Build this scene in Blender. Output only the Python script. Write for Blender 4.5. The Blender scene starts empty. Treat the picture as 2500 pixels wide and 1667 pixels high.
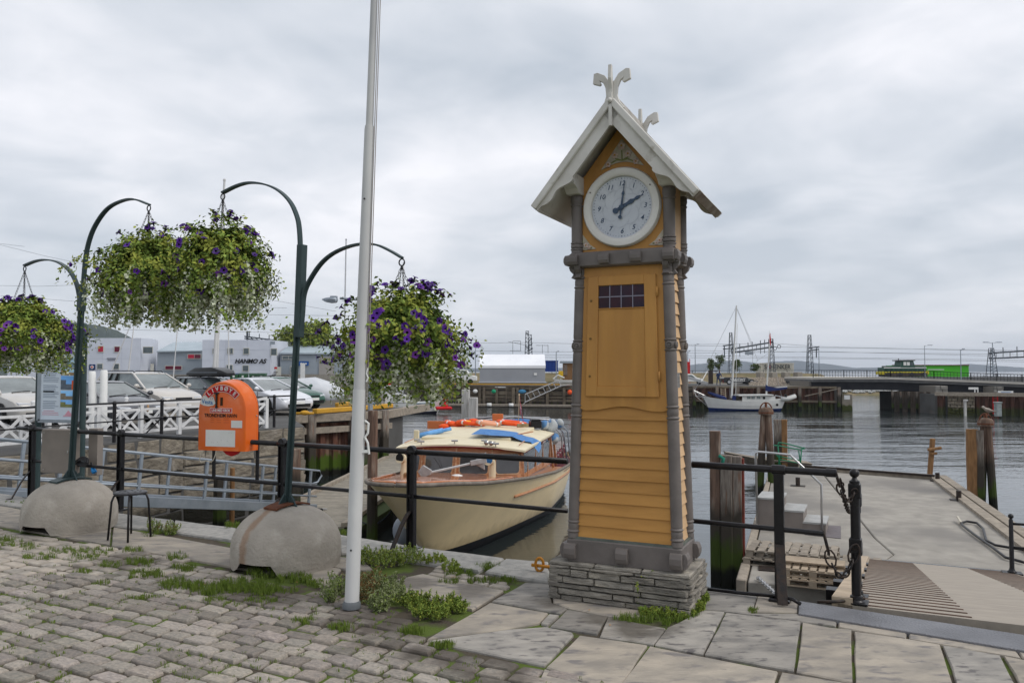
import bpy, math, random
from math import sin, cos, tan, pi, radians, sqrt, atan2, atan, floor
from mathutils import Vector, Matrix, noise
random.seed(7)
SC = bpy.context.scene
COL = SC.collection
# ---------------------------------------------------------------- camera
F, CU, CV = 1900.0, 1250.0, 833.5
PIT = atan(71.5 / F); EYE = 1.7
cam = bpy.data.cameras.new('camera'); camo = bpy.data.objects.new('camera', cam); COL.objects.link(camo)
camo.location = (0, 0, EYE); camo.rotation_euler = (pi/2 + PIT, 0, 0)
cam.sensor_width = 36; cam.lens = F / 2500 * 36; cam.clip_start = 0.1; cam.clip_end = 20000
SC.camera = camo
# ---------------------------------------------------------------- world: overcast sky
W = bpy.data.worlds.new("World"); SC.world = W; W.use_nodes = True
SUN_EL, SUN_AZ = radians(48), radians(112)      # azimuth measured from +Y towards +X
def build_world():
 nt = W.node_tree; nt.nodes.clear(); N = nt.nodes.new; L = nt.links.new
 out = N('ShaderNodeOutputWorld'); bg = N('ShaderNodeBackground'); bg.inputs[1].default_value = 0.1
 sky = N('ShaderNodeTexSky'); sky.sky_type = 'NISHITA'; sky.sun_disc = False
 sky.sun_elevation = SUN_EL; sky.sun_rotation = SUN_AZ; sky.air_density = 1; sky.dust_density = 2
 tc = N('ShaderNodeTexCoord'); sep = N('ShaderNodeSeparateXYZ'); L(tc.outputs['Generated'], sep.inputs[0])
 mx = N('ShaderNodeMath'); mx.operation = 'MAXIMUM'; mx.inputs[1].default_value = 0; L(sep.outputs[2], mx.inputs[0])
 ad = N('ShaderNodeMath'); ad.operation = 'ADD'; ad.inputs[1].default_value = 0.16; L(mx.outputs[0], ad.inputs[0])
 dx = N('ShaderNodeMath'); dx.operation = 'DIVIDE'; L(sep.outputs[0], dx.inputs[0]); L(ad.outputs[0], dx.inputs[1])
 dy = N('ShaderNodeMath'); dy.operation = 'DIVIDE'; L(sep.outputs[1], dy.inputs[0]); L(ad.outputs[0], dy.inputs[1])
 cb = N('ShaderNodeCombineXYZ'); L(dx.outputs[0], cb.inputs[0]); L(dy.outputs[0], cb.inputs[1])
 mp = N('ShaderNodeMapping'); mp.inputs['Scale'].default_value = (0.95, 0.9, 1); mp.inputs['Rotation'].default_value = (0, 0, .25)
 mp.inputs['Location'].default_value = (3.3, 1.7, 0)
 L(cb.outputs[0], mp.inputs[0])
 n1 = N('ShaderNodeTexNoise'); n1.inputs['Scale'].default_value = 0.75; n1.inputs['Detail'].default_value = 5
 n1.inputs['Roughness'].default_value = .5; n1.inputs['Distortion'].default_value = .35; L(mp.outputs[0], n1.inputs['Vector'])
 n2 = N('ShaderNodeTexNoise'); n2.inputs['Scale'].default_value = 2.6; n2.inputs['Detail'].default_value = 7
 n2.inputs['Roughness'].default_value = .5; n2.inputs['Distortion'].default_value = .5; L(mp.outputs[0], n2.inputs['Vector'])
 mi = N('ShaderNodeMath'); mi.operation = 'MULTIPLY_ADD'; mi.inputs[1].default_value = .32; L(n2.outputs[0], mi.inputs[0])
 m0 = N('ShaderNodeMath'); m0.operation = 'MULTIPLY'; m0.inputs[1].default_value = .68; L(n1.outputs[0], m0.inputs[0]); L(m0.outputs[0], mi.inputs[2])
 rp = N('ShaderNodeValToRGB'); L(mi.outputs[0], rp.inputs[0])
 e = rp.color_ramp.elements
 e[0].position = .38; e[0].color = (.45, .495, .555, 1)
 e[1].position = .62; e[1].color = (.82, .82, .855, 1)
 q = e.new(.49); q.color = (.60, .63, .68, 1)
 # fade to an even grey near the horizon
 hz = N('ShaderNodeMapRange'); hz.inputs[1].default_value = 0.0; hz.inputs[2].default_value = 0.2; hz.inputs[3].default_value = .75; hz.inputs[4].default_value = 0
 L(sep.outputs[2], hz.inputs[0])
 mh = N('ShaderNodeMix'); mh.data_type = 'RGBA'; mh.inputs['B'].default_value = (.575, .605, .655, 1)
 L(hz.outputs[0], mh.inputs['Factor']); L(rp.outputs[0], mh.inputs['A'])
 sc = N('ShaderNodeVectorMath'); sc.operation = 'SCALE'; sc.inputs['Scale'].default_value = 9.4; L(mh.outputs['Result'], sc.inputs[0])
 mm = N('ShaderNodeMix'); mm.data_type = 'RGBA'; mm.inputs['Factor'].default_value = .94
 L(sky.outputs[0], mm.inputs['A']); L(sc.outputs[0], mm.inputs['B'])
 L(mm.outputs['Result'], bg.inputs[0]); L(bg.outputs[0], out.inputs[0])
build_world()
sun = bpy.data.lights.new('sun', 'SUN'); sun.energy = 1.35; sun.angle = radians(26); sun.color = (1, .965, .92)
suno = bpy.data.objects.new('sun', sun); COL.objects.link(suno)
sd = Vector((sin(SUN_AZ)*cos(SUN_EL), cos(SUN_AZ)*cos(SUN_EL), sin(SUN_EL)))
suno.rotation_euler = sd.to_track_quat('Z', 'Y').to_euler()
SC.view_settings.view_transform = 'Standard'; SC.view_settings.look = 'None'
SC.view_settings.exposure = 0.43; SC.view_settings.gamma = 1; SC.view_settings.use_curve_mapping = False
SC.cycles.max_bounces = 8; SC.cycles.transparent_max_bounces = 12; SC.cycles.volume_bounces = 0
SC.cycles.use_denoising = True
SC.render.film_transparent = False
# ---------------------------------------------------------------- geometry helpers
def ray(u, v):
 x = (u - CU) / F; z = -(v - CV) / F; c, s = cos(PIT), sin(PIT)
 return Vector((x, c - z*s, s + z*c))
def G(u, v, z=0.0):
 d = ray(u, v); t = (z - EYE) / d.z; return Vector((d.x*t, d.y*t, z))
def P(u, v, Y):
 d = ray(u, v); t = Y / d.y; return Vector((d.x*t, Y, EYE + d.z*t))
def OP(u, v, p0, dr):
 n = Vector((dr.y, -dr.x, 0)); d = ray(u, v); c = Vector((0, 0, EYE))
 return c + d * (n.dot(Vector(p0) - c) / n.dot(d))
def PR(p):
 x, y, z = p[0], p[1], p[2] - EYE; c, s = cos(PIT), sin(PIT)
 fy = y*c + z*s; uz = -y*s + z*c
 if fy < .05: return (-9999, 9999)
 return (CU + F*x/fy, CV - F*uz/fy)
def s(x, y): return (x*1.0629, y*1.0629)
def inpoly(x, y, poly):
 r = False; j = len(poly) - 1
 for i in range(len(poly)):
  xi, yi = poly[i][0], poly[i][1]; xj, yj = poly[j][0], poly[j][1]
  if (yi > y) != (yj > y) and x < (xj-xi)*(y-yi)/(yj-yi)+xi: r = not r
  j = i
 return r
def V(*a): return Vector(a)
UP = V(0, 0, 1)
U = random.uniform
ORG = {}
class MB:
 def __init__(s): s.v = []; s.f = []; s.mi = []; s.m = 0
 def add(s, vs, fs):
  o = len(s.v); s.v += [tuple(v) for v in vs]; s.f += [tuple(i+o for i in f) for f in fs]; s.mi += [s.m]*len(fs); return s
 def obox(s, c, ax, ay, az):
  c = Vector(c); vs = []
  for sx in (-1, 1):
   for sy in (-1, 1):
    for sz in (-1, 1): vs.append(c + ax*sx + ay*sy + az*sz)
  return s.add(vs, [(0,1,3,2),(4,6,7,5),(0,4,5,1),(2,3,7,6),(0,2,6,4),(1,5,7,3)])
 def box(s, c, d, rz=0):
  c_, s_ = cos(rz), sin(rz)
  return s.obox(c, V(c_, s_, 0)*d[0]/2, V(-s_, c_, 0)*d[1]/2, V(0, 0, d[2]/2))
 def bar(s, a, b, w, h, up=UP):
  a = Vector(a); b = Vector(b); d = b - a; L = d.length
  if L < 1e-6: return s
  d = d/L; sd = d.cross(up)
  if sd.length < 1e-3: sd = d.cross(V(1, 0, 0))
  sd.normalize(); u2 = sd.cross(d).normalized()
  return s.obox((a+b)/2, d*L/2, sd*w/2, u2*h/2)
 def loft(s, secs, closed=True, cap=True):
  n = len(secs[0]); vs = [p for q in secs for p in q]; fs = []
  for i in range(len(secs)-1):
   for j in range(n if closed else n-1):
    k = (j+1) % n; fs.append((i*n+j, i*n+k, (i+1)*n+k, (i+1)*n+j))
  if cap and closed:
   fs.append(tuple(range(n-1, -1, -1))); fs.append(tuple((len(secs)-1)*n+j for j in range(n)))
  return s.add(vs, fs)
 def tube(s, pts, r, n=8, cap=True, flat=None):
  pts = [Vector(p) for p in pts]; rs = r if isinstance(r, (list, tuple)) else [r]*len(pts)
  secs = []; up0 = None
  for i, p in enumerate(pts):
   d = (pts[min(i+1, len(pts)-1)] - pts[max(i-1, 0)]).normalized()
   if up0 is None: up0 = V(1, 0, 0) if abs(d.z) > .9 else UP
   a = d.cross(up0)
   if a.length < 1e-3: a = d.cross(V(.3, .9, .2))
   a.normalize(); b = a.cross(d); up0 = b
   secs.append([p + (a*cos(2*pi*j/n) + b*sin(2*pi*j/n))*rs[i] for j in range(n)])
  return s.loft(secs, True, cap)
 def lathe(s, prof, c=(0, 0, 0), n=16, axis=UP, xdir=None):
  c = Vector(c); axis = Vector(axis).normalized()
  a = Vector(xdir) if xdir else (V(1, 0, 0) if abs(axis.z) > .9 else UP).cross(axis)
  a = (a - axis*a.dot(axis)).normalized(); b = axis.cross(a)
  return s.loft([[c + axis*z + (a*cos(2*pi*j/n) + b*sin(2*pi*j/n))*r for j in range(n)] for r, z in prof], True, True)
 def prism(s, poly, z0, z1):
  n = len(poly)
  ar = sum(poly[i][0]*poly[(i+1)%n][1]-poly[(i+1)%n][0]*poly[i][1] for i in range(n))
  if ar < 0: poly = poly[::-1]
  vs = [(p[0], p[1], z0) for p in poly] + [(p[0], p[1], z1) for p in poly]
  return s.add(vs, [tuple(range(n-1, -1, -1)), tuple(range(n, 2*n))] + [(i, (i+1)%n, n+(i+1)%n, n+i) for i in range(n)])
 def slab(s, poly, o, ax, ay, az, t):     # 2-d polygon in plane (o, ax, ay), thickness t along az
  n = len(poly); vs = [o+ax*p[0]+ay*p[1] for p in poly] + [o+ax*p[0]+ay*p[1]+az*t for p in poly]
  return s.add(vs, [tuple(range(n-1, -1, -1)), tuple(range(n, 2*n))] + [(i, (i+1)%n, n+(i+1)%n, n+i) for i in range(n)])
 def ball(s, c, r, nu=10, nv=6, sc=(1, 1, 1)):
  c = Vector(c); secs = []
  for i in range(nv+1):
   t = pi*i/nv; rr = max(sin(t), .02)*r
   secs.append([c + V(cos(2*pi*j/nu)*rr*sc[0], sin(2*pi*j/nu)*rr*sc[1], -cos(t)*r*sc[2]) for j in range(nu)])
  return s.loft(secs)
 def mesh(s, name, mats, smooth=False, off=V(0, 0, 0)):
  me = bpy.data.meshes.new(name)
  me.from_pydata([(v[0]-off[0], v[1]-off[1], v[2]-off[2]) for v in s.v], [], s.f)
  for m in (mats if isinstance(mats, (list, tuple)) else [mats]): me.materials.append(m)
  if any(s.mi): me.polygons.foreach_set('material_index', s.mi)
  if smooth: me.polygons.foreach_set('use_smooth', [True]*len(s.f))
  me.validate(); me.update(); return me
 def build(s, name, mats, parent=None, smooth=False, bevel=0, label=None, cat=None, group=None, kind=None, seg=1, auto=None):
  if parent is not None: off = ORG[parent.name]
  else:
   xs = [v[0] for v in s.v]; ys = [v[1] for v in s.v]; zs = [v[2] for v in s.v]
   off = V((min(xs)+max(xs))/2, (min(ys)+max(ys))/2, min(zs))
   if kind == 'structure' or kind == 'stuff': off = V(0, 0, 0)
  o = bpy.data.objects.new(name, s.mesh(name, mats, smooth or bool(auto), off)); COL.objects.link(o)
  if parent is not None: o.parent = parent
  else: o.location = off
  ORG[o.name] = off
  if bevel:
   b = o.modifiers.new('bevel', 'BEVEL'); b.width = bevel; b.segments = seg; b.limit_method = 'ANGLE'; b.angle_limit = radians(40)
  if auto:
   try: o.data.set_sharp_from_angle(angle=radians(auto))
   except Exception: pass
  tag(o, label, cat, group, kind); return o
def tag(o, label=None, cat=None, group=None, kind=None):
 if label: o['label'] = label
 if cat: o['category'] = cat
 if group: o['group'] = group
 if kind: o['kind'] = kind
 return o
def T(name, label, cat, loc, group=None, rz=0, local=False):
 o = bpy.data.objects.new(name, None); COL.objects.link(o); o.empty_display_size = .2
 o.location = loc; o.rotation_euler = (0, 0, rz)
 ORG[o.name] = V(0, 0, 0) if local else Vector(loc)
 return tag(o, label, cat, group)
def dup(root, loc, rz=None, label=None, parent=None):
 kids = {}
 for o in bpy.data.objects:
  if o.parent: kids.setdefault(o.parent.name, []).append(o)
 def rec(o, par):
  c = o.copy(); COL.objects.link(c); c.parent = par
  if o.name in ORG: ORG[c.name] = ORG[o.name]
  for k in kids.get(o.name, []): rec(k, c)
  return c
 c = rec(root, None); c.location = loc
 if rz is not None: c.rotation_euler = (0, 0, rz)
 if label: c['label'] = label
 return c
def inst(mesh, name, parent, loc, rot=None, scale=None):
 o = bpy.data.objects.new(name, mesh); COL.objects.link(o); o.parent = parent
 o.location = Vector(loc) - ORG[parent.name]
 if rot is not None: o.rotation_euler = rot
 if scale is not None: o.scale = scale
 ORG[o.name] = V(0, 0, 0)
 return o
def text(txt, size, org, right, up, m, name, parent, ext=.002, shear=0, align='CENTER', sx=1, bold=0, sp=1):
 cu = bpy.data.curves.new('t', 'FONT'); cu.body = txt; cu.size = size; cu.align_x = align; cu.align_y = 'CENTER'
 cu.extrude = ext; cu.shear = shear; cu.resolution_u = 3; cu.offset = bold; cu.space_character = sp
 ob = bpy.data.objects.new('t', cu); me = bpy.data.meshes.new_from_object(ob)
 r = Vector(right).normalized(); u = Vector(up).normalized(); nn = r.cross(u); o = Vector(org)
 b = MB(); b.add([o + r*v.co.x*sx + u*v.co.y + nn*v.co.z for v in me.vertices], [tuple(p.vertices) for p in me.polygons])
 bpy.data.objects.remove(ob); bpy.data.curves.remove(cu); bpy.data.meshes.remove(me)
 return b.build(name, m, parent)
# ---------------------------------------------------------------- materials
def M(name, c, c2=None, ns=4, rough=.7, metal=0, bump=0, bs=30, st=(1, 1, 1), rand=0, spec=.22, coat=0, lo=.35, hi=.65, det=6, trans=0, alpha=None, c3=None, ns3=1.5, lo3=.5, hi3=.7, bd=.01, hrand=0):
 m = bpy.data.materials.new(name); m.use_nodes = True; nt = m.node_tree; N = nt.nodes.new; L = nt.links.new
 b = nt.nodes['Principled BSDF']; b.inputs['Roughness'].default_value = rough; b.inputs['Metallic'].default_value = metal
 b.inputs['Specular IOR Level'].default_value = spec; b.inputs['Coat Weight'].default_value = coat; b.inputs['Coat Roughness'].default_value = .08
 if trans: b.inputs['Transmission Weight'].default_value = trans
 if alpha is not None: b.inputs['Alpha'].default_value = alpha
 tc = N('ShaderNodeTexCoord'); mp = N('ShaderNodeMapping'); mp.inputs['Scale'].default_value = st; L(tc.outputs['Object'], mp.inputs[0])
 vec = mp.outputs[0]; oi = None
 if rand or hrand:
  oi = N('ShaderNodeObjectInfo'); av = N('ShaderNodeVectorMath'); av.operation = 'ADD'
  cx = N('ShaderNodeMath'); cx.operation = 'MULTIPLY'; cx.inputs[1].default_value = 57.; L(oi.outputs['Random'], cx.inputs[0])
  L(vec, av.inputs[0]); L(cx.outputs[0], av.inputs[1]); vec = av.outputs[0]
 col = None
 if c2 is not None:
  n = N('ShaderNodeTexNoise'); n.inputs['Scale'].default_value = ns; n.inputs['Detail'].default_value = det; L(vec, n.inputs['Vector'])
  mr = N('ShaderNodeMapRange'); mr.inputs[1].default_value = lo; mr.inputs[2].default_value = hi; L(n.outputs[0], mr.inputs[0])
  mx = N('ShaderNodeMix'); mx.data_type = 'RGBA'; mx.inputs['A'].default_value = (*c, 1); mx.inputs['B'].default_value = (*c2, 1)
  L(mr.outputs[0], mx.inputs['Factor']); col = mx.outputs['Result']
  if c3 is not None:
   n3 = N('ShaderNodeTexNoise'); n3.inputs['Scale'].default_value = ns3; n3.inputs['Detail'].default_value = 5; L(vec, n3.inputs['Vector'])
   m3 = N('ShaderNodeMapRange'); m3.inputs[1].default_value = lo3; m3.inputs[2].default_value = hi3; L(n3.outputs[0], m3.inputs[0])
   x3 = N('ShaderNodeMix'); x3.data_type = 'RGBA'; x3.inputs['B'].default_value = (*c3, 1); L(col, x3.inputs['A']); L(m3.outputs[0], x3.inputs['Factor'])
   col = x3.outputs['Result']
 if rand or hrand:
  hs = N('ShaderNodeHueSaturation')
  vr = N('ShaderNodeMapRange'); vr.inputs[3].default_value = 1-rand; vr.inputs[4].default_value = 1+rand; L(oi.outputs['Random'], vr.inputs[0]); L(vr.outputs[0], hs.inputs['Value'])
  if hrand:
   w = N('ShaderNodeTexWhiteNoise'); w.noise_dimensions = '1D'; L(oi.outputs['Random'], w.inputs['W'])
   x4 = N('ShaderNodeMix'); x4.data_type = 'RGBA'; x4.blend_type = 'MIX'; L(w.outputs['Color'], x4.inputs['B']); x4.inputs['Factor'].default_value = hrand
   if col: L(col, x4.inputs['A'])
   else: x4.inputs['A'].default_value = (*c, 1)
   col = x4.outputs['Result']
  if col: L(col, hs.inputs['Color'])
  else: hs.inputs['Color'].default_value = (*c, 1)
  col = hs.outputs[0]
 if col: L(col, b.inputs['Base Color'])
 else: b.inputs['Base Color'].default_value = (*c, 1)
 if bump:
  nb = N('ShaderNodeTexNoise'); nb.inputs['Scale'].default_value = bs; nb.inputs['Detail'].default_value = 5; L(vec, nb.inputs['Vector'])
  bp = N('ShaderNodeBump'); bp.inputs['Strength'].default_value = bump; bp.inputs['Distance'].default_value = bd; L(nb.outputs[0], bp.inputs['Height']); L(bp.outputs[0], b.inputs['Normal'])
 m.diffuse_color = (*c, 1)
 return m
def zband(m, z0, z1, c, z0b=None, amp=.25):
 """tint a material below a world height (algae and tide stain on piles and walls)"""
 nt = m.node_tree; N = nt.nodes.new; L = nt.links.new; b = nt.nodes['Principled BSDF']
 old = b.inputs['Base Color']; src = old.links[0].from_socket if old.links else None
 g = N('ShaderNodeNewGeometry'); sp = N('ShaderNodeSeparateXYZ'); L(g.outputs['Position'], sp.inputs[0])
 mpg = N('ShaderNodeMapping'); mpg.inputs['Scale'].default_value = (1, 1, .35); L(g.outputs['Position'], mpg.inputs[0])
 n = N('ShaderNodeTexNoise'); n.inputs['Scale'].default_value = 5; n.inputs['Detail'].default_value = 6; L(mpg.outputs[0], n.inputs['Vector'])
 ma = N('ShaderNodeMath'); ma.operation = 'MULTIPLY_ADD'; ma.inputs[1].default_value = amp*2; L(n.outputs[0], ma.inputs[0])
 sub = N('ShaderNodeMath'); sub.operation = 'SUBTRACT'; sub.inputs[1].default_value = amp; L(sp.outputs[2], sub.inputs[0]); L(sub.outputs[0], ma.inputs[2])
 mr = N('ShaderNodeMapRange'); mr.inputs[1].default_value = z0; mr.inputs[2].default_value = z1; mr.inputs[3].default_value = 0; mr.inputs[4].default_value = 1; L(ma.outputs[0], mr.inputs[0])
 mx = N('ShaderNodeMix'); mx.data_type = 'RGBA'; L(mr.outputs[0], mx.inputs['Factor']); mx.inputs['B'].default_value = (*c, 1)
 if src: L(src, mx.inputs['A'])
 else: mx.inputs['A'].default_value = old.default_value
 L(mx.outputs['Result'], old)
 return m
ochre = M('ochre_paint', (.49, .25, .068), (.43, .215, .058), ns=4, rough=.5, bump=.3, bs=70, st=(3, 3, .5), c3=(.40, .20, .06), ns3=2.2, lo3=.5, hi3=.75, det=9, bd=.004)
ochre_s = M('ochre_paint_siding', (.50, .255, .07), (.43, .215, .058), ns=4, rough=.5, bump=.35, bs=60, rand=.07, c3=(.42,.21,.055), ns3=4, lo3=.57, hi3=.75, st=(.7, .7, 4), det=9, bd=.004)
peach = M('ochre_paint_lit_side', (.60, .40, .23), (.53, .35, .19), ns=3, rough=.6, bump=.15, bs=50, rand=.05)  # paler copy of the ochre: light on the right side put into the colour
tgrey = M('taupe_paint', (.165, .145, .135), (.13, .115, .107), ns=6, rough=.5, bump=.15, bs=50)
twhite = M('white_trim_paint', (.62, .60, .56), (.52, .50, .46), ns=5, rough=.55, bump=.15, bs=50, c3=(.36, .33, .28), ns3=9, lo3=.62, hi3=.75)
clockw = M('clock_ring_paint', (.72, .70, .66), (.66, .64, .60), ns=3, rough=.4)
facem = M('clock_face_glass', (.55, .58, .62), (.48, .51, .56), ns=3, rough=.25, coat=.5)
blueblk = M('clock_ink', (.06, .09, .145), rough=.5)
ringline = M('clock_faint_line', (.42, .45, .50), rough=.5)
relief = M('relief_plaster', (.52, .47, .38), (.36, .32, .24), ns=14, rough=.8, bump=.5, bs=40)
reliefg = M('relief_leaf_green', (.22, .24, .09), (.15, .17, .07), ns=10, rough=.8)
reliefp = M('relief_petal', (.60, .50, .45), (.48, .33, .28), ns=20, rough=.7)
reliefy = M('relief_flower_eye', (.40, .22, .05), rough=.7)
panes = M('dark_stained_pane', (.012, .008, .02), (.04, .008, .015), ns=6, rough=.12, rand=.3)
lead = M('lead_strip', (.25, .24, .30), rough=.5)
slate = M('plinth_slate', (.30, .275, .235), (.16, .148, .13), ns=8, rough=.85, bump=.9, bs=22, st=(1, 1, 4), rand=.22, bd=.02, c3=(.42, .38, .31), ns3=7, lo3=.58, hi3=.75)
mortar = M('dark_mortar', (.16, .145, .125), (.21, .19, .165), ns=20, rough=.95)
black = M('black_iron', (.007, .006, .008), (.012, .011, .012), ns=20, rough=.36, bump=.12, bs=60, spec=.35)
blackr = M('black_iron_worn', (.02, .018, .018), (.045, .03, .022), ns=18, rough=.5, bump=.3, bs=50)
dgreen = M('dark_green_paint', (.042, .066, .068), (.034, .054, .056), ns=6, rough=.4, bump=.05)
rust = M('rust', (.16, .06, .03), (.09, .035, .02), ns=12, rough=.85, bump=.4)
galv = M('galvanised_steel', (.30, .34, .38), (.24, .27, .31), ns=6, rough=.42, metal=.35, bump=.05)
galv2 = M('galvanised_plate', (.27, .30, .34), (.20, .23, .26), ns=3, rough=.4, metal=.4, bump=.1)
steel = M('stainless_steel', (.5, .5, .5), (.42, .42, .42), ns=4, rough=.3, metal=.8)
orange = M('orange_gel_coat', (.72, .14, .012), (.66, .11, .01), ns=2.5, rough=.35, coat=.3, c3=(.74, .22, .09), ns3=4, lo3=.55, hi3=.75)
redp = M('red_paint', (.5, .01, .012), rough=.5)
whitep = M('white_paint', (.74, .74, .72), (.66, .66, .64), ns=4, rough=.5)
polew = M('white_flagpole_paint', (.62, .62, .61), (.54, .54, .54), ns=2, rough=.4, c3=(.42, .42, .42), ns3=9, lo3=.68, hi3=.78)
blackp = M('black_print', (.012, .012, .012), rough=.6)
bluep = M('blue_print', (.03, .16, .40), rough=.6)
wcol = M('weathered_timber', (.23, .20, .17), (.12, .10, .085), ns=6, rough=.85, bump=.6, bs=14, st=(4, 4, .5), rand=.15, c3=(.20, .10, .06), ns3=3, lo3=.55, hi3=.7)
def tide(m):
 zband(m, -.75, -1.15, (.045, .038, .03), amp=.3); zband(m, -1.55, -1.8, (.038, .058, .010), amp=.6); zband(m, -2.1, -2.25, (.008, .009, .006), amp=.15); return m
tide(wcol)
dock = M('grey_deck_timber', (.30, .27, .22), (.22, .20, .165), ns=5, rough=.85, bump=.5, bs=16, rand=.12)
palw = M('pallet_wood', (.42, .34, .25), (.33, .26, .19), ns=6, rough=.85, bump=.3, rand=.12)
palg = M('grey_pallet_wood', (.32, .275, .22), (.22, .19, .155), ns=6, rough=.85, bump=.3, rand=.12)
brownw = M('brown_timber', (.26, .14, .06), (.17, .09, .04), ns=5, rough=.8, bump=.3, st=(3, 3, .6))
concdeck = M('brushed_concrete_deck', (.34, .315, .275), (.26, .24, .21), ns=2.6, rough=.75, bump=.5, bs=18, st=(1, 1, 1), c3=(.21, .195, .175), ns3=.38, lo3=.46, hi3=.60, det=9)
conc = M('concrete', (.30, .28, .245), (.23, .215, .19), ns=4, rough=.85, bump=.4, bs=40, c3=(.38, .35, .31), ns3=2, lo3=.55, hi3=.75)
concb = M('cast_concrete_base', (.40, .36, .31), (.31, .28, .24), ns=3.5, rough=.9, bump=1, bs=38, c3=(.45, .41, .36), ns3=5, lo3=.55, hi3=.75)
asph = M('asphalt', (.07, .07, .072), (.05, .05, .052), ns=2, rough=.9, bump=.3)
soil = M('joint_soil', (.085, .07, .052), (.05, .042, .032), ns=3, rough=.95, bump=.6, bs=60, c3=(.085, .12, .022), ns3=3.0, lo3=.46, hi3=.54)
cob = M('cobble_granite', (.33, .285, .24), (.21, .19, .168), ns=6, rough=.7, bump=.7, bs=24, rand=.30, hrand=.010, c3=(.38, .345, .30), ns3=11, lo3=.55, hi3=.75)
flag = M('flagstone_slate', (.33, .305, .27), (.20, .188, .172), ns=4.5, rough=.7, bump=.9, bs=11, rand=.16, c3=(.13, .12, .115), ns3=9, lo3=.58, hi3=.66, bd=.016, det=9, st=(1, 2.2, 1))
flag2 = M('flagstone_warm', (.39, .342, .28), (.25, .226, .195), ns=3.5, rough=.72, bump=.8, bs=12, rand=.12, c3=(.19, .175, .165), ns3=6, lo3=.56, hi3=.68, bd=.014, det=9, st=(1, 2, 1))
kerbm = M('kerb_granite', (.35, .335, .31), (.25, .245, .23), ns=14, rough=.8, bump=.6, bs=30, rand=.08, c3=(.20,.20,.19), ns3=2, lo3=.55, hi3=.7)
wallst = M('quay_wall_stone', (.24, .21, .165), (.14, .12, .095), ns=3.5, rough=.85, bump=.9, bs=7, rand=.2, bd=.05, st=(1,1,2), c3=(.28,.25,.21), ns3=2, lo3=.55, hi3=.7)
zband(wallst, -1.6, -1.95, (.018, .017, .012))
def stain(m, spots, c, fac=.8):
 nt = m.node_tree; N = nt.nodes.new; L = nt.links.new; b = nt.nodes['Principled BSDF']; src = b.inputs['Base Color'].links[0].from_socket
 g = N('ShaderNodeNewGeometry'); n = N('ShaderNodeTexNoise'); n.inputs['Scale'].default_value = 3.5; n.inputs['Detail'].default_value = 8; L(g.outputs['Position'], n.inputs['Vector'])
 for p, r in spots:
  d = N('ShaderNodeVectorMath'); d.operation = 'DISTANCE'; d.inputs[1].default_value = p; L(g.outputs['Position'], d.inputs[0])
  a = N('ShaderNodeMath'); a.operation = 'MULTIPLY_ADD'; a.inputs[1].default_value = r*2.2; L(n.outputs[0], a.inputs[0]); L(d.outputs['Value'], a.inputs[2])
  mr = N('ShaderNodeMapRange'); mr.inputs[1].default_value = r*2.0; mr.inputs[2].default_value = r*1.45; mr.inputs[4].default_value = fac; L(a.outputs[0], mr.inputs[0])
  x = N('ShaderNodeMix'); x.data_type = 'RGBA'; x.inputs['B'].default_value = (*c, 1); L(src, x.inputs['A']); L(mr.outputs[0], x.inputs['Factor']); src = x.outputs['Result']
 L(src, b.inputs['Base Color'])
stain(cob, [(G(1010, 1530), .62), (G(900, 1500), .4), (G(1130, 1590), .4), (G(700, 1450), .45), (G(620, 1440), .4), (G(1250, 1640), .35), (G(300, 1370), .5)], (.075, .062, .05), .75)
stain(flag, [(G(1560, 1530), .35), (G(1480, 1500), .25), (G(1330, 1470), .25)], (.10, .088, .072), .8)
stain(flag2, [(G(1000, 1420), .3), (G(1160, 1440), .3), (G(1000, 1480), .3)], (.12, .105, .09), .7)
grassm = M('grass_blades', (.10, .155, .025), (.15, .20, .04), ns=30, rough=.7, spec=.05)
leafg = M('petunia_leaves', (.16, .24, .045), (.26, .34, .075), ns=9, rough=.6, spec=.06)
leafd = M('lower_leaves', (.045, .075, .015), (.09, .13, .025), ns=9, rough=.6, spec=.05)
leafy = M('yellow_green_leaves', (.33, .35, .07), (.24, .28, .05), ns=9, rough=.6, spec=.06)
leafs = M('silver_leaves', (.66, .68, .52), (.48, .52, .36), ns=14, rough=.7, spec=.08)
petal = M('purple_petal', (.075, .008, .25), (.04, .004, .13), ns=25, rough=.5, rand=.35, spec=.3)
petald = M('flower_throat', (.012, .002, .03), rough=.8)
petall = M('faded_lilac_petal', (.17, .04, .32), (.13, .03, .24), ns=15, rough=.6, rand=.2)
WZ = -2.55      # water level below the quay
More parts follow.
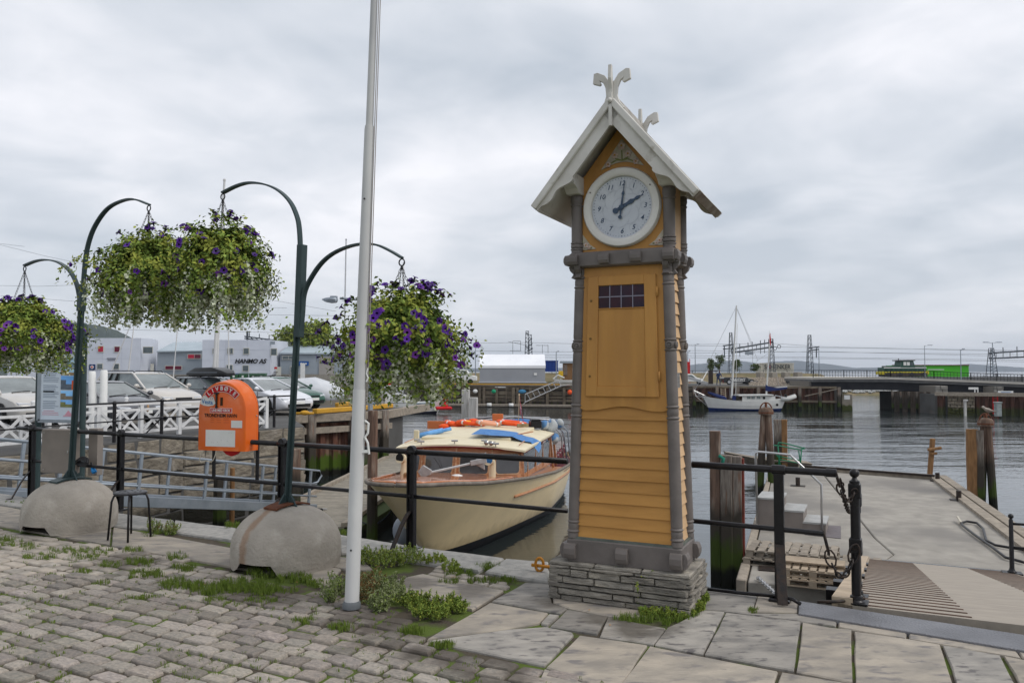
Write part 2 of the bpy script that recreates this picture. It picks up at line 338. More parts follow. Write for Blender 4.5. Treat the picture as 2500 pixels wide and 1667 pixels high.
# ---------------------------------------------------------------- water
def water_mat():
 m = bpy.data.materials.new('harbour_water'); m.use_nodes = True; nt = m.node_tree; N = nt.nodes.new; L = nt.links.new
 b = nt.nodes['Principled BSDF']; b.inputs['Base Color'].default_value = (.02, .026, .026, 1); b.inputs['Roughness'].default_value = .06
 b.inputs['Specular IOR Level'].default_value = .6; b.inputs['IOR'].default_value = 1.8
 g = N('ShaderNodeNewGeometry')
 def nz(sc, st, det=4, rot=.2):
  mp = N('ShaderNodeMapping'); mp.inputs['Scale'].default_value = st; mp.inputs['Rotation'].default_value = (0, 0, rot); L(g.outputs['Position'], mp.inputs[0])
  n = N('ShaderNodeTexNoise'); n.inputs['Scale'].default_value = sc; n.inputs['Detail'].default_value = det; L(mp.outputs[0], n.inputs['Vector']); return n
 a = nz(1.0, (.55, 1.5, 1), 3); c = nz(3.6, (.7, 1.3, 1), 3, -.3); w3 = nz(.30, (.45, 1.5, 1), 2, .05); patch = nz(.045, (.6, 1.6, 1), 3, .1)
 mr = N('ShaderNodeMapRange'); mr.inputs[1].default_value = .40; mr.inputs[2].default_value = .62; mr.inputs[3].default_value = .15; mr.inputs[4].default_value = 1.0; L(patch.outputs[0], mr.inputs[0])
 # ripples grow away from the sheltered basin
 sp = N('ShaderNodeSeparateXYZ'); L(g.outputs['Position'], sp.inputs[0])
 dr = N('ShaderNodeMapRange'); dr.inputs[1].default_value = 17; dr.inputs[2].default_value = 62; dr.inputs[3].default_value = .10; dr.inputs[4].default_value = 1.0; L(sp.outputs[1], dr.inputs[0])
 mu = N('ShaderNodeMath'); mu.operation = 'MULTIPLY'; L(mr.outputs[0], mu.inputs[0]); L(dr.outputs[0], mu.inputs[1])
 h = N('ShaderNodeMath'); h.operation = 'MULTIPLY_ADD'; h.inputs[1].default_value = .38; L(c.outputs[0], h.inputs[0]); h2 = N('ShaderNodeMath'); h2.operation = 'MULTIPLY_ADD'; h2.inputs[1].default_value = 2.6; L(w3.outputs[0], h2.inputs[0]); L(a.outputs[0], h2.inputs[2]); L(h2.outputs[0], h.inputs[2])
 bp = N('ShaderNodeBump'); bp.inputs['Distance'].default_value = .13; L(mu.outputs[0], bp.inputs['Strength']); L(h.outputs[0], bp.inputs['Height'])
 L(bp.outputs[0], b.inputs['Normal']); return m
waterm = water_mat()
b = MB(); b.add([(-2600, -30, WZ), (2600, -30, WZ), (2600, 5200, WZ), (-2600, 5200, WZ)], [(0, 1, 2, 3)])
b.build('water', waterm, kind='structure')
# ---------------------------------------------------------------- near quay
EDGE = [G(u, v) for u, v in [(-70, 1195), (0, 1203), (276, 1252), (578, 1290), (833, 1308), (964, 1328), (1038, 1339), (1231, 1362), (1340, 1373), (1725, 1435), (1951, 1465), (2500, 1550)]]
EDGE = [V(-14.5, 15.8, 0), V(-10.5, 13.3, 0)] + EDGE + [V(9, 1.6, 0), V(20, -4, 0)]
poly = [(p.x, p.y) for p in EDGE] + [(20, -14), (-16, -14), (-16, 15.8)]
b = MB(); b.prism(poly, -3.4, -.02); b.build('ground', soil, kind='structure')
b = MB()
for i in range(len(EDGE)-1):
 a, c = EDGE[i], EDGE[i+1]; nrm = V(-(c-a).y, (c-a).x, 0).normalized()
 b.slab([(0, 0), ((c-a).length, 0), ((c-a).length, 3.3), (0, 3.3)], a + V(0, 0, -3.38) + nrm*.004, (c-a).normalized(), UP, nrm, -.04)
b.build('quay_face', wallst, kind='structure')
# cobbles
COB = [(-120, 1288), (0, 1290), (160, 1313), (275, 1334), (560, 1386), (700, 1436), (850, 1452), (960, 1490), (1050, 1562), (1345, 1634), (1520, 1675), (1700, 1790), (-300, 1790)]
pav = T('cobblestone_pavement', None, None, (0, 0, 0)); pav['kind'] = 'structure'
def cobmesh(k, n=10):
 rr = random.Random(k); b = MB(); ring = []
 for j in range(n):
  t = 2*pi*(j+.5)/n; e = .24
  x = abs(cos(t))**e*(1 if cos(t) > 0 else -1)*.5; y = abs(sin(t))**e*(1 if sin(t) > 0 else -1)*.5
  q = 1 - rr.uniform(0, .09); ring.append((x*q, y*q))
 sk = rr.uniform(-.06, .06)
 secs = []
 for sc_, z in ((1.0, -.8), (1.0, -.22), (.955, -.08), (.86, .0+rr.uniform(-.02, .04))):
  secs.append([V(x*sc_ + sk*y, y*sc_, z + (rr.uniform(-.04, .04) if z > -.5 else 0)) for x, y in ring])
 b.loft(secs); return b
CM = [cobmesh(k) for k in range(12)]; CMM = [c.mesh('cobble', cob, True) for c in CM]
for me in CMM:
 try: me.set_sharp_from_angle(angle=radians(50))
 except Exception: pass
def region_cobbles(poly, ang, rl, rw, org, pad=(-60, 2560, 1725)):
 d1 = V(cos(ang), -sin(ang), 0); d2 = V(sin(ang), cos(ang), 0); out = []
 for i in range(-90, 60):
  y = i*rw + noise.noise(V(i*3.1, 0, 0))*.01; x = -14 + U(0, rl)
  while x < 8:
   l = rl*U(.72, 1.3); c = org + d1*(x+l/2) + d2*(y + .018*noise.noise(V(x*.8, i*.2, 3)))
   x += l
   if c.y < 3: continue
   u, v = PR(c)
   if pad[0] < u < pad[1] and v < pad[2] and inpoly(u, v, poly): out.append((c, l-.013, rw-.012, U(-.03, .03)))
 return out, ang
cobs, ca = region_cobbles(COB, radians(27), .195, .128, V(0, 5, 0))
small, sa = region_cobbles([(1030, 1392), (1090, 1382), (1262, 1430), (1225, 1442), (1120, 1418)], radians(27), .15, .095, V(0, 5, 0))
cobs.sort(key=lambda q: q[0].y)
print('cobbles', len(cobs), len(small))
def cobz(): return U(-.012, .006)
for c, l, w, a in cobs[:300]:
 inst(random.choice(CMM), 'cobble', pav, V(c.x, c.y, cobz()), (U(-.03, .03), U(-.03, .03), -ca + a + (pi if random.random() < .5 else 0)), (l, w, .06))
b = MB()
for c, l, w, a in cobs[300:] + small:
 k = random.choice(CM); aa = -ca + a; z0 = cobz(); o = len(b.v); cc, ss = cos(aa), sin(aa)
 b.add([(c.x + x*l*cc - y*w*ss, c.y + x*l*ss + y*w*cc, z0 + z*.06) for x, y, z in k.v], k.f)
b.build('far_cobbles', cob, pav, auto=50, kind='stuff')
# flagstones, traced on the ground and built as separate thick slabs
flg = T('flagstone_pavement', None, None, (0, 0, 0)); flg['kind'] = 'structure'
def Ez(p): return (1500 + p[0]/2.352, 1350 + p[1]/2.352)
def Dz(p): return (800 + p[0]/3.36, 1250 + p[1]/3.36)
def Cz(p): return (p[0]/2.352, 1150 + p[1]/2.352)
def slabpoly(px, m, parent, z=0, th=.055, gap=.002, name='flagstone', bev=.008, jit=.004):
 pts = [G(u, v) for u, v in px]; c = sum(pts, V(0, 0, 0))/len(pts); q = []
 n = len(pts)
 for i in range(n):       # break long edges so that the outline is a little uneven
  a, d = pts[i], pts[(i+1) % n]; k = max(1, int((d-a).length/.16)); e = (d-a); e_ = V(-e.y, e.x, 0).normalized() if e.length > 0 else V(0, 0, 0)
  for t in range(k):
   p = a + e*t/k + (e_*U(-jit, jit) if t else V(0, 0, 0)); w = (c-p); q.append(p + w.normalized()*gap)
 ar = sum(q[i].x*q[(i+1) % len(q)].y-q[(i+1) % len(q)].x*q[i].y for i in range(len(q)))
 if ar < 0: q.reverse()
 N_ = len(q); tilt = (U(-.004, .004), U(-.004, .004))
 def zz(p): return z + (p.x-c.x)*tilt[0] + (p.y-c.y)*tilt[1]
 b = MB(); inn = [p + (c-p).normalized()*bev for p in q]
 b.add([(p.x, p.y, zz(p)-th) for p in q] + [(p.x, p.y, zz(p)-bev) for p in q] + [(p.x, p.y, zz(p)) for p in inn],
   [(i, (i+1) % N_, N_+(i+1) % N_, N_+i) for i in range(N_)] + [(N_+i, N_+(i+1) % N_, 2*N_+(i+1) % N_, 2*N_+i) for i in range(N_)] + [tuple(2*N_+i for i in range(N_))])
 return b.build(name, m, parent)
A_, B_ = flag, flag2
for fn, mt, pts in [
 (Ez, A_, [(520, 205), (820, 240), (785, 345), (515, 320)]), (Ez, B_, [(824, 240), (1058, 275), (1052, 338), (797, 330)]),
 (Ez, A_, [(645, 325), (790, 345), (1045, 345), (1280, 378), (1272, 416), (1060, 388), (650, 336)][1:]),
 (Ez, B_, [(1285, 385), (1650, 436), (1680, 455), (1675, 486), (1385, 440), (1285, 420)]), (Ez, B_, [(1690, 452), (2300, 545), (2340, 600), (2210, 578), (1690, 490)]),
 (Ez, B_, [(2310, 552), (2640, 610), (2640, 650), (2345, 600)]),
 (Ez, A_, [(640, 338), (1070, 390), (1030, 670), (518, 575)]), (Ez, B_, [(1080, 395), (1240, 425), (1362, 437), (1368, 740), (1045, 674)]),
 (Ez, B_, [(1376, 446), (1690, 490), (1870, 522), (1960, 800), (1385, 742)]), (Ez, A_, [(1884, 525), (2215, 582), (2345, 820), (1985, 800)]),
 (Ez, B_, [(2235, 585), (2500, 640), (2600, 850), (2365, 822)]), (Ez, A_, [(2510, 640), (2760, 690), (2860, 880), (2610, 850)]),
 (Ez, A_, [(515, 326), (632, 336), (510, 573), (232, 520), (300, 425)]), (Ez, A_, [(-40, 365), (296, 428), (224, 520), (-85, 475)]),
 (Ez, B_, [(200, 530), (940, 674), (900, 820), (-5, 800)]), (Ez, B_, [(958, 678), (1372, 748), (1395, 920), (905, 826)]),
 (Ez, A_, [(1392, 752), (1960, 806), (2030, 960), (1410, 925)]), (Ez, B_, [(1990, 812), (2350, 830), (2440, 990), (2050, 965)]), (Ez, B_, [(-200, 470), (190, 526), (10, 800), (-393, 650)]),
 (Ez, A_, [(-20, 810), (895, 826), (880, 960), (-120, 950)]), (Ez, B_, [(-402, 660), (-5, 800), (-110, 950), (-500, 860)]),
 (Dz, A_, [(1622, 572), (1815, 585), (1840, 745), (1965, 785), (1905, 826), (1345, 728)]), (Dz, B_, [(1332, 738), (1810, 822), (1740, 900), (1480, 950), (815, 1038)]),
 (Dz, A_, [(1820, 830), (1898, 838), (1800, 928), (1750, 905)]), (Dz, A_, [(1800, 938), (2012, 985), (2020, 1000), (1780, 1250), (822, 1050), (1480, 957)]),
 (Dz, A_, [(1962, 795), (2300, 850), (2210, 990), (1822, 932)]), (Dz, B_, [(490, 565), (780, 500), (1445, 638), (1188, 796), (720, 690), (560, 640)]),
 (Dz, B_, [(1840, 600), (2300, 640), (2900, 760), (2850, 850), (2310, 850), (1975, 782), (1850, 735)]),
 (Cz, B_, [(652, 322), (1010, 380), (1330, 440), (1330, 545), (640, 425)]), (Cz, B_, [(-60, 190), (150, 225), (640, 315), (630, 420), (380, 378), (-60, 300)]),
 (Cz, A_, [(-200, 170), (-70, 190), (-70, 298), (-240, 270)]), (Cz, B_, [(1340, 442), (1700, 500), (1960, 560), (1880, 660), (1700, 600), (1340, 548)]),
 (Cz, B_, [(1720, 470), (2080, 500), (2140, 560), (1980, 560), (1730, 505)]),
 ]: slabpoly([fn(p) for p in pts], mt, flg)
krb = T('kerb', None, None, (0, 0, 0)); krb['kind'] = 'structure'
for fn, pts in [(Dz, [(100, 190), (550, 262), (300, 350), (110, 345)]), (Dz, [(560, 266), (800, 300), (1450, 385), (1240, 488), (830, 425), (310, 352)]),
 (Dz, [(1462, 388), (1812, 415), (1812, 580), (1290, 492)]), (Cz, [(650, 242), (1000, 285), (990, 345), (652, 318)]), (Cz, [(1005, 286), (1362, 331), (1362, 405), (1000, 350)]),
 (Cz, [(1365, 331), (1750, 352), (1750, 440), (1365, 405)]), (Cz, [(1755, 352), (1950, 372), (2060, 395), (2055, 480), (1755, 442)]),
 (Cz, [(200, 165), (645, 240), (645, 312), (180, 225)]), (Cz, [(-120, 110), (195, 160), (175, 222), (-170, 165)])]:
 slabpoly([fn(p) for p in pts], kerbm, krb, z=.012, th=.25, name='kerb_stone', bev=.014, jit=.012)
# steel threshold plate at the head of the ramp
b = MB(); q = [G(*Ez(p), .012) for p in [(1060, 274), (2640, 512), (2640, 606), (1056, 346)]]
b.prism([(p.x, p.y) for p in q], -.03, .014)
b.build('threshold_plate', M('chequer_plate', (.20, .20, .215), (.14, .14, .15), ns=3, rough=.42, metal=.3, bump=1, bs=70, det=9, spec=.5), label='long grey steel threshold plate along the quay edge at the head of the boat ramp', cat='metal plate', bevel=.003)
# ---------------------------------------------------------------- left land, far land
WALL = [G(-60, 1117), G(446, 1062), G(743, 1039)]; WALL = [WALL[0] + (WALL[0]-WALL[1])*.9] + WALL
WC = WALL[-1]; W2 = V(-8.75, 30.3, 0); W3 = G(930, 1001)
left = [(p.x, p.y) for p in WALL] + [(W2.x, W2.y), (W3.x, W3.y), (W3.x+.5, W3.y+3.2), (-18, 42), (-30, 92)]
fw0 = G(1060, 990, WZ); fw1 = G(2058, 1001, WZ)
far = [(fw0.x-6, fw0.y), (fw1.x, fw1.y), (fw1.x-.2, fw1.y+9), (fw1.x+.6, 104), (fw1.x+.6, 150), (34, 300), (-400, 300), (-400, 10), (-15.5, 9.8)]
b = MB(); fq = fw0-(fw1-fw0).normalized()*9; b.prism(left + [(fq.x, fq.y)] + far[1:-1], -4, -.02); b.build('harbour_land', M('worn_gravel_asphalt', (.10, .098, .095), (.075, .073, .07), ns=.6, rough=.92, bump=.4, bs=4, c3=(.2, .18, .15), ns3=.08, lo3=.5, hi3=.6), kind='structure')
# the stone wall round the small basin: every block its own piece
sw = T('stone_quay_wall', 'rough stone block wall of the small basin behind the grey gangway', 'stone wall', (WC.x, WC.y, WZ))
def blockwall(a, c, z0, z1, ch, parent, lw, m, name='stone', th=.35, jit=.03):
 d = (c-a); L_ = d.length; d = d/L_; n = V(d.y, -d.x, 0); z = z0; k = 0
 while z < z1-.02:
  h = min(ch*U(.8, 1.2), z1-z); h = z1-z if z1-z-h < ch*.4 else h; x = -U(0, lw*.5)
  while x < L_:
   l = lw*U(.6, 1.45); x0 = max(x, 0); x1 = min(x+l, L_); x += l
   if x1-x0 < .12: continue
   b = MB(); o = a + V(0, 0, z); pr = U(-jit, jit)
   pts = [(x0+.015, .012), ((x0+x1)/2, .012+U(0, .02)), (x1-.015, .012), (x1-.015, h*.5), (x1-.015-U(0, .03), h-.012), ((x0+x1)/2, h-.012-U(0, .02)), (x0+.015+U(0, .03), h-.012), (x0+.015, h*.5)]
   vs = []; cx = (x0+x1)/2
   for f_, off in ((1, -th), (1, pr), (.86, pr+.045)):
    vs += [o + d*(cx+(p[0]-cx)*f_) + UP*(h/2+(p[1]-h/2)*f_) + n*(off+(U(-.02, .02) if off > -th else 0)) for p in pts]
   b.add(vs, [(8*q_+i, 8*q_+(i+1) % 8, 8*q_+8+(i+1) % 8, 8*q_+8+i) for q_ in (0, 1) for i in range(8)] + [tuple(16+i for i in range(8))])
   b.build(name, m, parent)
  z += h; k += 1
for a, c in ((WALL[0], WALL[2]), (WALL[2], WALL[3]), (WALL[3], W2)):
 blockwall(a, c, -2.9, -.02, .47, sw, 1.15, wallst, th=.2)
b = MB()
for a, c in ((WALL[0], WALL[2]), (WALL[2], WALL[3]), (WALL[3], W2)):
 d = (c-a).normalized(); n = V(d.y, -d.x, 0); b.bar(a-n*.06+V(0, 0, -1.6), c-n*.06+V(0, 0, -1.6), .1, 3)
b.build('mortar', mortar, sw)
# timber wharf left
tw = T('timber_wharf', 'weathered timber wharf with rusty sheet piling behind the white flagpole', 'wharf', (W3.x, W3.y, WZ))
def pile(parent, name, x, y, w, d, z0, z1, rz=0, m=wcol, tw_=0):
 b = MB(); n = 4
 secs = []
 for i in range(n+1):
  t = i/n; z = z0+(z1-z0)*t; q = U(.93, 1.03); c_, s_ = cos(rz+tw_*t), sin(rz+tw_*t)
  secs.append([V(x+sx*w/2*q*c_-sy*d/2*q*s_, y+sx*w/2*q*s_+sy*d/2*q*c_, z) for sx, sy in ((-.8, -1), (.8, -1), (1, -.8), (1, .8), (.8, 1), (-.8, 1), (-1, .8), (-1, -.8))])
 b.loft(secs); return b.build(name, m, parent)
wdir = (W3-W2).normalized(); wn = V(wdir.y, -wdir.x, 0)
rustp = M('rusty_sheet_pile', (.13, .055, .035), (.075, .035, .025), ns=3, rough=.8, bump=.5, bs=12, st=(2, 2, .4), c3=(.2, .13, .09), ns3=2, lo3=.55, hi3=.7)
zband(rustp, -1.65, -1.85, (.06, .10, .010), amp=.45); zband(rustp, -2.2, -2.35, (.012, .012, .008), amp=.15)
def sheet(parent, a, c, z0, z1, m, pitch=.6, dep=.16, name='sheet_pile'):
 d = (c-a); n_ = int(d.length/pitch); d.normalize(); n = V(d.y, -d.x, 0)
 for i in range(n_):
  b = MB(); o = a + d*(i*pitch); pr = [(0, -dep), (pitch*.22, -dep), (pitch*.36, 0), (pitch*.72, 0), (pitch*.86, -dep), (pitch, -dep)]
  vs = [o + d*x + n*y + UP*z for z in (z0, z1) for x, y in pr]; b.add(vs, [(j, j+1, 7+j, 6+j) for j in range(5)])
  b.build(name, m, parent)
sheet(tw, W2 + wn*.22, W3 + wn*.22, -3, -.4, rustp)
for t, top in ((.18, -.02), (.62, -.15), (.97, .02)):
 p = W2 + wdir*(W3-W2).length*t + wn*.40; pile(tw, 'post', p.x, p.y, .34, .3, -3, top, atan2(wdir.y, wdir.x))
for z, hh, ww in ((-.17, .3, .4), (-.66, .24, .25)):
 b = MB(); b.bar(W2 + wn*.28 + UP*z, W3 + wn*.28 + UP*z + wdir*.3, ww, hh); b.build('beam', palg, tw)
q = (W3-W2).length
b = MB(); b.bar(W3 + wdir*.1 + UP*-.2, W3+V(1.2, 7, 0) + UP*-.2, .4, .34); b.build('beam', palg, tw)
yel = M('yellow_kerb_paint', (.55, .30, .03), (.45, .24, .03), ns=5, rough=.6, bump=.2)
def yb(label, a, c, w=.26, h=.2, name='kerb_beam', grp='yellow kerb beams on the wharf'):
 b = MB(); b.bar(a + UP*(h/2+.01), c + UP*(h/2+.01), w, h); b.build(name, yel, bevel=.03, label=label, cat='kerb beam', group=grp)
yb('yellow painted kerb beam along the timber wharf edge behind the white flagpole', G(768, 1011), G(955, 996))
yb('short yellow kerb beam in front of the green sedan', G(822, 994), G(880, 988), w=.2)
b = MB(); p = G(744, 1014); b.ball(p+V(0, 0, .1), .12, sc=(1.6, 1, .8)); b.tube([p+V(-.35, 0, .08), p+V(.35, 0, .08)], .05); b.build('mooring_cleat', yel, smooth=True, label='small yellow mooring cleat at the stone wall corner beside the green pole', cat='cleat')
# free standing piles by the pontoon
def pilething(label, px, Y, w, z0, top, name='mooring_pile', m=wcol, n=8, lean=(0, 0), cat='pile', group=None):
 b = MB(); c = P(px, 905, Y); secs = []
 pts = [V(c.x+lean[0]*t, Y+lean[1]*t, z0+(top-z0)*t) for t in (0, .3, .6, 1)]
 b.tube(pts, [w*.5, w*.52, w*.48, w*.47], n); return b.build(name, m, label=label, cat=cat, group=group, bevel=.01)
brownp = M('brown_pile_timber', (.17, .11, .08), (.09, .06, .045), ns=5, rough=.85, bump=.7, bs=10, st=(3, 3, .4), c3=(.25, .2, .16), ns3=3, lo3=.55, hi3=.7)
tide(brownp)
pilething('round brown timber pile behind the white flagpole beside the boat bow', 911, 17.4, .24, -3.2, 1.7-96*17.4/1900, m=brownp)
pilething('stout pile of brown timber under the orange lifebuoy box behind the gangway', 541, 20.5, .36, -3.2, -1.05, m=brownp)
pilething('dark timber pile behind the green lamp-like pole by the gangway end', 722, 20.5, .34, -3.2, -.35, m=brownp)
pilething('orange brown pile just right of the stout pile below the lifebuoy box', 571, 21, .14, -3.2, -.9, m=brownw)
# two white square posts beyond the tour boat
def sqpost(label, u, vt, Y, w, m, z0=-3.2, cat='mooring post', name='mooring_post', group=None, rz=-.2):
 t = P(u, vt, Y); b = MB(); b.box((t.x, t.y, (z0+t.z)/2), (w, w*.8, t.z-z0), rz); return b.build(name, m, bevel=.02, label=label, cat=cat, group=group)
wpost = M('weathered_white_post', (.52, .51, .49), (.36, .35, .33), ns=4, rough=.75, bump=.4, st=(4, 4, .5), c3=(.25, .12, .05), ns3=4, lo3=.68, hi3=.74)
sqpost('taller of two white square mooring posts beyond the tour boat', 1137, 951, 36, .34, wpost)
sqpost('shorter white square mooring post with a rust stain beyond the tour boat', 1156, 970, 35.6, .36, wpost)
sqpost('low rusty brown post left of the white mooring posts beyond the tour boat', 1121, 1026, 37, .25, rust)
sqpost('pale grey square post right of the timber wharf near the white yacht', 937, 960, 36, .26, wpost)
# left pontoon
lp = [G(u, v, -2.0) for u, v in [(700, 1235), (962, 1120), (1010, 1135), (960, 1232), (835, 1308), (740, 1345)]]
lp[1] = lp[1] + V(0, 6, 0); lp[2] = lp[2]+V(0, 5, 0)
pt = T('walkway_pontoon', 'low timber decked pontoon leading past the bow of the tour boat', 'pontoon', (lp[0].x, lp[0].y, WZ))
b = MB(); b.prism([(p.x, p.y) for p in lp], -2.7, -2.06); b.build('float', wcol, pt)
dk = (lp[1]-lp[0]).normalized(); L_ = (lp[1]-lp[0]).length; wd = 2.35; nn_ = V(dk.y, -dk.x, 0)
o0 = lp[0] - dk*2.6
for i in range(int((L_+2.6)/.2)):
 b = MB(); c = o0 + dk*(i*.2+.1) + nn_*(wd/2) + V(0, 0, -.04); b.obox(c, nn_*wd/2, dk*.094, UP*.02); b.build('deck_plank', dock, pt)
for q in (0, wd):
 b = MB(); b.bar(o0+nn_*q+UP*.03, o0+dk*(L_+2.6)+nn_*q+UP*.03, .14, .1); b.build('edge_rail', palg, pt)
b = MB(); b.obox(o0+dk*(L_*.5)+nn_*(wd/2)+UP*-.3, nn_*wd/2*.96, dk*L_*.62, UP*.2); b.build('frame', wcol, pt)
b = MB(); c = G(905, 1155, -1.9)
b.bar(G(880, 1135, -1.9), G(925, 1110, -1.9), .12, .9); b.build('fender_board', wcol, pt)
# right pontoon
DZ = -2.05
dp = [G(u, v, DZ) for u, v in [(1800, 1419), (2058, 1434), (2560, 1435), (2640, 1400), (2307, 1164), (2150, 1153), (1961, 1139), (1885, 1142)]]
rp = T('concrete_pontoon', 'broad floating concrete pontoon at the foot of the boat ramp', 'pontoon', (dp[0].x, dp[0].y, WZ))
def split(pts, z0, z1, m, name, bev=.02):
 b = MB(); b.prism([(p.x, p.y) for p in pts], z0, z1); b.build(name, m, rp, bevel=bev)
def GZ(*a): return [G(u, v, DZ) for u, v in a]
split(GZ((1826, 1419), (2058, 1434), (2180, 1352), (2134, 1312), (1995, 1140), (1890, 1142)), -3.0, DZ, concdeck, 'concrete_deck')
split(GZ((2062, 1434), (2560, 1435), (2640, 1400), (2478, 1302), (2279, 1160), (1998, 1140), (2137, 1312), (2183, 1352)), -3.0, DZ-.004, concdeck, 'concrete_deck')
split(GZ((1797, 1416), (1822, 1419), (1888, 1146), (1880, 1142)), -2.5, DZ+.03, palg, 'edge_timber')
a0, a1 = G(2300, 1165, DZ), G(2498, 1306, DZ)
e = (a1-a0).normalized(); n = V(-e.y, e.x, 0)
for q in (0, .32):
 b = MB(); b.bar(a0+n*q*-1+UP*-.02, a1+e*3+n*q*-1+UP*-.02, .26, .2); b.build('edge_timber', palg, rp)
for i in range(2):
 b = MB(); b.bar(G(1950, 1142+i*-4, DZ+.05), G(2275, 1166+i*-4, DZ+.05), .14, .12); b.build('edge_timber', palg, rp)
b = MB(); b.bar(G(1958, 1137, DZ+.14), G(2282, 1161, DZ+.14), .1, .07); b.build('edge_rail', blackr, rp)
b = MB()
for i in range(34):
 t = i/33; p = G(1958+t*320, 1139+t*24, DZ+.06); b.box(p+V(0, -.14, 0), (.07, .35, .03), -.5)
b.build('grating_bars', blackr, rp, kind='stuff')
# ribbed landing plate and ramp
RA = G(2089, 1478); RD = V(.4226, .9063, 0); RX = V(.9063, -.4226, 0); RL = 10.6; RW = 2.32
rdn = (RD*RL + V(0, 0, DZ+.07)).normalized()
def RP(a, t, h=0): return RA + RX*a + RD*(RL*t) + UP*((DZ+.09)*t + h)
rm = T('boat_ramp', 'wide sloping timber ramp with raised battens leading down to the concrete pontoon', 'ramp', (RA.x, RA.y, DZ))
rdeck = M('ramp_plywood', (.36, .315, .26), (.29, .255, .215), ns=3, rough=.75, bump=.35, bs=20, st=(1, 4, 1))
b = MB(); b.add([RP(-.12, 0, 0), RP(RW, 0, 0), RP(RW, 1, 0), RP(-.12, 1, 0), RP(-.12, 0, -.22), RP(RW, 0, -.22), RP(RW, 1, -.1), RP(-.12, 1, -.1)], [(0, 1, 2, 3), (4, 7, 6, 5), (0, 4, 5, 1), (1, 5, 6, 2), (2, 6, 7, 3), (3, 7, 4, 0)]); b.build('deck', rdeck, rm)
batm = M('ramp_batten', (.16, .105, .08), (.12, .08, .06), ns=5, rough=.8, bump=.3, rand=.15)
for k in range(40):
 t = .012 + k*.0283
 if t > .985: break
 for a0_, a1_ in ((.0, .74), (1.64, RW-.04)):
  b = MB(); b.obox(RP((a0_+a1_)/2, t, .002), RX*(a1_-a0_)/2, rdn*.024, UP*.0045); b.build('batten', batm, rm)
b = MB(); b.add([RP(-.16, -.0, .05), RP(-.02, -.0, .05), RP(-.02, 1, .05), RP(-.16, 1, .05), RP(-.16, 0, -.2), RP(-.02, 0, -.2), RP(-.02, 1, -.2), RP(-.16, 1, -.2)], [(0, 1, 2, 3), (4, 7, 6, 5), (0, 4, 5, 1), (1, 5, 6, 2), (2, 6, 7, 3), (3, 7, 4, 0)]); b.build('side_stringer', palw, rm)
for t in (.09, .2, .34, .5, .68):
 b = MB(); b.obox(RP(-.12, t, -.02), RX*.13, RD*.06, UP*.06); b.build('bracket', black, rm)
b = MB(); b.add([RP(-.12, 1.0, .004), RP(RW, 1.0, .004), RP(RW-.1, 1.16, -.055), RP(-.1, 1.16, -.055), RP(-.12, 1.0, -.05), RP(RW, 1.0, -.05), RP(RW-.1, 1.16, -.085), RP(-.1, 1.16, -.085)], [(0, 1, 2, 3), (4, 7, 6, 5), (0, 4, 5, 1), (1, 5, 6, 2), (2, 6, 7, 3), (3, 7, 4, 0)]); b.build('landing_plate', galv2, rm)
b = MB()
for i in range(44):
 a = -.08 + i*(RW)/44; b.bar(RP(a, 1.004, .008), RP(a, 1.155, -.047), .03, .012)
b.build('plate_ribs', M('plate_rib', (.42, .44, .46), rough=.4, metal=.3), rm, kind='stuff')
# ================================================================ clock tower
TA = radians(25); D1 = V(cos(TA), -sin(TA), 0); D2 = V(sin(TA), cos(TA), 0); TO = G(1686, 1505); TO.z = 0
def TP(a, t, z): return TO + D1*a + D2*t + UP*z         # a along the front (negative = left), t into depth
tow = T('clock_tower', 'tall ochre wooden clock tower with grey corner columns and a steep white gable roof', 'clock tower', TP(-.53, .28, 0))
pl = MB(); pl.obox(TP(-.53, .28, .125), D1*.50, D2*.25, UP*.135); pl = pl.build('plinth', mortar, tow)
def plcourse(o, ax, n, L_, z0, z1):
 z = z0
 while z < z1-.005:
  h = min(U(.024, .058), z1-z); x = U(-.2, 0)
  if z1-z-h < .02: h = z1-z
  while x < L_:
   l = U(.10, .48); x0, x1 = max(x, 0), min(x+l, L_); x += l
   if x1-x0 < .04: continue
   pr = U(-.008, .014); b = MB(); vs = []
   pts = [(x0+.003, 0.003+U(0, .006)), ((x0+x1)/2, U(.001, .008)), (x1-.003, .003+U(0, .006)), (x1-.003, h-.003-U(0, .006)), ((x0+x1)/2, h-U(.001, .008)), (x0+.003, h-.003-U(0, .006))]
   for f_, q in ((1, -.07), (1, pr-.006), (.93, pr+.004)):
    cx = (x0+x1)/2; vs += [o + ax*(cx+(p[0]-cx)*f_) + UP*(z+h/2+(p[1]-h/2)*f_) + n*(q + (U(-.005, .005) if q > -.05 else 0)) for p in pts]
   b.add(vs, [(6*k+i, 6*k+(i+1) % 6, 6*k+6+(i+1) % 6, 6*k+6+i) for k in (0, 1) for i in range(6)] + [tuple(12+i for i in range(6))])
   b.build('stone', slate, pl)
  z += h
plcourse(TP(-1.06, 0, 0), D1, -D2, 1.06, 0, .255); plcourse(TP(0, 0, 0), D2, D1, .56, 0, .255)
plcourse(TP(-1.06, .56, 0), -D2, -D1, .56, 0, .255); plcourse(TP(0, .56, 0), -D1, D2, 1.06, 0, .255)
for k in range(3):
 b = MB(); b.obox(TP(-.885+.355*k, .28, .265), D1*.172, D2*.275, UP*.014); b.build('cap_stone', slate, pl, bevel=.006)
# body faces: centre -.50, tapered
CA = -.502; CT = .27
def half(z):   # half widths of the body at height z
 k = (z-.45)/(2.47-.45); return .385 - .058*k, .172 - .02*k
def BP(x, y, z, off=0):    # x,y in -1..1 on the tapered body
 ha, ht = half(z); return TP(CA + x*(ha+off), CT + y*(ht+off), z)
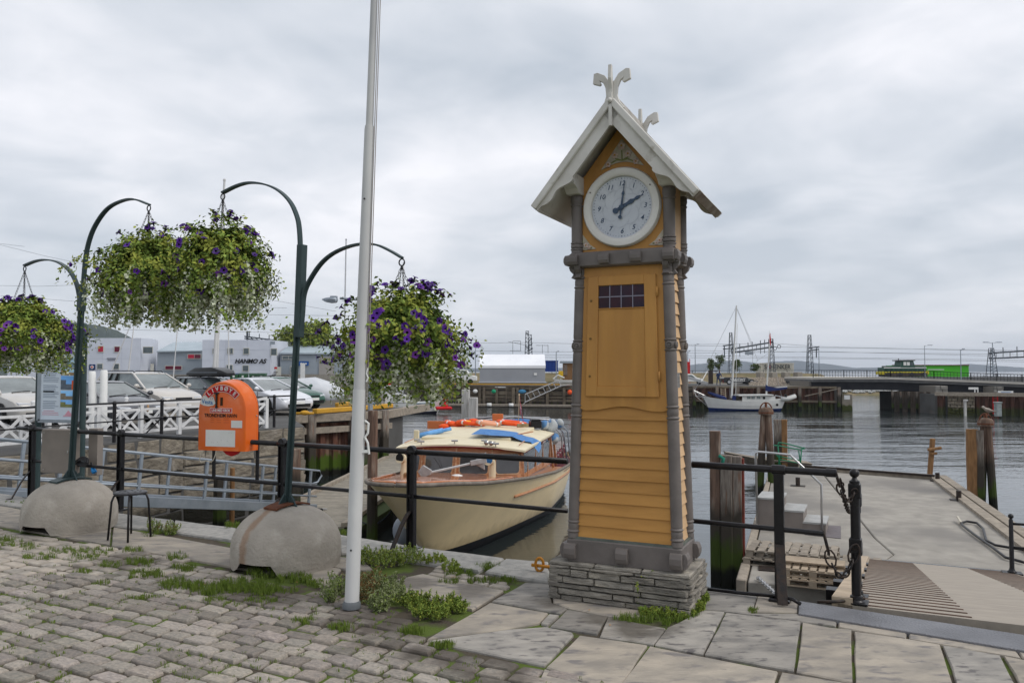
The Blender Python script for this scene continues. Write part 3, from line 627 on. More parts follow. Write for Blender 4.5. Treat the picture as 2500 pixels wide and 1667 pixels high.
# grey sill at the foot
sk = MB(); sk.obox(TP(CA, CT, .36), D1*.432, D2*.222, UP*.085); sk = sk.build('foot_frame', tgrey, tow, bevel=.008)
b = MB(); b.obox(TP(CA, CT, .452), D1*.42, D2*.21, UP*.008); b.build('lead_flashing', M('green_grey_flashing', (.13, .15, .13), (.09, .10, .09), ns=12), sk)
def blk(p, ax, n, w, h, d, par, m=tgrey, name='bracket_block'):
 prof = [(0, 0), (d*.7, 0), (d, h*.32), (d, h*.68), (d*.7, h), (0, h)]
 b = MB(); n_ = len(prof); vs = [p + ax*q*w/2 + n*x + UP*(y-h/2) for q in (-1, 1) for x, y in prof]
 b.add(vs, [tuple(range(n_-1, -1, -1)), tuple(range(n_, 2*n_))] + [(i, (i+1) % n_, n_+(i+1) % n_, n_+i) for i in range(n_)]); b.build(name, m, par, bevel=.004)
for a in (-.90, -.50, -.105): blk(TP(a, .05, .36), D1, -D2, .09, .11, .05, sk)
for t in (.075, .46): blk(TP(-.072, t, .36), D2, D1, .09, .11, .05, sk); blk(TP(-.932, t, .36), D2, -D1, .09, .11, .05, sk)
b = MB(); b.loft([[BP(x, y, z, -.012) for x, y in ((-1, -1), (1, -1), (1, 1), (-1, 1))] for z in (.45, 2.48)]); b.build('core_wall', ochre, tow)
def plank(f, z0, z1, m, proud=.0, parent=None, x0=-1, x1=1):
 """f: 0 front,1 right,2 back,3 left.  clapboard: bottom edge proud"""
 def pt(x, z, off):
  if f == 0: return BP(x, -1, z) - D2*off
  if f == 1: return BP(1, x, z) + D1*off
  if f == 2: return BP(-x, 1, z) + D2*off
  return BP(-1, -x, z) - D1*off
 b = MB(); jz = U(-.0015, .0015)
 vs = [pt(x, z, o) for x in (x0, x1) for z, o in ((z0+jz, -.008), (z0+jz, .016), (z1+.006, .001), (z1+.006, -.008))]
 b.add(vs, [(0, 3, 2, 1), (4, 5, 6, 7), (0, 1, 5, 4), (1, 2, 6, 5), (2, 3, 7, 6), (3, 0, 4, 7)]); return b.build('plank', m, tow)
PH = .0885
for k in range(11): plank(0, .455+k*PH, .455+(k+1)*PH-.0005, ochre_s)
for k in range(23):
 z0 = .455+k*.0878
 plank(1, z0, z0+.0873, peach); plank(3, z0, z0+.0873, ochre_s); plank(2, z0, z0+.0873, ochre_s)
# front panel board with the wavy lower edge
def FZ(x, z, off): return BP(x, -1, z) - D2*off
b = MB(); n_ = 24; vs = []; zt = 2.475
for off in (-.004, .026):
 for i in range(n_+1):
  x = -1+2*i/n_; w = abs(x); zb = 1.405 + (.033*(cos(pi*min(1, w/.72))*.5+.5) if w < .72 else 0) + (.01 if w > .9 else 0)
  vs += [FZ(x, zb, off), FZ(x, zt, off)]
q = 2*(n_+1); fs = []
for i in range(n_): fs += [(q+2*i, q+2*i+2, q+2*i+3, q+2*i+1), (2*i, 2*i+1, 2*i+3, 2*i+2), (2*i, 2*i+2, q+2*i+2, q+2*i)]
b.add(vs, fs); b.build('front_board', ochre, tow)
# door: frame, recessed panel, leaded window
def fx(a): return -1 + 2*a
dr = MB()
def dbar(b, x0, x1, z0, z1, off0=.026, off1=.046):
 vs = [FZ(x, z, o) for x, z in ((x0, z0), (x1, z0), (x1, z1), (x0, z1)) for o in (off0, off1)]
 b.add(vs, [(1, 3, 5, 7), (0, 6, 4, 2), (0, 2, 3, 1), (2, 4, 5, 3), (4, 6, 7, 5), (6, 0, 1, 7)])
DX0, DX1, DZ0, DZ1 = fx(.10), fx(.885), 1.51, 2.405
WX0, WX1, WZ0, WZ1 = fx(.225), fx(.752), 2.165, 2.335
dbar(dr, DX0, WX0, DZ0, DZ1); dbar(dr, WX1, DX1, DZ0, DZ1); dbar(dr, WX0, WX1, DZ0, 1.583); dbar(dr, WX0, WX1, WZ1, DZ1); dbar(dr, WX0, WX1, 2.158, WZ0, .026, .0455)
dbar(dr, WX0, WX1, 1.583, 2.158, .026, .0375)
door = dr.build('door', ochre, tow, bevel=.0025)
for i in range(4):
 for j in range(2):
  b = MB(); w = (WX1-WX0)/4; h = (WZ1-WZ0)/2
  dbar(b, WX0+i*w+.008, WX0+(i+1)*w-.008, WZ0+j*h+.003, WZ0+(j+1)*h-.003, .027, .033); b.build('pane', panes, door)
b = MB()
for i in range(1, 4): dbar(b, WX0+(WX1-WX0)*i/4-.009, WX0+(WX1-WX0)*i/4+.009, WZ0, WZ1, .027, .038)
dbar(b, WX0, WX1, (WZ0+WZ1)/2-.0035, (WZ0+WZ1)/2+.0035, .027, .0375); b.build('glazing_bars', lead, door)
for z in (1.66, 2.275):
 b = MB(); b.tube([FZ(DX1+.02, z-.035, .045), FZ(DX1+.02, z+.035, .045)], .008); b.build('hinge', ochre, door, smooth=True)
for z in (1.66, 1.94, 2.225):
 b = MB(); p = FZ(fx(.145), z, .046); b.lathe([(.009, -.001), (.009, .004), (.004, .006)], p, 10, -D2); b.build('screw_cap', M('brass_screw', (.20, .12, .04), rough=.5, metal=.5) if z == 1.66 else bpy.data.materials['brass_screw'], door)
b = MB(); p = BP(1, -.15, 1.63) + D1*.02; b.obox(p, D1*.002, D2*.055, UP*.055); b.build('small_plate', M('grey_label_plate', (.25, .24, .23), (.12, .12, .12), ns=40), tow)
# corner columns, turned and slanted
def column(p0, p1, par, r=.043, rings=()):
 N_ = 44; pts = []; rs = []; L_ = (p1-p0).length
 zs = sorted(set([i/N_ for i in range(N_+1)] + [q for g in rings for q in (g-.012, g-.006, g, g+.006, g+.012)]))
 for t in zs:
  rr = r
  for g in rings:
   d = abs(t-g)
   if d < .004: rr = r*1.14
   elif d < .009: rr = r*.93
  pts.append(p0+(p1-p0)*t); rs.append(rr)
 b = MB(); b.tube(pts, rs, 14); return b.build('corner_column', tgrey, par, auto=35)
def bulge(a, c, t): return a+(c-a)*t
for sx in (-1, 1):
 for sy in (-1, 1):
  p0 = BP(sx, sy, .45, .008); p1 = BP(sx, sy, 2.49, .008)
  rg = [(z-.45)/2.04 for z in (.50, .57, 1.36, 1.44, 1.85, 1.925, 2.33, 2.405)]
  c = column(p0, p1, tow, .042, rg)
  for z in (1.887,):
   p = p0+(p1-p0)*((z-.45)/2.04)
   b = MB()
   for nn in (D1*sx, D2*sy): b.lathe([(.03, -.002), (.03, .006), (.02, .012), (.012, .006), (.012, .012)], p+nn*.039, 10, nn)
   b.build('rosette', tgrey, c, smooth=False)
  b = MB(); d_ = (D1*sx + D2*sy)
  for nn, tt in ((D1*sx, D2), (D2*sy, D1)):
   b.slab([(0, 0), (.012, -.05), (.035, -.085), (.0, -.1)], p1+V(0, 0, -.0)+nn*.035-tt*.022, nn, UP, tt, .044)
   b.slab([(0, 0), (.07, 0), (.06, -.03), (.03, -.06), (.012, -.085), (0, -.1)], p1+nn*.02-tt*.022, nn, UP, tt, .044)
  b.build('scroll_bracket', tgrey, c)
# cornice
cn = MB()
cn.loft([[TP(CA+x*ha, CT+y*ht, z) for x, y in ((-1, -1), (1, -1), (1, 1), (-1, 1))] for z, ha, ht in ((2.475, .375, .225), (2.485, .40, .245), (2.572, .40, .245), (2.59, .385, .23))])
cn = cn.build('cornice', tgrey, tow, bevel=.003)
for a in (-.865, -.62, -.38, -.14): blk(TP(a, CT-.243, 2.53), D1, -D2, .085, .075, .04, cn)
for t in (.05, .27, .49): blk(TP(CA+.398, t, 2.53), D2, D1, .085, .075, .04, cn); blk(TP(CA-.398, t, 2.53), D2, -D1, .085, .075, .04, cn)
# clock chamber
HB = .352; HT = .175; ZB = 2.59; ZE = 3.03; ZA = 3.545
gb = MB()
gp = [(-HB, ZB), (HB, ZB), (HB, ZE+.08), (0, ZA), (-HB, ZE+.08)]
gb.slab([(x, z) for x, z in gp], TP(CA, CT-HT, 0), D1, UP, D2, 2*HT); gb.build('clock_chamber', ochre, tow)
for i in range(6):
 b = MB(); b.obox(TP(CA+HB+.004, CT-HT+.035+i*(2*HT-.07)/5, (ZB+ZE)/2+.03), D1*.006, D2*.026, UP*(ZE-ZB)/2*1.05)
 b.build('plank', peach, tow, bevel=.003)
for sx in (-1, 1):
 for sy in (-1, 1):
  x = CA+sx*(HB+.002); y = CT+sy*(HT+.012)
  N_ = [(0, 1), (.05, 1), (.055, 1.12), (.075, 1.12), (.08, .9), (.1, 1.08), (.145, 1.08), (.16, .9), (.165, 1.12), (.18, 1.12), (.19, .97), (.8, .97), (.81, 1.1), (.83, 1.1), (.84, .95), (.9, 1.12), (.95, 1.1), (1, 1.0)]
  b = MB(); b.tube([TP(x, y, ZB+t*(ZE-ZB)) for t, _ in N_], [.044*q for _, q in N_], 14); b.build('upper_column', tgrey, tow, auto=30)
  b = MB(); prof = [(-.05, 0), (.09, 0), (.13, .03), (.19, .05), (.19, .115), (.16, .135), (-.05, .135)]
  vs = [TP(x, y, ZE) + D2*sy*q[0] + D1*w + UP*q[1] for w in (-.052, .052) for q in prof]; k = len(prof)
  b.add(vs, [tuple(range(k-1, -1, -1)), tuple(range(k, 2*k))] + [(i, (i+1) % k, k+(i+1) % k, k+i) for i in range(k)]); b.build('column_cap', twhite, tow, bevel=.003)
# roof
roof = T('roof', None, None, TP(CA, CT, ZA)); roof.parent = tow; roof.location = roof.location - ORG[tow.name]
RH = .592; ZR = 3.63; ZEV = 2.92; TF, TB = -.135, .66
sl = V(0, 0, 0)
shin = M('roof_boards', (.42, .40, .37), (.22, .20, .17), ns=6, rough=.8, bump=.4, rand=.08)
for sx in (-1, 1):
 a = D1*sx*RH + UP*(ZEV-ZR); L_ = a.length; a.normalize(); nn = (a.cross(D2)*(1 if sx < 0 else -1)).normalized()
 if nn.z < 0: nn = -nn
 for k in range(9):      # overlapping roof boards
  o = TP(CA, (TF+TB)/2, ZR) + a*(L_*(k+.5)/9) + nn*(.012)
  b = MB(); b.obox(o, (a*1.0+nn*.10).normalized()*(L_/9*.56), D2*(TB-TF)/2, nn*.011); b.build('roof_board', shin, roof)
 b = MB(); b.obox(TP(CA, (TF+TB)/2, ZR) + a*(L_*.5) - nn*.012, a*L_/2*.99, D2*((TB-TF)/2-.01), nn*.01); b.build('soffit', twhite, roof)
 # bargeboards with a scrolled foot
 for t0, sd_ in ((TF, -1), (TB, 1)):
  lo = [(0, .0), (L_+.01, 0), (L_+.01, -.045)]
  nseg = 14
  for i in range(nseg+1):
   q = i/nseg; x = L_-.03-q*.30; lo.append((x, -.045-.062*sin(pi*.5*q)**1.2 - .018*sin(q*pi*2.6)))
  lo += [(L_-.34, -.112), (.12, -.112), (0.0, -.112)]
  # build in (a, nn) plane
  b = MB(); o = TP(CA, t0, ZR) + nn*.012
  pl_ = lo; b.slab(pl_, o, a, nn, D2, .03*(1 if sd_ < 0 else -1)*-1); b.build('bargeboard', twhite, roof)
  b = MB(); o2 = TP(CA, t0+sd_*.032, ZR) + nn*.005
  b.bar(o2 + a*.0, o2 + a*(L_+.012), .05, .05, up=nn); b.build('verge_moulding', twhite, roof, bevel=.006)
 b = MB(); o = TP(CA, (TF+TB)/2, ZR) + a*(L_+.008) - nn*.0; b.obox(o, a*.012, D2*(TB-TF)/2*.98, nn*.03); b.build('eave_board', twhite if sx < 0 else M('bare_eave_wood', (.16, .11, .08), (.3, .27, .22), ns=8), roof)
b = MB(); b.obox(TP(CA, TF-.045, ZR-.06), D1*.012, D2*.012, UP*.12); b.ball(TP(CA, TF-.06, ZR), .018); b.build('gable_pin', twhite, roof)
def finial(t, z, both=True):
 out = [(0.012, -.03), (.012, .10), (.022, .15), (.055, .20), (.10, .235), (.135, .235), (.135, .17), (.085, .155), (.078, .175), (.095, .185), (.07, .16), (.045, .11), (.035, .06), (.05, .0), (.08, -.05)]
 out = [(0.0, -.02), (0, .10), (.012, .165), (.045, .215), (.10, .245), (.128, .24), (.135, .165), (.085, .145), (.072, .155), (.085, .18), (.06, .165), (.04, .12), (.035, .06), (.05, .01), (.09, -.045), (.06, -.045)]
 b = MB()
 for sx in (-1, 1):
  pl_ = [(x*sx, y*.98) for x, y in out]; b.slab(pl_, TP(CA, t, z)+D1*.006*sx, D1, UP, D2, .026)
 b.slab([(0, -.02), (-.02, .1), (-.05, .17), (-.04, .27), (-.015, .27), (0, .18)], TP(CA-.012, t, z)-D2*.0, D2, UP, D1, .024)
 b.slab([(0, -.02), (.012, .05), (.012, .17), (0, .17)], TP(CA-.012, t+.02, z), D2, UP, D1, .024)
 b.build('finial', twhite, roof, bevel=.002)
finial(TF-.02, ZR-.01); finial(TB-.03, ZR-.09)
b = MB(); b.slab([(-.05, -.02), (.05, -.02), (.0, .09)], TP(CA, TF+.03, ZR-.01), D1, UP, D2, TB-TF-.06); b.build('ridge_board', shin, roof)
# clock
ck = T('clock', None, None, TP(CA, CT-HT, 2.912)); ck.parent = tow; ck.location = ck.location - ORG[tow.name]
cc = TP(CA, CT-HT, 2.912)
b = MB(); Nn = 64
b.loft([[cc - D2*d + (D1*cos(2*pi*j/Nn)+UP*sin(2*pi*j/Nn))*r for j in range(Nn)] for r, d in ((.298, -.002), (.298, .03), (.288, .046), (.262, .05), (.24, .044), (.232, .034), (.232, .012))], True, False); b.build('ring', clockw, ck, auto=40)
b = MB(); b.lathe([(.233, .0), (.233, .014)], cc, 48, -D2); b.build('face', facem, ck)
fo = cc - D2*.0155
for k, w in enumerate(['12', '1', '2', '3', '4', '5', '6', '7', '8', '9', '10', '11']):
 a = pi/2 - k*pi/6; p = fo + (D1*cos(a)+UP*sin(a))*.178
 text(w, .050, p, D1, UP, blueblk, 'numeral', ck, ext=.0008, shear=.25, bold=.0006)
b = MB()
for k in range(60):
 a = 2*pi*k/60; r = .0042 if k % 5 == 0 else .0026; b.lathe([(r, 0), (r, .002)], fo + (D1*cos(a)+UP*sin(a))*.216, 8, -D2)
b.build('minute_dots', blueblk, ck, kind='stuff')
b = MB()
def arcline(cx, cy, r, a0=0, a1=2*pi, w=.0012, n_=40):
 for i in range(n_):
  q0, q1 = a0+(a1-a0)*i/n_, a0+(a1-a0)*(i+1)/n_
  b.add([fo - D2*.001 + D1*(cx+cos(q)*rr)+UP*(cy+sin(q)*rr) for q, rr in ((q0, r-w), (q1, r-w), (q1, r+w), (q0, r+w))], [(0, 1, 2, 3)])
arcline(0, 0, .072)
for k in range(12):
 a = k*pi/6; arcline(cos(a)*.178, sin(a)*.178, .03, n_=20, w=.0008)
for k in range(6):
 a = k*pi/3+.3; arcline(cos(a)*.075, sin(a)*.075, .075, a-1, a+1.6, n_=16)
b.build('face_lines', ringline, ck, kind='stuff')
def hand(name, ang, prof, off, tail):
 a = D1*cos(ang)+UP*sin(ang); c_ = UP*cos(ang)-D1*sin(ang); b = MB()
 o = cc - D2*off; pts = [(x, w) for x, w in prof] + [(x, -w) for x, w in prof[::-1]]
 b.slab(pts, o, a, c_, -D2, .005); b.lathe([(tail[1], 0), (tail[1], .005)], o + a*tail[0], 14, -D2); b.build(name, blueblk, ck)
hand('minute_hand', radians(82), [(-.07, .004), (0, .008), (.05, .006), (.085, .0045), (.10, .011), (.125, .003), (.2, .001)], .026, (-.075, .014))
hand('hour_hand', radians(27), [(-.04, .010), (0, .014), (.05, .011), (.085, .018), (.11, .006), (.135, .013), (.165, .002)], .02, (-.052, .022))
b = MB(); b.lathe([(.018, .018), (.018, .034), (.006, .038)], cc, 16, -D2); b.build('hub', blueblk, ck)
for a in (205, 32):
 pp = cc + (D1*cos(radians(a+.0))+UP*sin(radians(a)))*.264 if a == 32 else cc + (D1*cos(radians(152))+UP*sin(radians(152)))*.264
 b = MB(); b.lathe([(.006, .048), (.006, .053)], pp, 8, -D2); b.build('bolt', tgrey, ck)
# relief panels
def flower(b1, b2, c, r):
 for k in range(5):
  a = 2*pi*k/5+.3; b1.lathe([(r*.42, 0), (r*.42, .006), (r*.2, .009)], c + (D1*cos(a)+UP*sin(a))*r*.55, 8, -D2)
 b2.lathe([(r*.25, 0), (r*.25, .011), (r*.1, .013)], c, 8, -D2)
def reliefpanel(tri, fl, stems):
 o = TP(CA, CT-HT, 0) - D2*.002
 rp_ = MB(); rp_.slab(tri, o, D1, UP, -D2, .006); rp_ = rp_.build('relief_panel', relief, tow)
 b1, b2 = MB(), MB(); o2 = o - D2*.006
 for x, z, r in fl: flower(b1, b2, o2 + D1*x + UP*z, r)
 b1.build('petals', reliefp, rp_); b2.build('flower_eyes', reliefy, rp_)
 b3 = MB()
 for st in stems: b3.tube([o2 + D1*x + UP*z for x, z in st], .005, 6)
 b3.build('stems', reliefg, rp_, kind='stuff')
cx0 = 0
tri = [(-.165, 3.208)] + [(-.165+.33*i/12, 3.208+.0+.045*sin(pi*i/12)) for i in range(1, 12)] + [(.17, 3.208), (.0, 3.43)]
reliefpanel(tri, [(0, 3.375, .032), (-.052, 3.31, .028), (.05, 3.31, .028), (-.105, 3.245, .024), (.11, 3.245, .024)], [[(0, 3.34), (.002, 3.27)], [(-.05, 3.285), (0, 3.265), (.05, 3.285)], [(-.09, 3.25), (-.04, 3.272), (0, 3.265), (.045, 3.272), (.09, 3.25)]])
reliefpanel([(-.31, 2.612), (-.205, 2.618), (-.25, 2.65), (-.31, 2.73)], [(-.283, 2.648, .022), (-.258, 2.63, .015)], [[(-.325, 2.70), (-.31, 2.67)], [(-.26, 2.63), (-.235, 2.627)]])
reliefpanel([(.31, 2.612), (.2, 2.618), (.25, 2.652), (.31, 2.73)], [(.283, 2.648, .022), (.258, 2.63, .015)], [[(.325, 2.71), (.31, 2.67)], [(.25, 2.632), (.23, 2.627)]])
# ================================================================ near flagpole
fp0 = G(855, 1488); fp0 = V(fp0.x, fp0.y+.05, 0); FY = fp0.y
def fpp(t): # t in metres up
 a = P(857, 1480, FY); c = P(912, 0, FY); k = (c.x-a.x)/(c.z-a.z); return V(fp0.x + k*t, FY, t)
fl = T('flagpole', 'tall white telescopic flagpole rising out of frame from the cobbles', 'flagpole', fp0)
def zof(v): return P(880, v, FY).z
b = MB(); z1, z2 = zof(948), zof(308)
b.tube([fpp(0), fpp(z1-.01)], [.052, .049], 20); b.build('lower_section', polew, fl, auto=30)
b = MB(); b.tube([fpp(z1-.01), fpp(z1), fpp(z2-.03), fpp(z2)], [.047, .045, .036, .033], 20); b.build('middle_section', M('off_white_pole_metal', (.50, .50, .49), (.42, .42, .42), ns=2, rough=.35), fl, auto=30)
b = MB(); b.tube([fpp(z2), fpp(6.5), fpp(8.6)], [.028, .022, .018], 20); b.ball(fpp(8.64), .045); b.build('upper_section', bpy.data.materials['off_white_pole_metal'], fl, auto=30)
b = MB(); b.lathe([(.066, 0), (.066, .03), (.055, .05)], fp0, 20); b.build('foot_collar', M('grey_foot_collar', (.16, .17, .18), (.12, .13, .14), ns=8), fl, auto=30)
for k in (0, 1):
 b = MB(); b.tube([fpp(z)+V(.055+.012*k-.004*z, -.02, 0) for z in (1.35+k*.1, 2, 3, 4, 5, 6, 8.4)], .0035, 5); b.build('halyard', M('halyard_cord', (.3, .27, .25), rough=.8) if k == 0 else bpy.data.materials['halyard_cord'], fl)
b = MB(); p = fpp(1.22)+V(.055, -.02, 0); b.tube([p+V(.0, 0, .12), p+V(.025, 0, .1), p+V(.02, 0, .03), p+V(0, 0, 0), p+V(.02, 0, -.04), p+V(.03, 0, -.12)], .009, 6); b.obox(p+V(-.01, 0, -.1), V(.03, 0, 0), V(0, .01, 0), UP*.01); b.build('cleat', whitep, fl)
b = MB(); p = fpp(1.62)+V(.05, -.02, 0); b.tube([p, p+V(.012, 0, .03), p+V(.0, 0, .06), p+V(.01, 0, .10)], .006, 6); b.build('rope_hook', whitep, fl)
for z in (.42, 2.95):
 b = MB(); b.lathe([(.007, 0), (.007, .004)], fpp(z)+V(-.01, -.050 if z < 1 else -.041, 0), 8, V(0, -1, 0)); b.build('bolt', black, fl)
# ================================================================ basket stands
QD = V(.8660, -.5, 0); QN = V(.5, .8660, 0)
def arcpts(px, p0, n=None):
 pts = [OP(u*1.0629, v*1.0629, p0, QD) for u, v in px]
 # Catmull-Rom
 out = []
 for i in range(len(pts)-1):
  a = pts[max(i-1, 0)]; b_ = pts[i]; c = pts[i+1]; d = pts[min(i+2, len(pts)-1)]
  for k in range(5):
   t = k/5; out.append(.5*((2*b_)+(c-a)*t+(2*a-5*b_+4*c-d)*t*t+(3*b_-a-3*c+d)*t**3))
 return out + [pts[-1]]
def flatbar(b, pts, w, h):      # w: width across the plane, h: thickness in the plane
 secs = []
 for i, p in enumerate(pts):
  d = (pts[min(i+1, len(pts)-1)]-pts[max(i-1, 0)]).normalized(); n = QN; u = d.cross(n).normalized()
  secs.append([p+n*w/2+u*h/2, p-n*w/2+u*h/2, p-n*w/2-u*h/2, p+n*w/2-u*h/2])
 b.loft(secs)
def dome(c, R_, H, seed, yaw, par, rusty):
 b = MB(); nu, nv = 48, 18; rr = random.Random(seed); secs = []
 dirn = V(cos(yaw), sin(yaw), 0); dn = V(-sin(yaw), cos(yaw), 0)
 for i in range(nv+1):
  t = i/nv; sec = []
  for j in range(nu):
   th = 2*pi*j/nu
   if t < .28: z = H*.30*(t/.28); r = R_*(1.0 if t > .06 else .985)
   else:
    q = (t-.28)/.72*pi/2; z = H*.30 + H*.70*sin(q); r = R_*max(cos(q)**.86, .03)
   p = V(cos(th)*r, sin(th)*r, z); lat = p.dot(dn); fr_ = p.dot(dirn)
   r2 = 1+.012*noise.noise(V(p.x*4+seed, p.y*4, p.z*4)); p.x *= r2; p.y *= r2
   hn = .085*max(0, min(1, (.21-abs(lat))/.045)); hn = hn*hn*(3-2*hn) if False else hn
   if p.z < hn: p.z = hn*(1+p.z*.3)
   sec.append(c+p)
  secs.append(sec)
 b.loft(secs, True, False)
 b.add(secs[-1], [tuple(range(nu))])
 return b.build('concrete_base', concb if not rusty else concr, par, auto=38)
# rust streak from the bolted plate: a stain of its own shape on the second base
concr = concb.copy(); concr.name = 'cast_concrete_rust_streak'
def streak(m, c, dirv):
 nt = m.node_tree; N = nt.nodes.new; L = nt.links.new; bs_ = nt.nodes['Principled BSDF']; src = bs_.inputs['Base Color'].links[0].from_socket
 g = N('ShaderNodeNewGeometry'); sb = N('ShaderNodeVectorMath'); sb.operation = 'SUBTRACT'; sb.inputs[1].default_value = c; L(g.outputs['Position'], sb.inputs[0])
 def dt(v):
  d = N('ShaderNodeVectorMath'); d.operation = 'DOT_PRODUCT'; d.inputs[1].default_value = v; L(sb.outputs[0], d.inputs[0]); return d.outputs['Value']
 lat = dt(V(-dirv.y, dirv.x, 0)); fwd = dt(dirv)
 n = N('ShaderNodeTexNoise'); n.inputs['Scale'].default_value = 9; n.inputs['Detail'].default_value = 5; L(g.outputs['Position'], n.inputs['Vector'])
 ma = N('ShaderNodeMath'); ma.operation = 'MULTIPLY_ADD'; ma.inputs[1].default_value = .09; ma.inputs[2].default_value = -.045; L(n.outputs[0], ma.inputs[0])
 ad = N('ShaderNodeMath'); ad.operation = 'ADD'; L(lat, ad.inputs[0]); L(ma.outputs[0], ad.inputs[1])
 ab = N('ShaderNodeMath'); ab.operation = 'ABSOLUTE'; L(ad.outputs[0], ab.inputs[0])
 m1 = N('ShaderNodeMapRange'); m1.inputs[1].default_value = .055; m1.inputs[2].default_value = .02; L(ab.outputs[0], m1.inputs[0])
 m2 = N('ShaderNodeMapRange'); m2.inputs[1].default_value = .02; m2.inputs[2].default_value = .08; L(fwd, m2.inputs[0])
 mm = N('ShaderNodeMath'); mm.operation = 'MULTIPLY'; L(m1.outputs[0], mm.inputs[0]); L(m2.outputs[0], mm.inputs[1])
 m3 = N('ShaderNodeMath'); m3.operation = 'MULTIPLY'; m3.inputs[1].default_value = .55; L(mm.outputs[0], m3.inputs[0])
 mx = N('ShaderNodeMix'); mx.data_type = 'RGBA'; mx.inputs['B'].default_value = (.24, .115, .045, 1); L(src, mx.inputs['A']); L(m3.outputs[0], mx.inputs['Factor']); L(mx.outputs['Result'], bs_.inputs['Base Color'])
RINGS = {}
def stand(label, gfront, R_, H, foot, sleeve, top, arcs, seed, rusty, key):
 f = G(*gfront); c = f + V(f.x, f.y, 0).normalized()*R_*.97
 t = T('basket_stand', label, 'flower basket stand', c, 'green flower basket stands')
 if rusty: streak(concr, c, V(-.55, -.83, 0).normalized())
 dome(c, R_, H, seed, -pi/2-.35 if True else 0, t, rusty)
 base = c + V(0, 0, H*.98); f0 = OP(foot[0]*1.0629, foot[1]*1.0629, base, QD);
 T0 = OP(top[0]*1.0629, top[1]*1.0629, base, QD)
 b0 = base + (f0-base)*V(1, 1, 0).dot(V(0,0,0)) if False else V(base.x, base.y, base.z)
 b = MB(); flatbar(b, [b0, T0], .07, .018); flatbar(b, [b0+QN*.0, T0], .016, .062); b.build('pole', dgreen, t, bevel=.002)
 s0 = OP(sleeve[0]*1.0629, sleeve[1]*1.0629, base, QD)
 b = MB(); flatbar(b, [s0, T0 + (T0-s0).normalized()*.01], .072, .066); b.build('sleeve', dgreen, t, bevel=.004)
 # gusset and curved plate
 b = MB()
 for sg in (-1, 1):
  b.slab([(0, .0), (.13*sg, -.02), (.03*sg, .11), (0, .13)] if sg > 0 else [(0, .0), (0, .13), (-.03, .11), (-.13, -.02)], b0-QN*.006+V(0, 0, .01), QD, UP, QN, .012)
  b.slab([(0, .0), (.13*sg, -.02), (.03*sg, .11), (0, .13)] if sg > 0 else [(0, .0), (0, .13), (-.03, .11), (-.13, -.02)], b0-QD*.006+V(0, 0, .01), QN, UP, QD, .012)
 b.build('gusset', dgreen, t)
 secs = []
 for i in range(9):
  q = (i-4)/4*.19; zz = -R_*.0 + H*(.30 + .70*sqrt(max(0, 1-(q/R_)**2))) - H + .012+H*.02
  dd = V(-.55, -.83, 0).normalized(); e_ = V(.83, -.55, 0)
  secs.append([c + dd*q + e_*w*.085 + V(0, 0, H+zz+hh) for w, hh in ((-1, -.012), (1, -.012), (1, .004), (-1, .004))])
 b = MB(); b.loft(secs); pp = b.build('base_plate', rust if rusty else dgreen, t)
 for k, (px, nm) in enumerate(arcs):
  pts = arcpts(px, base); b = MB(); flatbar(b, pts, .05, .016); b.build('arm', dgreen, t, auto=30)
  e_ = pts[-1]; b = MB()
  b.tube([e_ + V(0, 0, -.038) + (QD*cos(2*pi*i/14)+UP*sin(2*pi*i/14))*.028 for i in range(15)], .006, 6, False); b.build('ring', black, t)
  RINGS[nm] = e_ + V(0, 0, -.066)
 return t, c
s1, c1 = stand('green flat bar stand on the left concrete dome carrying two flower baskets on curved arms', s(160, 1228), .47, .52, (168, 1110), (186, 715), (190, 655),
 [([(189, 690), (196, 600), (206, 550), (222, 513), (247, 480), (277, 463), (308, 458), (342, 470)], 'ML'), ([(186, 705), (177, 655), (160, 622), (135, 603), (107, 597), (82, 600), (57, 610)], 'LB')], 3, False, 'L')
s2, c2_ = stand('green flat bar stand on the rust streaked concrete dome beside the white flagpole', s(658, 1322), .475, .51, (668, 1165), (686, 775), (694, 565),
 [([(690, 570), (688, 530), (683, 500), (668, 466), (643, 440), (612, 425), (576, 420), (545, 427), (512, 443)], 'MB'), ([(690, 775), (695, 720), (699, 675), (714, 640), (741, 602), (775, 577), (820, 562), (862, 562), (896, 576), (923, 592)], 'RB')], 8, True, 'R')
# ================================================================ hanging baskets
import numpy as np
rng = np.random.default_rng(11)
def leafmesh(P_, N_, D_, size, shape=.5):
 """quads folded along the middle: 4 verts per leaf"""
 n = len(P_); S = np.cross(N_, D_); S /= (np.linalg.norm(S, axis=1, keepdims=True)+1e-9)
 L_ = size[:, None]; a = P_; b_ = P_ + D_*L_*.5 + S*L_*shape*.5 + N_*L_*.12; c = P_ + D_*L_; d = P_ + D_*L_*.5 - S*L_*shape*.5 + N_*L_*.12
 return np.stack([a, b_, c, d], 1).reshape(-1, 3)
def leafobj(name, V4, mats, parent, off, mi=None, kind=None, label=None, cat=None):
 n = len(V4)//4; me = bpy.data.meshes.new(name); me.vertices.add(n*4); me.vertices.foreach_set('co', (V4-np.array(off)).astype(np.float32).ravel())
 tri = np.arange(n*4).reshape(-1, 4)
 me.loops.add(n*4); me.loops.foreach_set('vertex_index', tri.ravel().astype(np.int32)); me.polygons.add(n)
 me.polygons.foreach_set('loop_start', (np.arange(n)*4).astype(np.int32))
 for m in mats: me.materials.append(m)
 if mi is not None: me.polygons.foreach_set('material_index', mi.astype(np.int32))
 me.update(calc_edges=True); o = bpy.data.objects.new(name, me); COL.objects.link(o)
 if parent: o.parent = parent
 ORG[o.name] = Vector(off); tag(o, label, cat, None, kind)
 if not parent: o.location = off
 return o
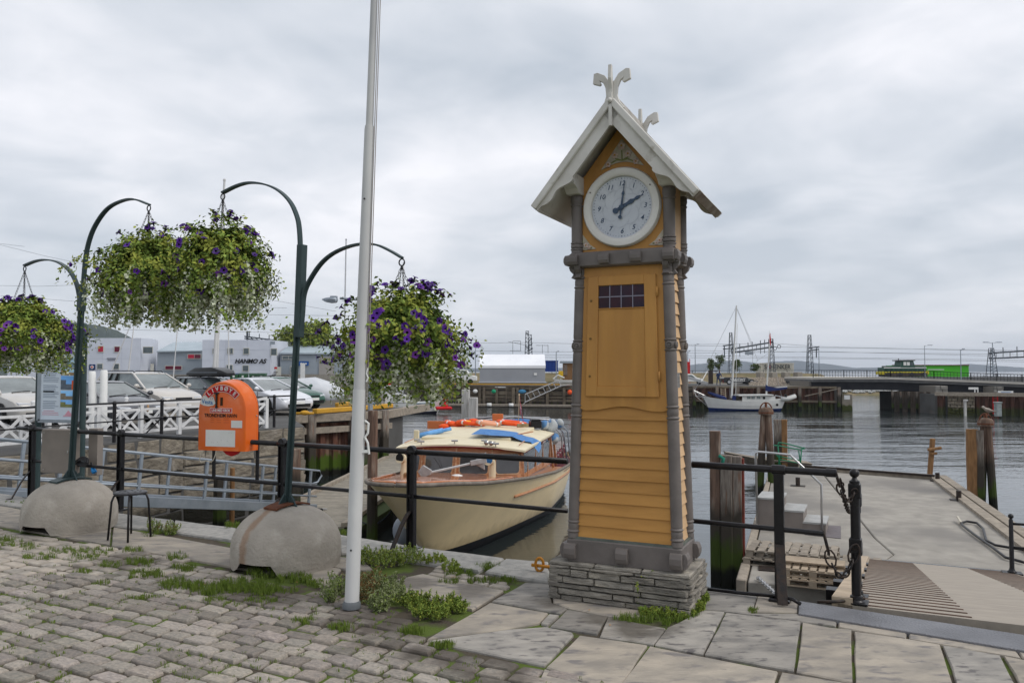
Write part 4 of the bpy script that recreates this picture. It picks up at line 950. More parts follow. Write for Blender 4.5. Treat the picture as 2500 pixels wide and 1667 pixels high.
def norm(a): return a/(np.linalg.norm(a, axis=-1, keepdims=True)+1e-9)
def petunia(k):
 rr = random.Random(k); b = MB(); R_ = 1.0; n = 10; ring = []
 for j in range(n):
  a = 2*pi*j/n; r = R_*(1.0 if j % 2 == 0 else .80)*rr.uniform(.92, 1.05); ring.append(V(cos(a)*r, sin(a)*r, rr.uniform(-.1, .14)))
 mid = [V(cos(2*pi*j/n)*.3, sin(2*pi*j/n)*.3, -.1) for j in range(n)]; bot = [V(cos(2*pi*j/n)*.12, sin(2*pi*j/n)*.12, -1.1) for j in range(n)]
 vs = ring+mid+bot; b.add(vs, [(j, (j+1) % n, n+(j+1) % n, n+j) for j in range(n)]); b.m = 1; b.add(mid+bot, [(j, (j+1) % n, n+(j+1) % n, n+j) for j in range(n)])
 return b
PET = [petunia(k).mesh('petunia_flower', [petal, petald]) for k in range(4)]
PETL = [petunia(k).mesh('petunia_flower', [petall, petald]) for k in range(2)]
def basket(label, key, cpx, wpx, top, bot, nfl, gshare, seed, asym=0):
 rng = np.random.default_rng(seed); rr = random.Random(seed); lw_ = [rr.random() for _ in range(17)]
 h = RINGS[key]; Y = h.y
 # real sizes taken at the depth of the hook
 k = Y/F; R_ = wpx/2*k; C = V(h.x, h.y, 0); zt = P(0, top*1.0629, Y).z; zb = P(0, bot*1.0629, Y).z; H = zt-zb
 zc = zt - H*.42
 root = T('hanging_basket', label, 'hanging flower basket', V(C.x, C.y, zb), 'hanging petunia baskets')
 bc = V(C.x, C.y, zc - .02)
 b = MB(); b.lathe([(.05, -.17), (.13, -.13), (.19, -.05), (.20, .05), (.19, .06), (.02, .04)], bc, 20); b.build('bowl', M('basket_liner', (.03, .022, .015), (.05, .04, .03), ns=20, rough=.95) if 'basket_liner' not in bpy.data.materials else bpy.data.materials['basket_liner'], root, smooth=True)
 for i in range(4):
  a = 2*pi*i/4+.5; e_ = bc + V(cos(a)*.19, sin(a)*.19, .05); cb = MB(); L_ = (e_-h).length; nl = int(L_/.03); d = (e_-h)/L_; sd = d.cross(V(.3, .9, .1)).normalized(); s2_ = d.cross(sd)
  for q in range(nl):
   cpt = h + d*(L_*(q+.5)/nl); w = sd if q % 2 else s2_
   cb.tube([cpt + d*cos(2*pi*t/8)*.019 + w*sin(2*pi*t/8)*.008 for t in range(9)], .0024, 4, False)
  cb.build('chain', black, root)
 # stems: arching out, then hanging
 segs = 26; pts, dirs, tt, typ, out = [], [], [], [], []
 ns = 760
 for i in range(ns):
  az = rr.uniform(0, 2*pi); el = rr.uniform(-.25, 1.35); silver = rr.random() > gshare+.12*math.sin(az*2+seed)
  if silver: el = rr.uniform(-.9, .25)
  ln = rr.uniform(.55, 1.0)
  env = R_*(1+asym*.18*cos(az))*(1+.16*math.sin(az*3+seed)+.08*math.sin(az*5+seed*2))
  p = np.array([C.x, C.y, zc]) + np.array([cos(az)*cos(el), sin(az)*cos(el), sin(el)])*.08
  d = np.array([cos(az)*cos(el), sin(az)*cos(el), sin(el)*.9]); step = env*1.12*ln/segs
  if el > .6: step = (zt-zc)*1.02*ln/segs
  grav = rr.uniform(.045, .085) if not silver else rr.uniform(.07, .12)
  if silver: step *= 1.12;
  kk = rr.random() < .10
  n2 = segs + (rr.randint(6, 18) if (kk or silver and rr.random() < .35) else 0)
  for q in range(n2):
   d = d + np.array([0, 0, -grav]) + rng.normal(0, .07, 3); d /= np.linalg.norm(d)
   hr = math.hypot(p[0]-C.x, p[1]-C.y); dz_ = (p[2]-zc)/(zt-zc)
   if hr > env*((1-.6*min(1, -dz_*.75)**1.2) if dz_ < 0 else (1-.42*dz_)): d[0] *= .4; d[1] *= .4; d /= np.linalg.norm(d)
   p = p + d*step
   if p[2] < zb + H*(-.04 if (kk or i % 9 == 0) else .03+.36*lw_[int(az*5.3) % 17]): break
   if p[2] > zt: d[2] = -abs(d[2])
   if q < 7: continue
   pts.append(p.copy()); dirs.append(d.copy()); tt.append(q/segs); typ.append(silver); out.append(az)
 pts = np.array(pts); dirs = np.array(dirs); typ = np.array(typ); tt = np.array(tt)
 low = (pts[:, 2] < zc - H*.10)
 def mk(sel, rep, sz, spread, mats, probs, name, shape=.5):
  idx = np.where(sel)[0]; idx = np.repeat(idx, rep); n = len(idx)
  Pp = pts[idx] + rng.normal(0, spread, (n, 3)); rad = Pp - np.array([C.x, C.y, zc-.15]); rad = norm(rad)
  Nn = norm(rad*.8 + rng.normal(0, .55, (n, 3)) + np.array([0, 0, .35])); Dd = norm(np.cross(Nn, rng.normal(0, 1, (n, 3))))
  mi = rng.choice(len(mats), n, p=probs)
  # clumps: pick the same tone for a neighbourhood
  ph = np.sin(Pp[:, 0]*23+1.3*seed)+np.sin(Pp[:, 1]*19+seed)+np.sin(Pp[:, 2]*27+2*seed); mi = np.where(ph > 1.1, len(mats)-1, mi); mi = np.where((ph < -1.2) & (len(mats) > 2), 1, mi)
  leafobj(name, leafmesh(Pp, Nn, Dd, rng.uniform(sz*.7, sz*1.35, n), shape), mats, root, (C.x, C.y, zb), mi, kind='stuff')
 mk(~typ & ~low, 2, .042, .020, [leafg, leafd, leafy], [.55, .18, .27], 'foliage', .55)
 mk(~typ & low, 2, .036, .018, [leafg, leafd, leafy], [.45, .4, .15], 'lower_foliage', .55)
 mk(typ, 2, .034, .014, [leafs, leafg], [.85, .15], 'silver_foliage', .8)
 # petunia flowers near the outer surface
 rad = np.linalg.norm((pts-np.array([C.x, C.y, zc]))/np.array([R_, R_, H*.5]), axis=1)
 cand = np.where(~typ & (rad > .72) & (pts[:, 2] > zc-H*.33))[0]
 wts = np.exp((pts[cand, 2]-zc)/H*3.2); wts = wts*(pts[cand, 1] < C.y+.25); wts /= wts.sum()
 ch = rng.choice(cand, nfl, False, wts)
 for i in ch:
  p = pts[i]; r = p-np.array([C.x, C.y, zc-.1]); r = r/np.linalg.norm(r); r = r + rng.normal(0, .4, 3) + np.array([0, -.35, .1]); r /= np.linalg.norm(r)
  me = rr.choice(PET) if rr.random() > (.06 if p[2] > zc else .35) else rr.choice(PETL)
  q = Vector(r).to_track_quat('Z', 'Y').to_euler(); sc = rr.uniform(.026, .040)
  inst(me, 'petunia_flower', root, Vector(p)+Vector(r)*.03, q, (sc, sc, sc))
 return root
basket('wide petunia basket with long silver trails hanging right behind the white flagpole', 'RB', 985, 415, 645, 915, 145, .54, 5, .3)
basket('yellow green basket hanging from the tallest arm with few purple flowers on top', 'MB', 547, 270, 492, 748, 66, .60, 12, -.1)
basket('yellow green basket overlapping the left green pole and merging rightwards into another basket', 'ML', 360, 315, 522, 742, 46, .58, 23, -.35)
basket('deep purple petunia basket cut by the left edge of the picture', 'LB', 66, 285, 682, 850, 170, .66, 31, .2)
# ================================================================ railing on the quay edge
def rl(u, v): return G(u, v)
R0, R1, R3 = G(66, 1205), G(292, 1245), G(1004, 1340)
RB_ = G(1905, 1466)
def railz(p, z): return V(p.x, p.y, z)
ZT, ZM = .955, .50
def ipost(p, par, h=ZT, w=.085, d=.055, rz=-.5):
 b = MB(); b.box(p+V(0, 0, h/2-.01), (w, .012, h-.02), rz)
 c_, s_ = cos(rz), sin(rz)
 for q in (-1, 1): b.box(p+V(c_*q*(w/2-.006), s_*q*(w/2-.006), h/2-.01), (.012, d, h-.02), rz)
 b.lathe([(w/2, -d/2), (w/2, d/2)], p+V(0, 0, h-.012), 14, V(-s_, c_, 0)); b.box(p+V(0, 0, .01), (.17, .13, .02), rz)
 return b.build('post', black, par, bevel=.003)
def brace(p, par, dirv, h=.36, run=.20):
 b = MB(); pts = [p+V(0, 0, h), p+V(0, 0, h-.03)+dirv*.03, p+dirv*run*.5+V(0, 0, h*.62), p+dirv*run+V(0, 0, .02), p+dirv*(run+.06)+V(0, 0, .012)]
 for i in range(len(pts)-1): b.bar(pts[i], pts[i+1], .055, .012, up=dirv)
 return b.build('brace', blackr, par)
LR = T('iron_railing', 'long black iron two rail railing along the quay edge left of the clock tower', 'railing', R1)
BR = V(-.75, -.66, 0)
u645 = OP(678, 1225, R1, QD); P2 = R1 + (R3-R1)*.53;
def onrail(u):
 best = min([R1+(R3-R1)*(i/200-.6) for i in range(400)], key=lambda q: abs(PR(q)[0]-u)); return best
P2 = onrail(687); P2.z = 0
tE = onrail(1384); tE.z = 0
tS = onrail(40); tS.z = 0
R0b = onrail(76); R0b.z = 0
posts = [R0b, R1, P2, R3]
for p in posts: ipost(p, LR)
for p in posts: brace(p+BR*.02, LR, BR)
bb = [railz(q, ZT-.03) for q in [tS] + posts + [tE]]
for i in range(len(bb)-1):
 b = MB(); b.tube([bb[i], bb[i+1]], .026, 12); b.build('top_rail', black, LR, smooth=True)
bb = [railz(q, ZM) for q in posts + [tE]]
for i in range(len(bb)-1):
 b = MB(); b.tube([bb[i], bb[i+1]], .019, 10); b.build('middle_rail', black, LR, smooth=True)
for p in posts: b = MB(); b.tube([railz(p, ZT-.03)-QD*.06, railz(p, ZT-.03)+QD*.06], .031, 12); b.build('rail_sleeve', black, LR, smooth=True)
RR = T('iron_railing', 'short black iron railing between the clock tower and the ball topped chain post', 'railing', RB_)
e1 = G(1725, 1440); tR = OP(1668, 1100, RB_, (RB_-G(1720, 1405)).normalized()*V(1,1,0)) if False else None
rdir = V(.868, -.497, 0)
ta = OP(1690, 1149, RB_, rdir); te = OP(2042, 1160, RB_, rdir); te2 = OP(2012, 1300, RB_, rdir)
b = MB(); b.tube([railz(ta, .965), railz(RB_, .965), railz(te, .965)], .026, 14); b.tube([railz(te, .965)-rdir*.07, railz(te, .965)], .031, 14); b.build('top_rail', black, RR, auto=40)
b = MB(); b.tube([railz(ta, .525), railz(te2, .525)], .019, 12); b.build('middle_rail', black, RR, auto=40)
b = MB(); b.box(RB_+V(0, 0, .48), (.07, .045, .98), -.5); b.box(RB_+V(0, 0, .01), (.15, .12, .02), -.5); b.tube([railz(RB_, .965)-rdir*.05, railz(RB_, .965)+rdir*.05], .036, 12); b.build('post', black, RR, bevel=.004)
b = MB(); fb = G(1911, 1482); b.bar(RB_+V(-.01, -.03, .42), fb+V(0, 0, .015), .075, .012, up=V(0, 1, 0)); b.build('brace', blackr, RR, bevel=.003)
b = MB(); pk = [G(1720, 1436, .02), G(1800, 1446, .02), G(1900, 1455, .03), G(1935, 1462, .06), G(1955, 1474, .03)]; b.tube(pk, .014, 8)
b.build('power_cable', black, smooth=True, label='black cable lying on the quay edge between the tower plinth and the steel plate', cat='cable')
# chain posts
def chainpost(label, p, h=.97):
 t = T('chain_post', label, 'bollard post', p, 'ball topped posts of the chain barrier')
 b = MB(); b.lathe([(.055, 0), (.055, .02), (.045, .03), (.042, .055), (.032, .06), (.032, h-.24), (.036, h-.235), (.036, h-.06), (.022, h-.05), (.016, h-.035)], p, 16); b.build('shaft', black, t, auto=35)
 b = MB(); b.box(p+V(0, 0, .01), (.16, .14, .016), -.5); b.build('foot_plate', black, t, bevel=.003)
 b = MB(); b.lathe([(.034*sin(pi*i/10)+.001, -.034*cos(pi*i/10)) for i in range(11)], p+V(0, 0, h-.003), 16); b.build('ball', black, t, smooth=True)
 for z in (h-.13, h-.53):
  b = MB(); b.box(p+V(0, 0, z), (.085, .07, .11), -.5); b.build('chain_bracket', black, t, bevel=.008)
  b = MB(); q = p+V(-.02, -.045, z); b.tube([q+V(cos(2*pi*i/12)*.022, -.01*sin(2*pi*i/12), sin(2*pi*i/12)*.022) for i in range(13)], .006, 6, False); b.build('eye', blackr, t)
 return t
cpA = G(2091, 1472); cpB = cpA + RD*.82 + RX*-.01; cpB.z = -.17
chainpost('black ball topped iron post at the near left corner of the ramp', cpA, .95)
chainpost('second black ball topped iron post just behind the near one at the ramp corner', cpB, .93)
def chain(label, a, c, sag, m=blackr, r=.0065, ll=.052, extra=None, group=None):
 if extra is None: n = max(4, int((c-a).length*1.15/(ll*.72))); pts = [a.lerp(c, i/n)+V(0, 0, -sag*4*(i/n)*(1-i/n)) for i in range(n+1)]
 else: pts = extra; n = len(pts)-1
 t = T('chain', label, 'chain', min(pts, key=lambda q: q.z), group)
 for i in range(n):
  d = pts[i+1]-pts[i]; L_ = d.length; d = d/L_; sd = d.cross(V(.2, .9, .1)).normalized(); w = sd if i % 2 else d.cross(sd); cpt = (pts[i]+pts[i+1])/2
  b = MB(); b.tube([cpt + d*cos(2*pi*q/10)*L_*.68 + w*sin(2*pi*q/10)*L_*.36 for q in range(11)], r, 6, False); b.build('link', m, t, smooth=True)
 return t
a = railz(te, .96); q0 = cpA+V(-.03, -.05, .81)
chain('black iron chain hanging from the top rail end to the ball topped post', a, q0, .12, r=.007)
chain('doubled loop of chain bunched under the end of the top rail', a+V(.03, 0, -.04), cpB+V(-.02, -.03, .80), .16, r=.006)
chain('slack black chain hanging from the middle rail end down to the ramp edge', railz(te2, .52), cpA+V(-.02, -.05, .42), .26, r=.007)
b = MB(); q = cpA+V(-.2, -.03, .02); b.tube([q+V(-.1, 0, 0), q+V(.05, -.03, .01), q+V(.16, .05, .0), q+V(.26, .02, .02)], .012, 6); b.build('chain_tail', blackr, smooth=True, label='short dark cable tail around the foot of the near ball topped post', cat='cable')
# far railing on the right of the ramp
rt = T('ramp_railing', 'black railing with ball topped post on the far right side of the ramp', 'railing', G(2462, 1393, -1.2))
pb = RP(RW-.06, .93)
for p, h in ((pb, 1.0), (pb+V(.42, -.22, 0), 1.0)):
 b = MB(); b.lathe([(.07, 0), (.07, .04), (.05, .06), (.038, .1), (.034, h-.08), (.02, h-.05)], p, 14); b.ball(p+V(0, 0, h-.01), .045); b.box(p+V(0, 0, .01), (.3, .22, .03), -.4); b.build('post', black, rt, auto=40)
for z in (.86, .45):
 b = MB(); b.tube([pb+V(0, 0, z), pb+V(2.6, -1.2, z+.02)], .022, 8); b.build('rail', black, rt, smooth=True)
# ================================================================ lifebuoy box
LBx = onrail(540); LBx.z = 0
lb = T('lifebuoy_box', 'orange arched lifebuoy cabinet mounted on the quay railing', 'lifebuoy box', LBx)
yaw = radians(17); FX = V(cos(yaw), -sin(yaw), 0); FN = V(-sin(yaw), -cos(yaw), 0)    # front normal towards camera
Yl = LBx.y - .12
def lpx(u, v): return P(u, v, Yl-.1)
pL, pR = lpx(480, 1094), lpx(606, 1106); W_ = (pR-pL).length/1.0; zb = (pL.z+pR.z)/2; zt = P(560, 931, Yl-.1).z;
Hh = zt-zb; hw = W_/2*1.09; cb_ = (pL+pR)/2-FX*.01; cb_.z = zb
def arch(hw, H, n=20):
 pts = [(-hw, 0), (hw, 0)]; r = hw; pts += [(hw*cos(pi*i/n), H-r*1.06+r*1.06*sin(pi*i/n)) for i in range(n+1)]; return pts
def archsec(s_, d, H0=0):
 return [cb_ + FX*x*s_ + UP*(y if y < .02 else y*(1-(1-s_)*.5)) - FN*d for x, y in arch(hw, Hh)]
b = MB(); b.loft([archsec(.93, -.01), archsec(.985, .0), archsec(1.0, .02), archsec(1.045, .17), archsec(1.06, .175), archsec(1.06, .19)], True, True)
b.build('cover', orange, lb, auto=32)
b = MB(); b.loft([[p for p in archsec(1.05, .19)], [p for p in archsec(1.05, .205)]]); b.build('back_plate', black, lb)
def LP(x, z, off=.012): return cb_ + FX*x*hw + UP*z*Hh + FN*off
def sticker(x0, x1, z0, z1, m, name, off=.0115, th=.0015):
 b = MB(); vs = [LP(x, z, o) for o in (off, off+th) for x, z in ((x0, z0), (x1, z0), (x1, z1), (x0, z1))]
 b.add(vs, [(3, 2, 1, 0), (4, 5, 6, 7), (0, 1, 5, 4), (1, 2, 6, 5), (2, 3, 7, 6), (3, 0, 4, 7)]); return b.build(name, m, lb)
sticker(-.65, .58, .06, .30, whitep, 'blank_notice'); sticker(.41, .86, .335, .44, whitep, 'small_notice')
b = MB(); rr_ = random.Random(4)
for k in range(9):
 x, z = rr_.uniform(-.6, .5), rr_.uniform(.09, .3); b.add([LP(x, z, .0135), LP(x+.02, z, .0135), LP(x+.035, z+.012, .0135)], [(0, 1, 2)])
b.build('scuff_marks', M('scuff_grey', (.25, .25, .25)), lb, kind='stuff')
sticker(-.48, .44, .545, .615, M('label_white', (.65, .6, .58)), 'line_label_border'); sticker(-.46, .42, .552, .608, redp, 'line_label', .0128)
text('LINE MED KROK', .038, LP(-.02, .580, .0145), FX, UP, whitep, 'label_text', lb, ext=.0006, bold=.0012, sx=.86)
text('TRONDHEIM HAVN', .054, LP(-.03, .505, .0125), FX, UP, blackp, 'lettering', lb, ext=.0006, bold=.0012, sx=.88)
# red arc sign
def arcband(r0, r1, a0, a1, off, m, name, cz=.58, n=20):
 b = MB(); vs = []
 for o in (off, off+.0015):
  for i in range(n+1):
   a = a0+(a1-a0)*i/n
   for r in (r0, r1): vs.append(cb_ + FX*(sin(a)*r) + UP*(cz*Hh+cos(a)*r) + FN*o)
 q = 2*(n+1); fs = []
 for i in range(n): fs += [(q+2*i, q+2*i+1, q+2*i+3, q+2*i+2), (2*i, 2*i+2, 2*i+3, 2*i+1), (2*i, q+2*i, q+2*i+2, 2*i+2), (2*i+1, 2*i+3, q+2*i+3, q+2*i+1)]
 b.add(vs, fs); return b.build(name, m, lb)
rA = hw*.95; aspan = .84; cz_ = 1-1.05*hw/Hh-.012
arcband(rA-.075, rA+.004, -aspan-.03, aspan+.03, .0115, bpy.data.materials['label_white'], 'sign_border', cz=cz_); arcband(rA-.069, rA-.002, -aspan, aspan, .013, redp, 'arched_sign', cz=cz_)
for i, chh in enumerate('LIVBØYE'):
 a = -aspan*.82 + aspan*1.64*i/6; r = rA-.036; p = cb_ + FX*(sin(a)*r) + UP*(cz_*Hh+cos(a)*r) + FN*.0155
 text(chh, .062, p, FX*cos(a)-UP*sin(a), UP*cos(a)+FX*sin(a), whitep, 'sign_letter', lb, ext=.0006, bold=.0018)
# Vesta sticker
pts = [(-.90, .675), (-.75, .65), (-.55, .64), (-.36, .65), (-.25, .68), (-.32, .75), (-.37, .785), (-.5, .77), (-.76, .795), (-.86, .74)]
b = MB(); o = cb_ + FN*.0115; b.slab([(x*hw, z*Hh) for x, z in pts], o, FX, UP, FN, .0015); b.build('oval_sticker', whitep, lb)
text('Vesta', .068, LP(-.60, .70, .0135), FX*.995-UP*.08, UP, bluep, 'sticker_text', lb, ext=.0005, bold=.0012, sx=.95)
text('( )', .036, LP(-.42, .755, .0135), FX, UP, redp, 'sticker_logo', lb, ext=.0005)
# handle hook and slot
b = MB(); b.bar(LP(-.20, .63, .02), LP(-.20, .82, .02), .02, .018, up=FN); b.bar(LP(-.29, .83, .02), LP(-.11, .83, .02), .018, .018, up=FN); b.bar(LP(-.25, .625, .02), LP(-.15, .625, .02), .016, .016, up=FN); b.build('latch_handle', black, lb, bevel=.004)
sticker(-.055, .05, .65, .77, M('slot_shadow_brown', (.05, .025, .01)), 'slot')
b = MB();
for z in (.465, .44, .405):
 for x0, x1 in ((-.45, -.30), (-.2, .0), (.08, .33)): b.add([LP(x0, z, .0116), LP(x1, z, .0116), LP(x1, z+.006, .0116), LP(x0, z+.006, .0116)], [(0, 1, 2, 3)])
b.build('embossed_lines', M('emboss_shade_orange', (.45, .07, .01)), lb, kind='stuff')  # shade of the embossed lettering painted as flat darker strips
for z in (.1, .5):
 p = cb_ + FX*hw*1.05 + UP*z*Hh - FN*.16
 b = MB(); b.lathe([(.008, 0), (.008, .006), (.003, .009)], p, 8, FX); b.build('bolt', steel, lb)
for x in (-.82, 1.02):
 p = cb_ + FX*hw*x - FN*.2; b = MB(); b.box(V(p.x, p.y, (ZM+zb+.2)/2), (.035, .02, (zb+.2-ZM)), -yaw); b.build('leg', black, lb)
b = MB(); b.bar(V(0, 0, 0)+railz(onrail(PR(cb_ - FX*hw*.82)[0]), ZM), railz(onrail(PR(cb_ + FX*hw)[0]), ZM), .03, .03); b.build('cross_bar', black, lb)
b = MB(); p = cb_+FX*.05-FN*.1; b.slab([(-.13, 0), (-.07, -.055), (.0, -.075), (.07, -.05), (.12, 0)], p+UP*.005, FX, UP, -FN, .03); b.build('lifebuoy_edge', redp, lb)
b = MB(); p = cb_-FX*hw*.78; b.tube([p+FX*q+UP*z for q, z in ((.02, 0), (-.03, -.05), (-.045, -.11), (-.02, -.135), (.03, -.115), (.09, -.125), (.13, -.11), (.16, -.05), (.17, 0))], .005, 6); b.build('rope', M('pale_rope', (.5, .46, .38), rough=.9), lb)
# ================================================================ info board and cabinet
ib0 = G(140, 1175); iy = 10.9
ib = T('information_board', 'tall framed tourist information board on two dark green legs', 'information board', V(P(140, 1100, iy).x, iy, 0))
bl, br_ = P(97, 1024, iy), P(186, 1026, iy); bt = P(100, 838, iy)
bx = (br_-bl); bw = bx.length; bx = bx.normalized(); bh = bt.z-bl.z; bn = V(bx.y, -bx.x, 0); bn = -bn if bn.y > 0 else bn
def IB(x, z, off=.0): return bl + bx*x*bw + UP*z*bh + bn*off
b = MB(); b.add([IB(x, z, o) for o in (-.04, 0) for x, z in ((-.02, -.01), (1.02, -.01), (1.02, 1.01), (-.02, 1.01))], [(3, 2, 1, 0), (4, 5, 6, 7), (0, 1, 5, 4), (1, 2, 6, 5), (2, 3, 7, 6), (3, 0, 4, 7)])
b.build('panel', M('board_pale_blue', (.55, .62, .70), (.50, .57, .66), ns=2, rough=.3, coat=.4), ib)
for a, c in (((-.04, -.015), (1.04, -.015)), ((-.04, 1.015), (1.04, 1.015)), ((-.03, -.015), (-.03, 1.015)), ((1.03, -.015), (1.03, 1.015))):
 b = MB(); b.bar(IB(*a, .0), IB(*c, .0), .045, .03, up=bn); b.build('frame_bar', galv, ib)
for x in (-.1, 1.12):
 p = IB(x, 0, -.05); b = MB(); b.tube([V(p.x, p.y, 0), V(p.x, p.y, bt.z+.25)], .042, 12); b.ball(V(p.x, p.y, bt.z+.25), .042); b.build('leg', dgreen, ib, auto=40)
rr_ = random.Random(9); b = MB(); gtx = M('board_print_grey', (.25, .3, .38));
def IR(b, x0, x1, z0, z1, off=.002): b.add([IB(x0, z0, off), IB(x1, z0, off), IB(x1, z1, off), IB(x0, z1, off)], [(0, 1, 2, 3)])
z = .80
while z > .14:
 if rr_.random() < .13: z -= .03
 IR(b, .08, .08+rr_.uniform(.32, .44), z, z+.008); z -= .022
b.build('printed_lines', gtx, ib, kind='stuff')
b = MB(); IR(b, .08, .5, .66, .68); IR(b, .08, .38, .36, .378); b.build('printed_headings', blackp, ib)
for k, (z0, z1, c1, c2) in enumerate([(.70, .83, (.35, .50, .62), (.13, .19, .24)), (.59, .68, (.3, .48, .62), (.22, .14, .07)), (.40, .58, (.12, .3, .6), (.08, .1, .13)), (.27, .385, (.2, .42, .7), (.15, .13, .1)), (.17, .265, (.18, .4, .75), (.14, .15, .06))]):
 b = MB(); IR(b, .56, .98, z0, z1, .003); ph = b.build('printed_photo', M('print_photo_sky_%s' % 'abcde'[k], c1, tuple(q*1.5 for q in c1), ns=6, rough=.3), ib)
 b = MB(); IR(b, .56, .98, z0, z0+(z1-z0)*.4, .0035); IR(b, .56, .70, z0, z0+(z1-z0)*.7, .0036); b.build('photo_foreground', M('print_photo_ground_%s' % 'abcde'[k], c2, tuple(q*1.6 for q in c2), ns=18, rough=.3), ph)
b = MB(); IR(b, .86, .98, .40, .52, .004); b.build('photo_figure', M('print_orange_red', (.6, .1, .03)), ib)
b = MB(); IR(b, .64, .93, .05, .062, .003); b.add([IB(.68, .065, .003), IB(.9, .065, .003), IB(.78, .13, .003)], [(0, 1, 2)]); b.build('ship_emblem', M('print_pink', (.6, .3, .38)), ib)
b = MB(); IR(b, .06, .52, .065, .073); IR(b, .06, .5, .09, .098); IR(b, .1, .4, .115, .122); b.build('red_lines', bpy.data.materials['print_pink'], ib)
b = MB(); IR(b, .12, .50, .86, .875); IR(b, .12, .42, .885, .90); IR(b, .1, .45, .91, .92); b.build('title_lines', gtx, ib)
cy_ = 9.95; c0, c1_, c2b = P(96, 1048, cy_), P(172, 1052, cy_-.12), P(96, 1155, cy_)
cbx = T('cable_cabinet', 'beige grey sheet metal cabinet fixed on the railing below the information board', 'cabinet', V((c0.x+c1_.x)/2, cy_, c2b.z))
xd = (c1_-c0); xd.z = 0; cw = xd.length; xd.normalize(); cn_ = V(xd.y, -xd.x, 0); ch_ = c0.z-c2b.z; m_ = M('beige_grey_metal', (.24, .21, .185), (.20, .175, .155), ns=4, rough=.55, bump=.1)
b = MB(); cen = V((c0.x+c1_.x)/2, cy_, c2b.z+ch_/2); b.obox(cen - cn_*.06, xd*cw/2, cn_*.06, UP*ch_/2); b.build('box', m_, cbx, bevel=.004)
b = MB(); b.obox(cen+cn_*.003, xd*cw/2*.98, cn_*.004, UP*ch_/2*.98); d_ = b.build('door', m_, cbx, bevel=.002)
b = MB(); b.box(cen+cn_*.01+xd*cw*.36+UP*-.0, (.015, .01, .03), 0);
for sx in (-.42, .42):
 for sz in (-.42, .42): b.lathe([(.006, 0), (.006, .004)], cen+cn_*.007+xd*cw*sx+UP*ch_*sz, 8, cn_)
b.build('screws', steel, d_)
b = MB(); q = cen + xd*(cw*.5+.12) - cn_*.25 + UP*-.02; b.obox(q, xd*.07, cn_*.05, UP*.3); b.build('narrow_cabinet', m_, label='narrow taupe cabinet standing behind the left green pole beside the railing', cat='cabinet', bevel=.004)
b = MB(); q = onrail(212); q = railz(q, ZM+.05)
for k in range(5): b.tube([q+QD*(cos(2*pi*i/12)*(.1+.012*k)-.03)+UP*(sin(2*pi*i/12)*.035-.01*k+.03)+QN*(-.03-.008*k) for i in range(13)], .008, 5)
b.tube([q+QD*.08, q+QD*.1+UP*-.06, q+QD*.11+UP*-.08], .01, 6); cbl = b.build('cable_coil', black, smooth=True, label='coiled black cable with a blue plug hung on the railing by the left green pole', cat='cable')
b = MB(); b.lathe([(.018, 0), (.022, .02), (.03, .03), (.03, .07), (.024, .075)], q+QD*.10+UP*-.07, 12, V(.5, -.2, -.6)); b.build('plug', M('blue_plug', (.02, .22, .55), rough=.35), cbl, smooth=True)
# ================================================================ stool
sc_ = (G(263, 1316)+G(312, 1322)+G(368, 1308)+G(320, 1301))/4
st = T('stool', 'small black metal stool with a round perforated seat beside the left concrete dome', 'stool', sc_)
b = MB(); zc_ = .455; nn2 = 32;
b.loft([[sc_+V(cos(2*pi*j/nn2)*r, sin(2*pi*j/nn2)*r, zc_+dz) for j in range(nn2)] for r, dz in ((.15, -.012), (.16, -.006), (.16, .006), (.15, .012))]); seat = b.build('seat', M('stool_seat_plastic', (.045, .045, .05), (.03, .03, .035), ns=8, rough=.35), st, auto=35)
b = MB()
for rr2, n2 in ((.05, 4), (.10, 10)):
 for j in range(n2):
  a = 2*pi*j/n2; b.lathe([(.011, 0), (.011, .0012)], sc_+V(cos(a)*rr2, sin(a)*rr2, zc_+.012), 8)
b.build('seat_holes', blackp, seat)
for u, v in ((263, 1319), (312, 1325), (368, 1310), (320, 1302)):
 f = G(u, v); dd = (f-sc_); dd.z = 0; dn_ = dd.normalized()
 b = MB(); b.tube([f+V(0, 0, .004), sc_+dn_*(dd.length*.86)+V(0, 0, .38), sc_+dn_*(.155)+V(0, 0, .435), sc_+dn_*.12+V(0, 0, .442), sc_+V(0, 0, .442)], .011, 8); b.build('leg', black, st, smooth=True)
# ================================================================ yellow mooring ring by the plinth
q = G(1317, 1398); t = T('mooring_ring', 'orange yellow iron mooring ring and bar on the kerb beside the tower plinth', 'mooring ring', q)
oy = M('ochre_iron', (.45, .20, .02), (.34, .13, .02), ns=14, rough=.6, bump=.3)
b = MB(); b.tube([q+UP*.05+(D1*.35+D2*.94)*0+(D2*cos(2*pi*i/20)*.012+D1*cos(2*pi*i/20)*.016)+V(0, 0, 0)+UP*(.055*sin(2*pi*i/20)+.02) + D1*cos(2*pi*i/20)*.015 for i in range(21)], .012, 8); b.build('ring', oy, t, smooth=True)
b = MB(); b.tube([q+UP*.06-D1*.07, q+UP*.06+D1*.09], .014, 10); b.build('bar', oy, t, smooth=True)
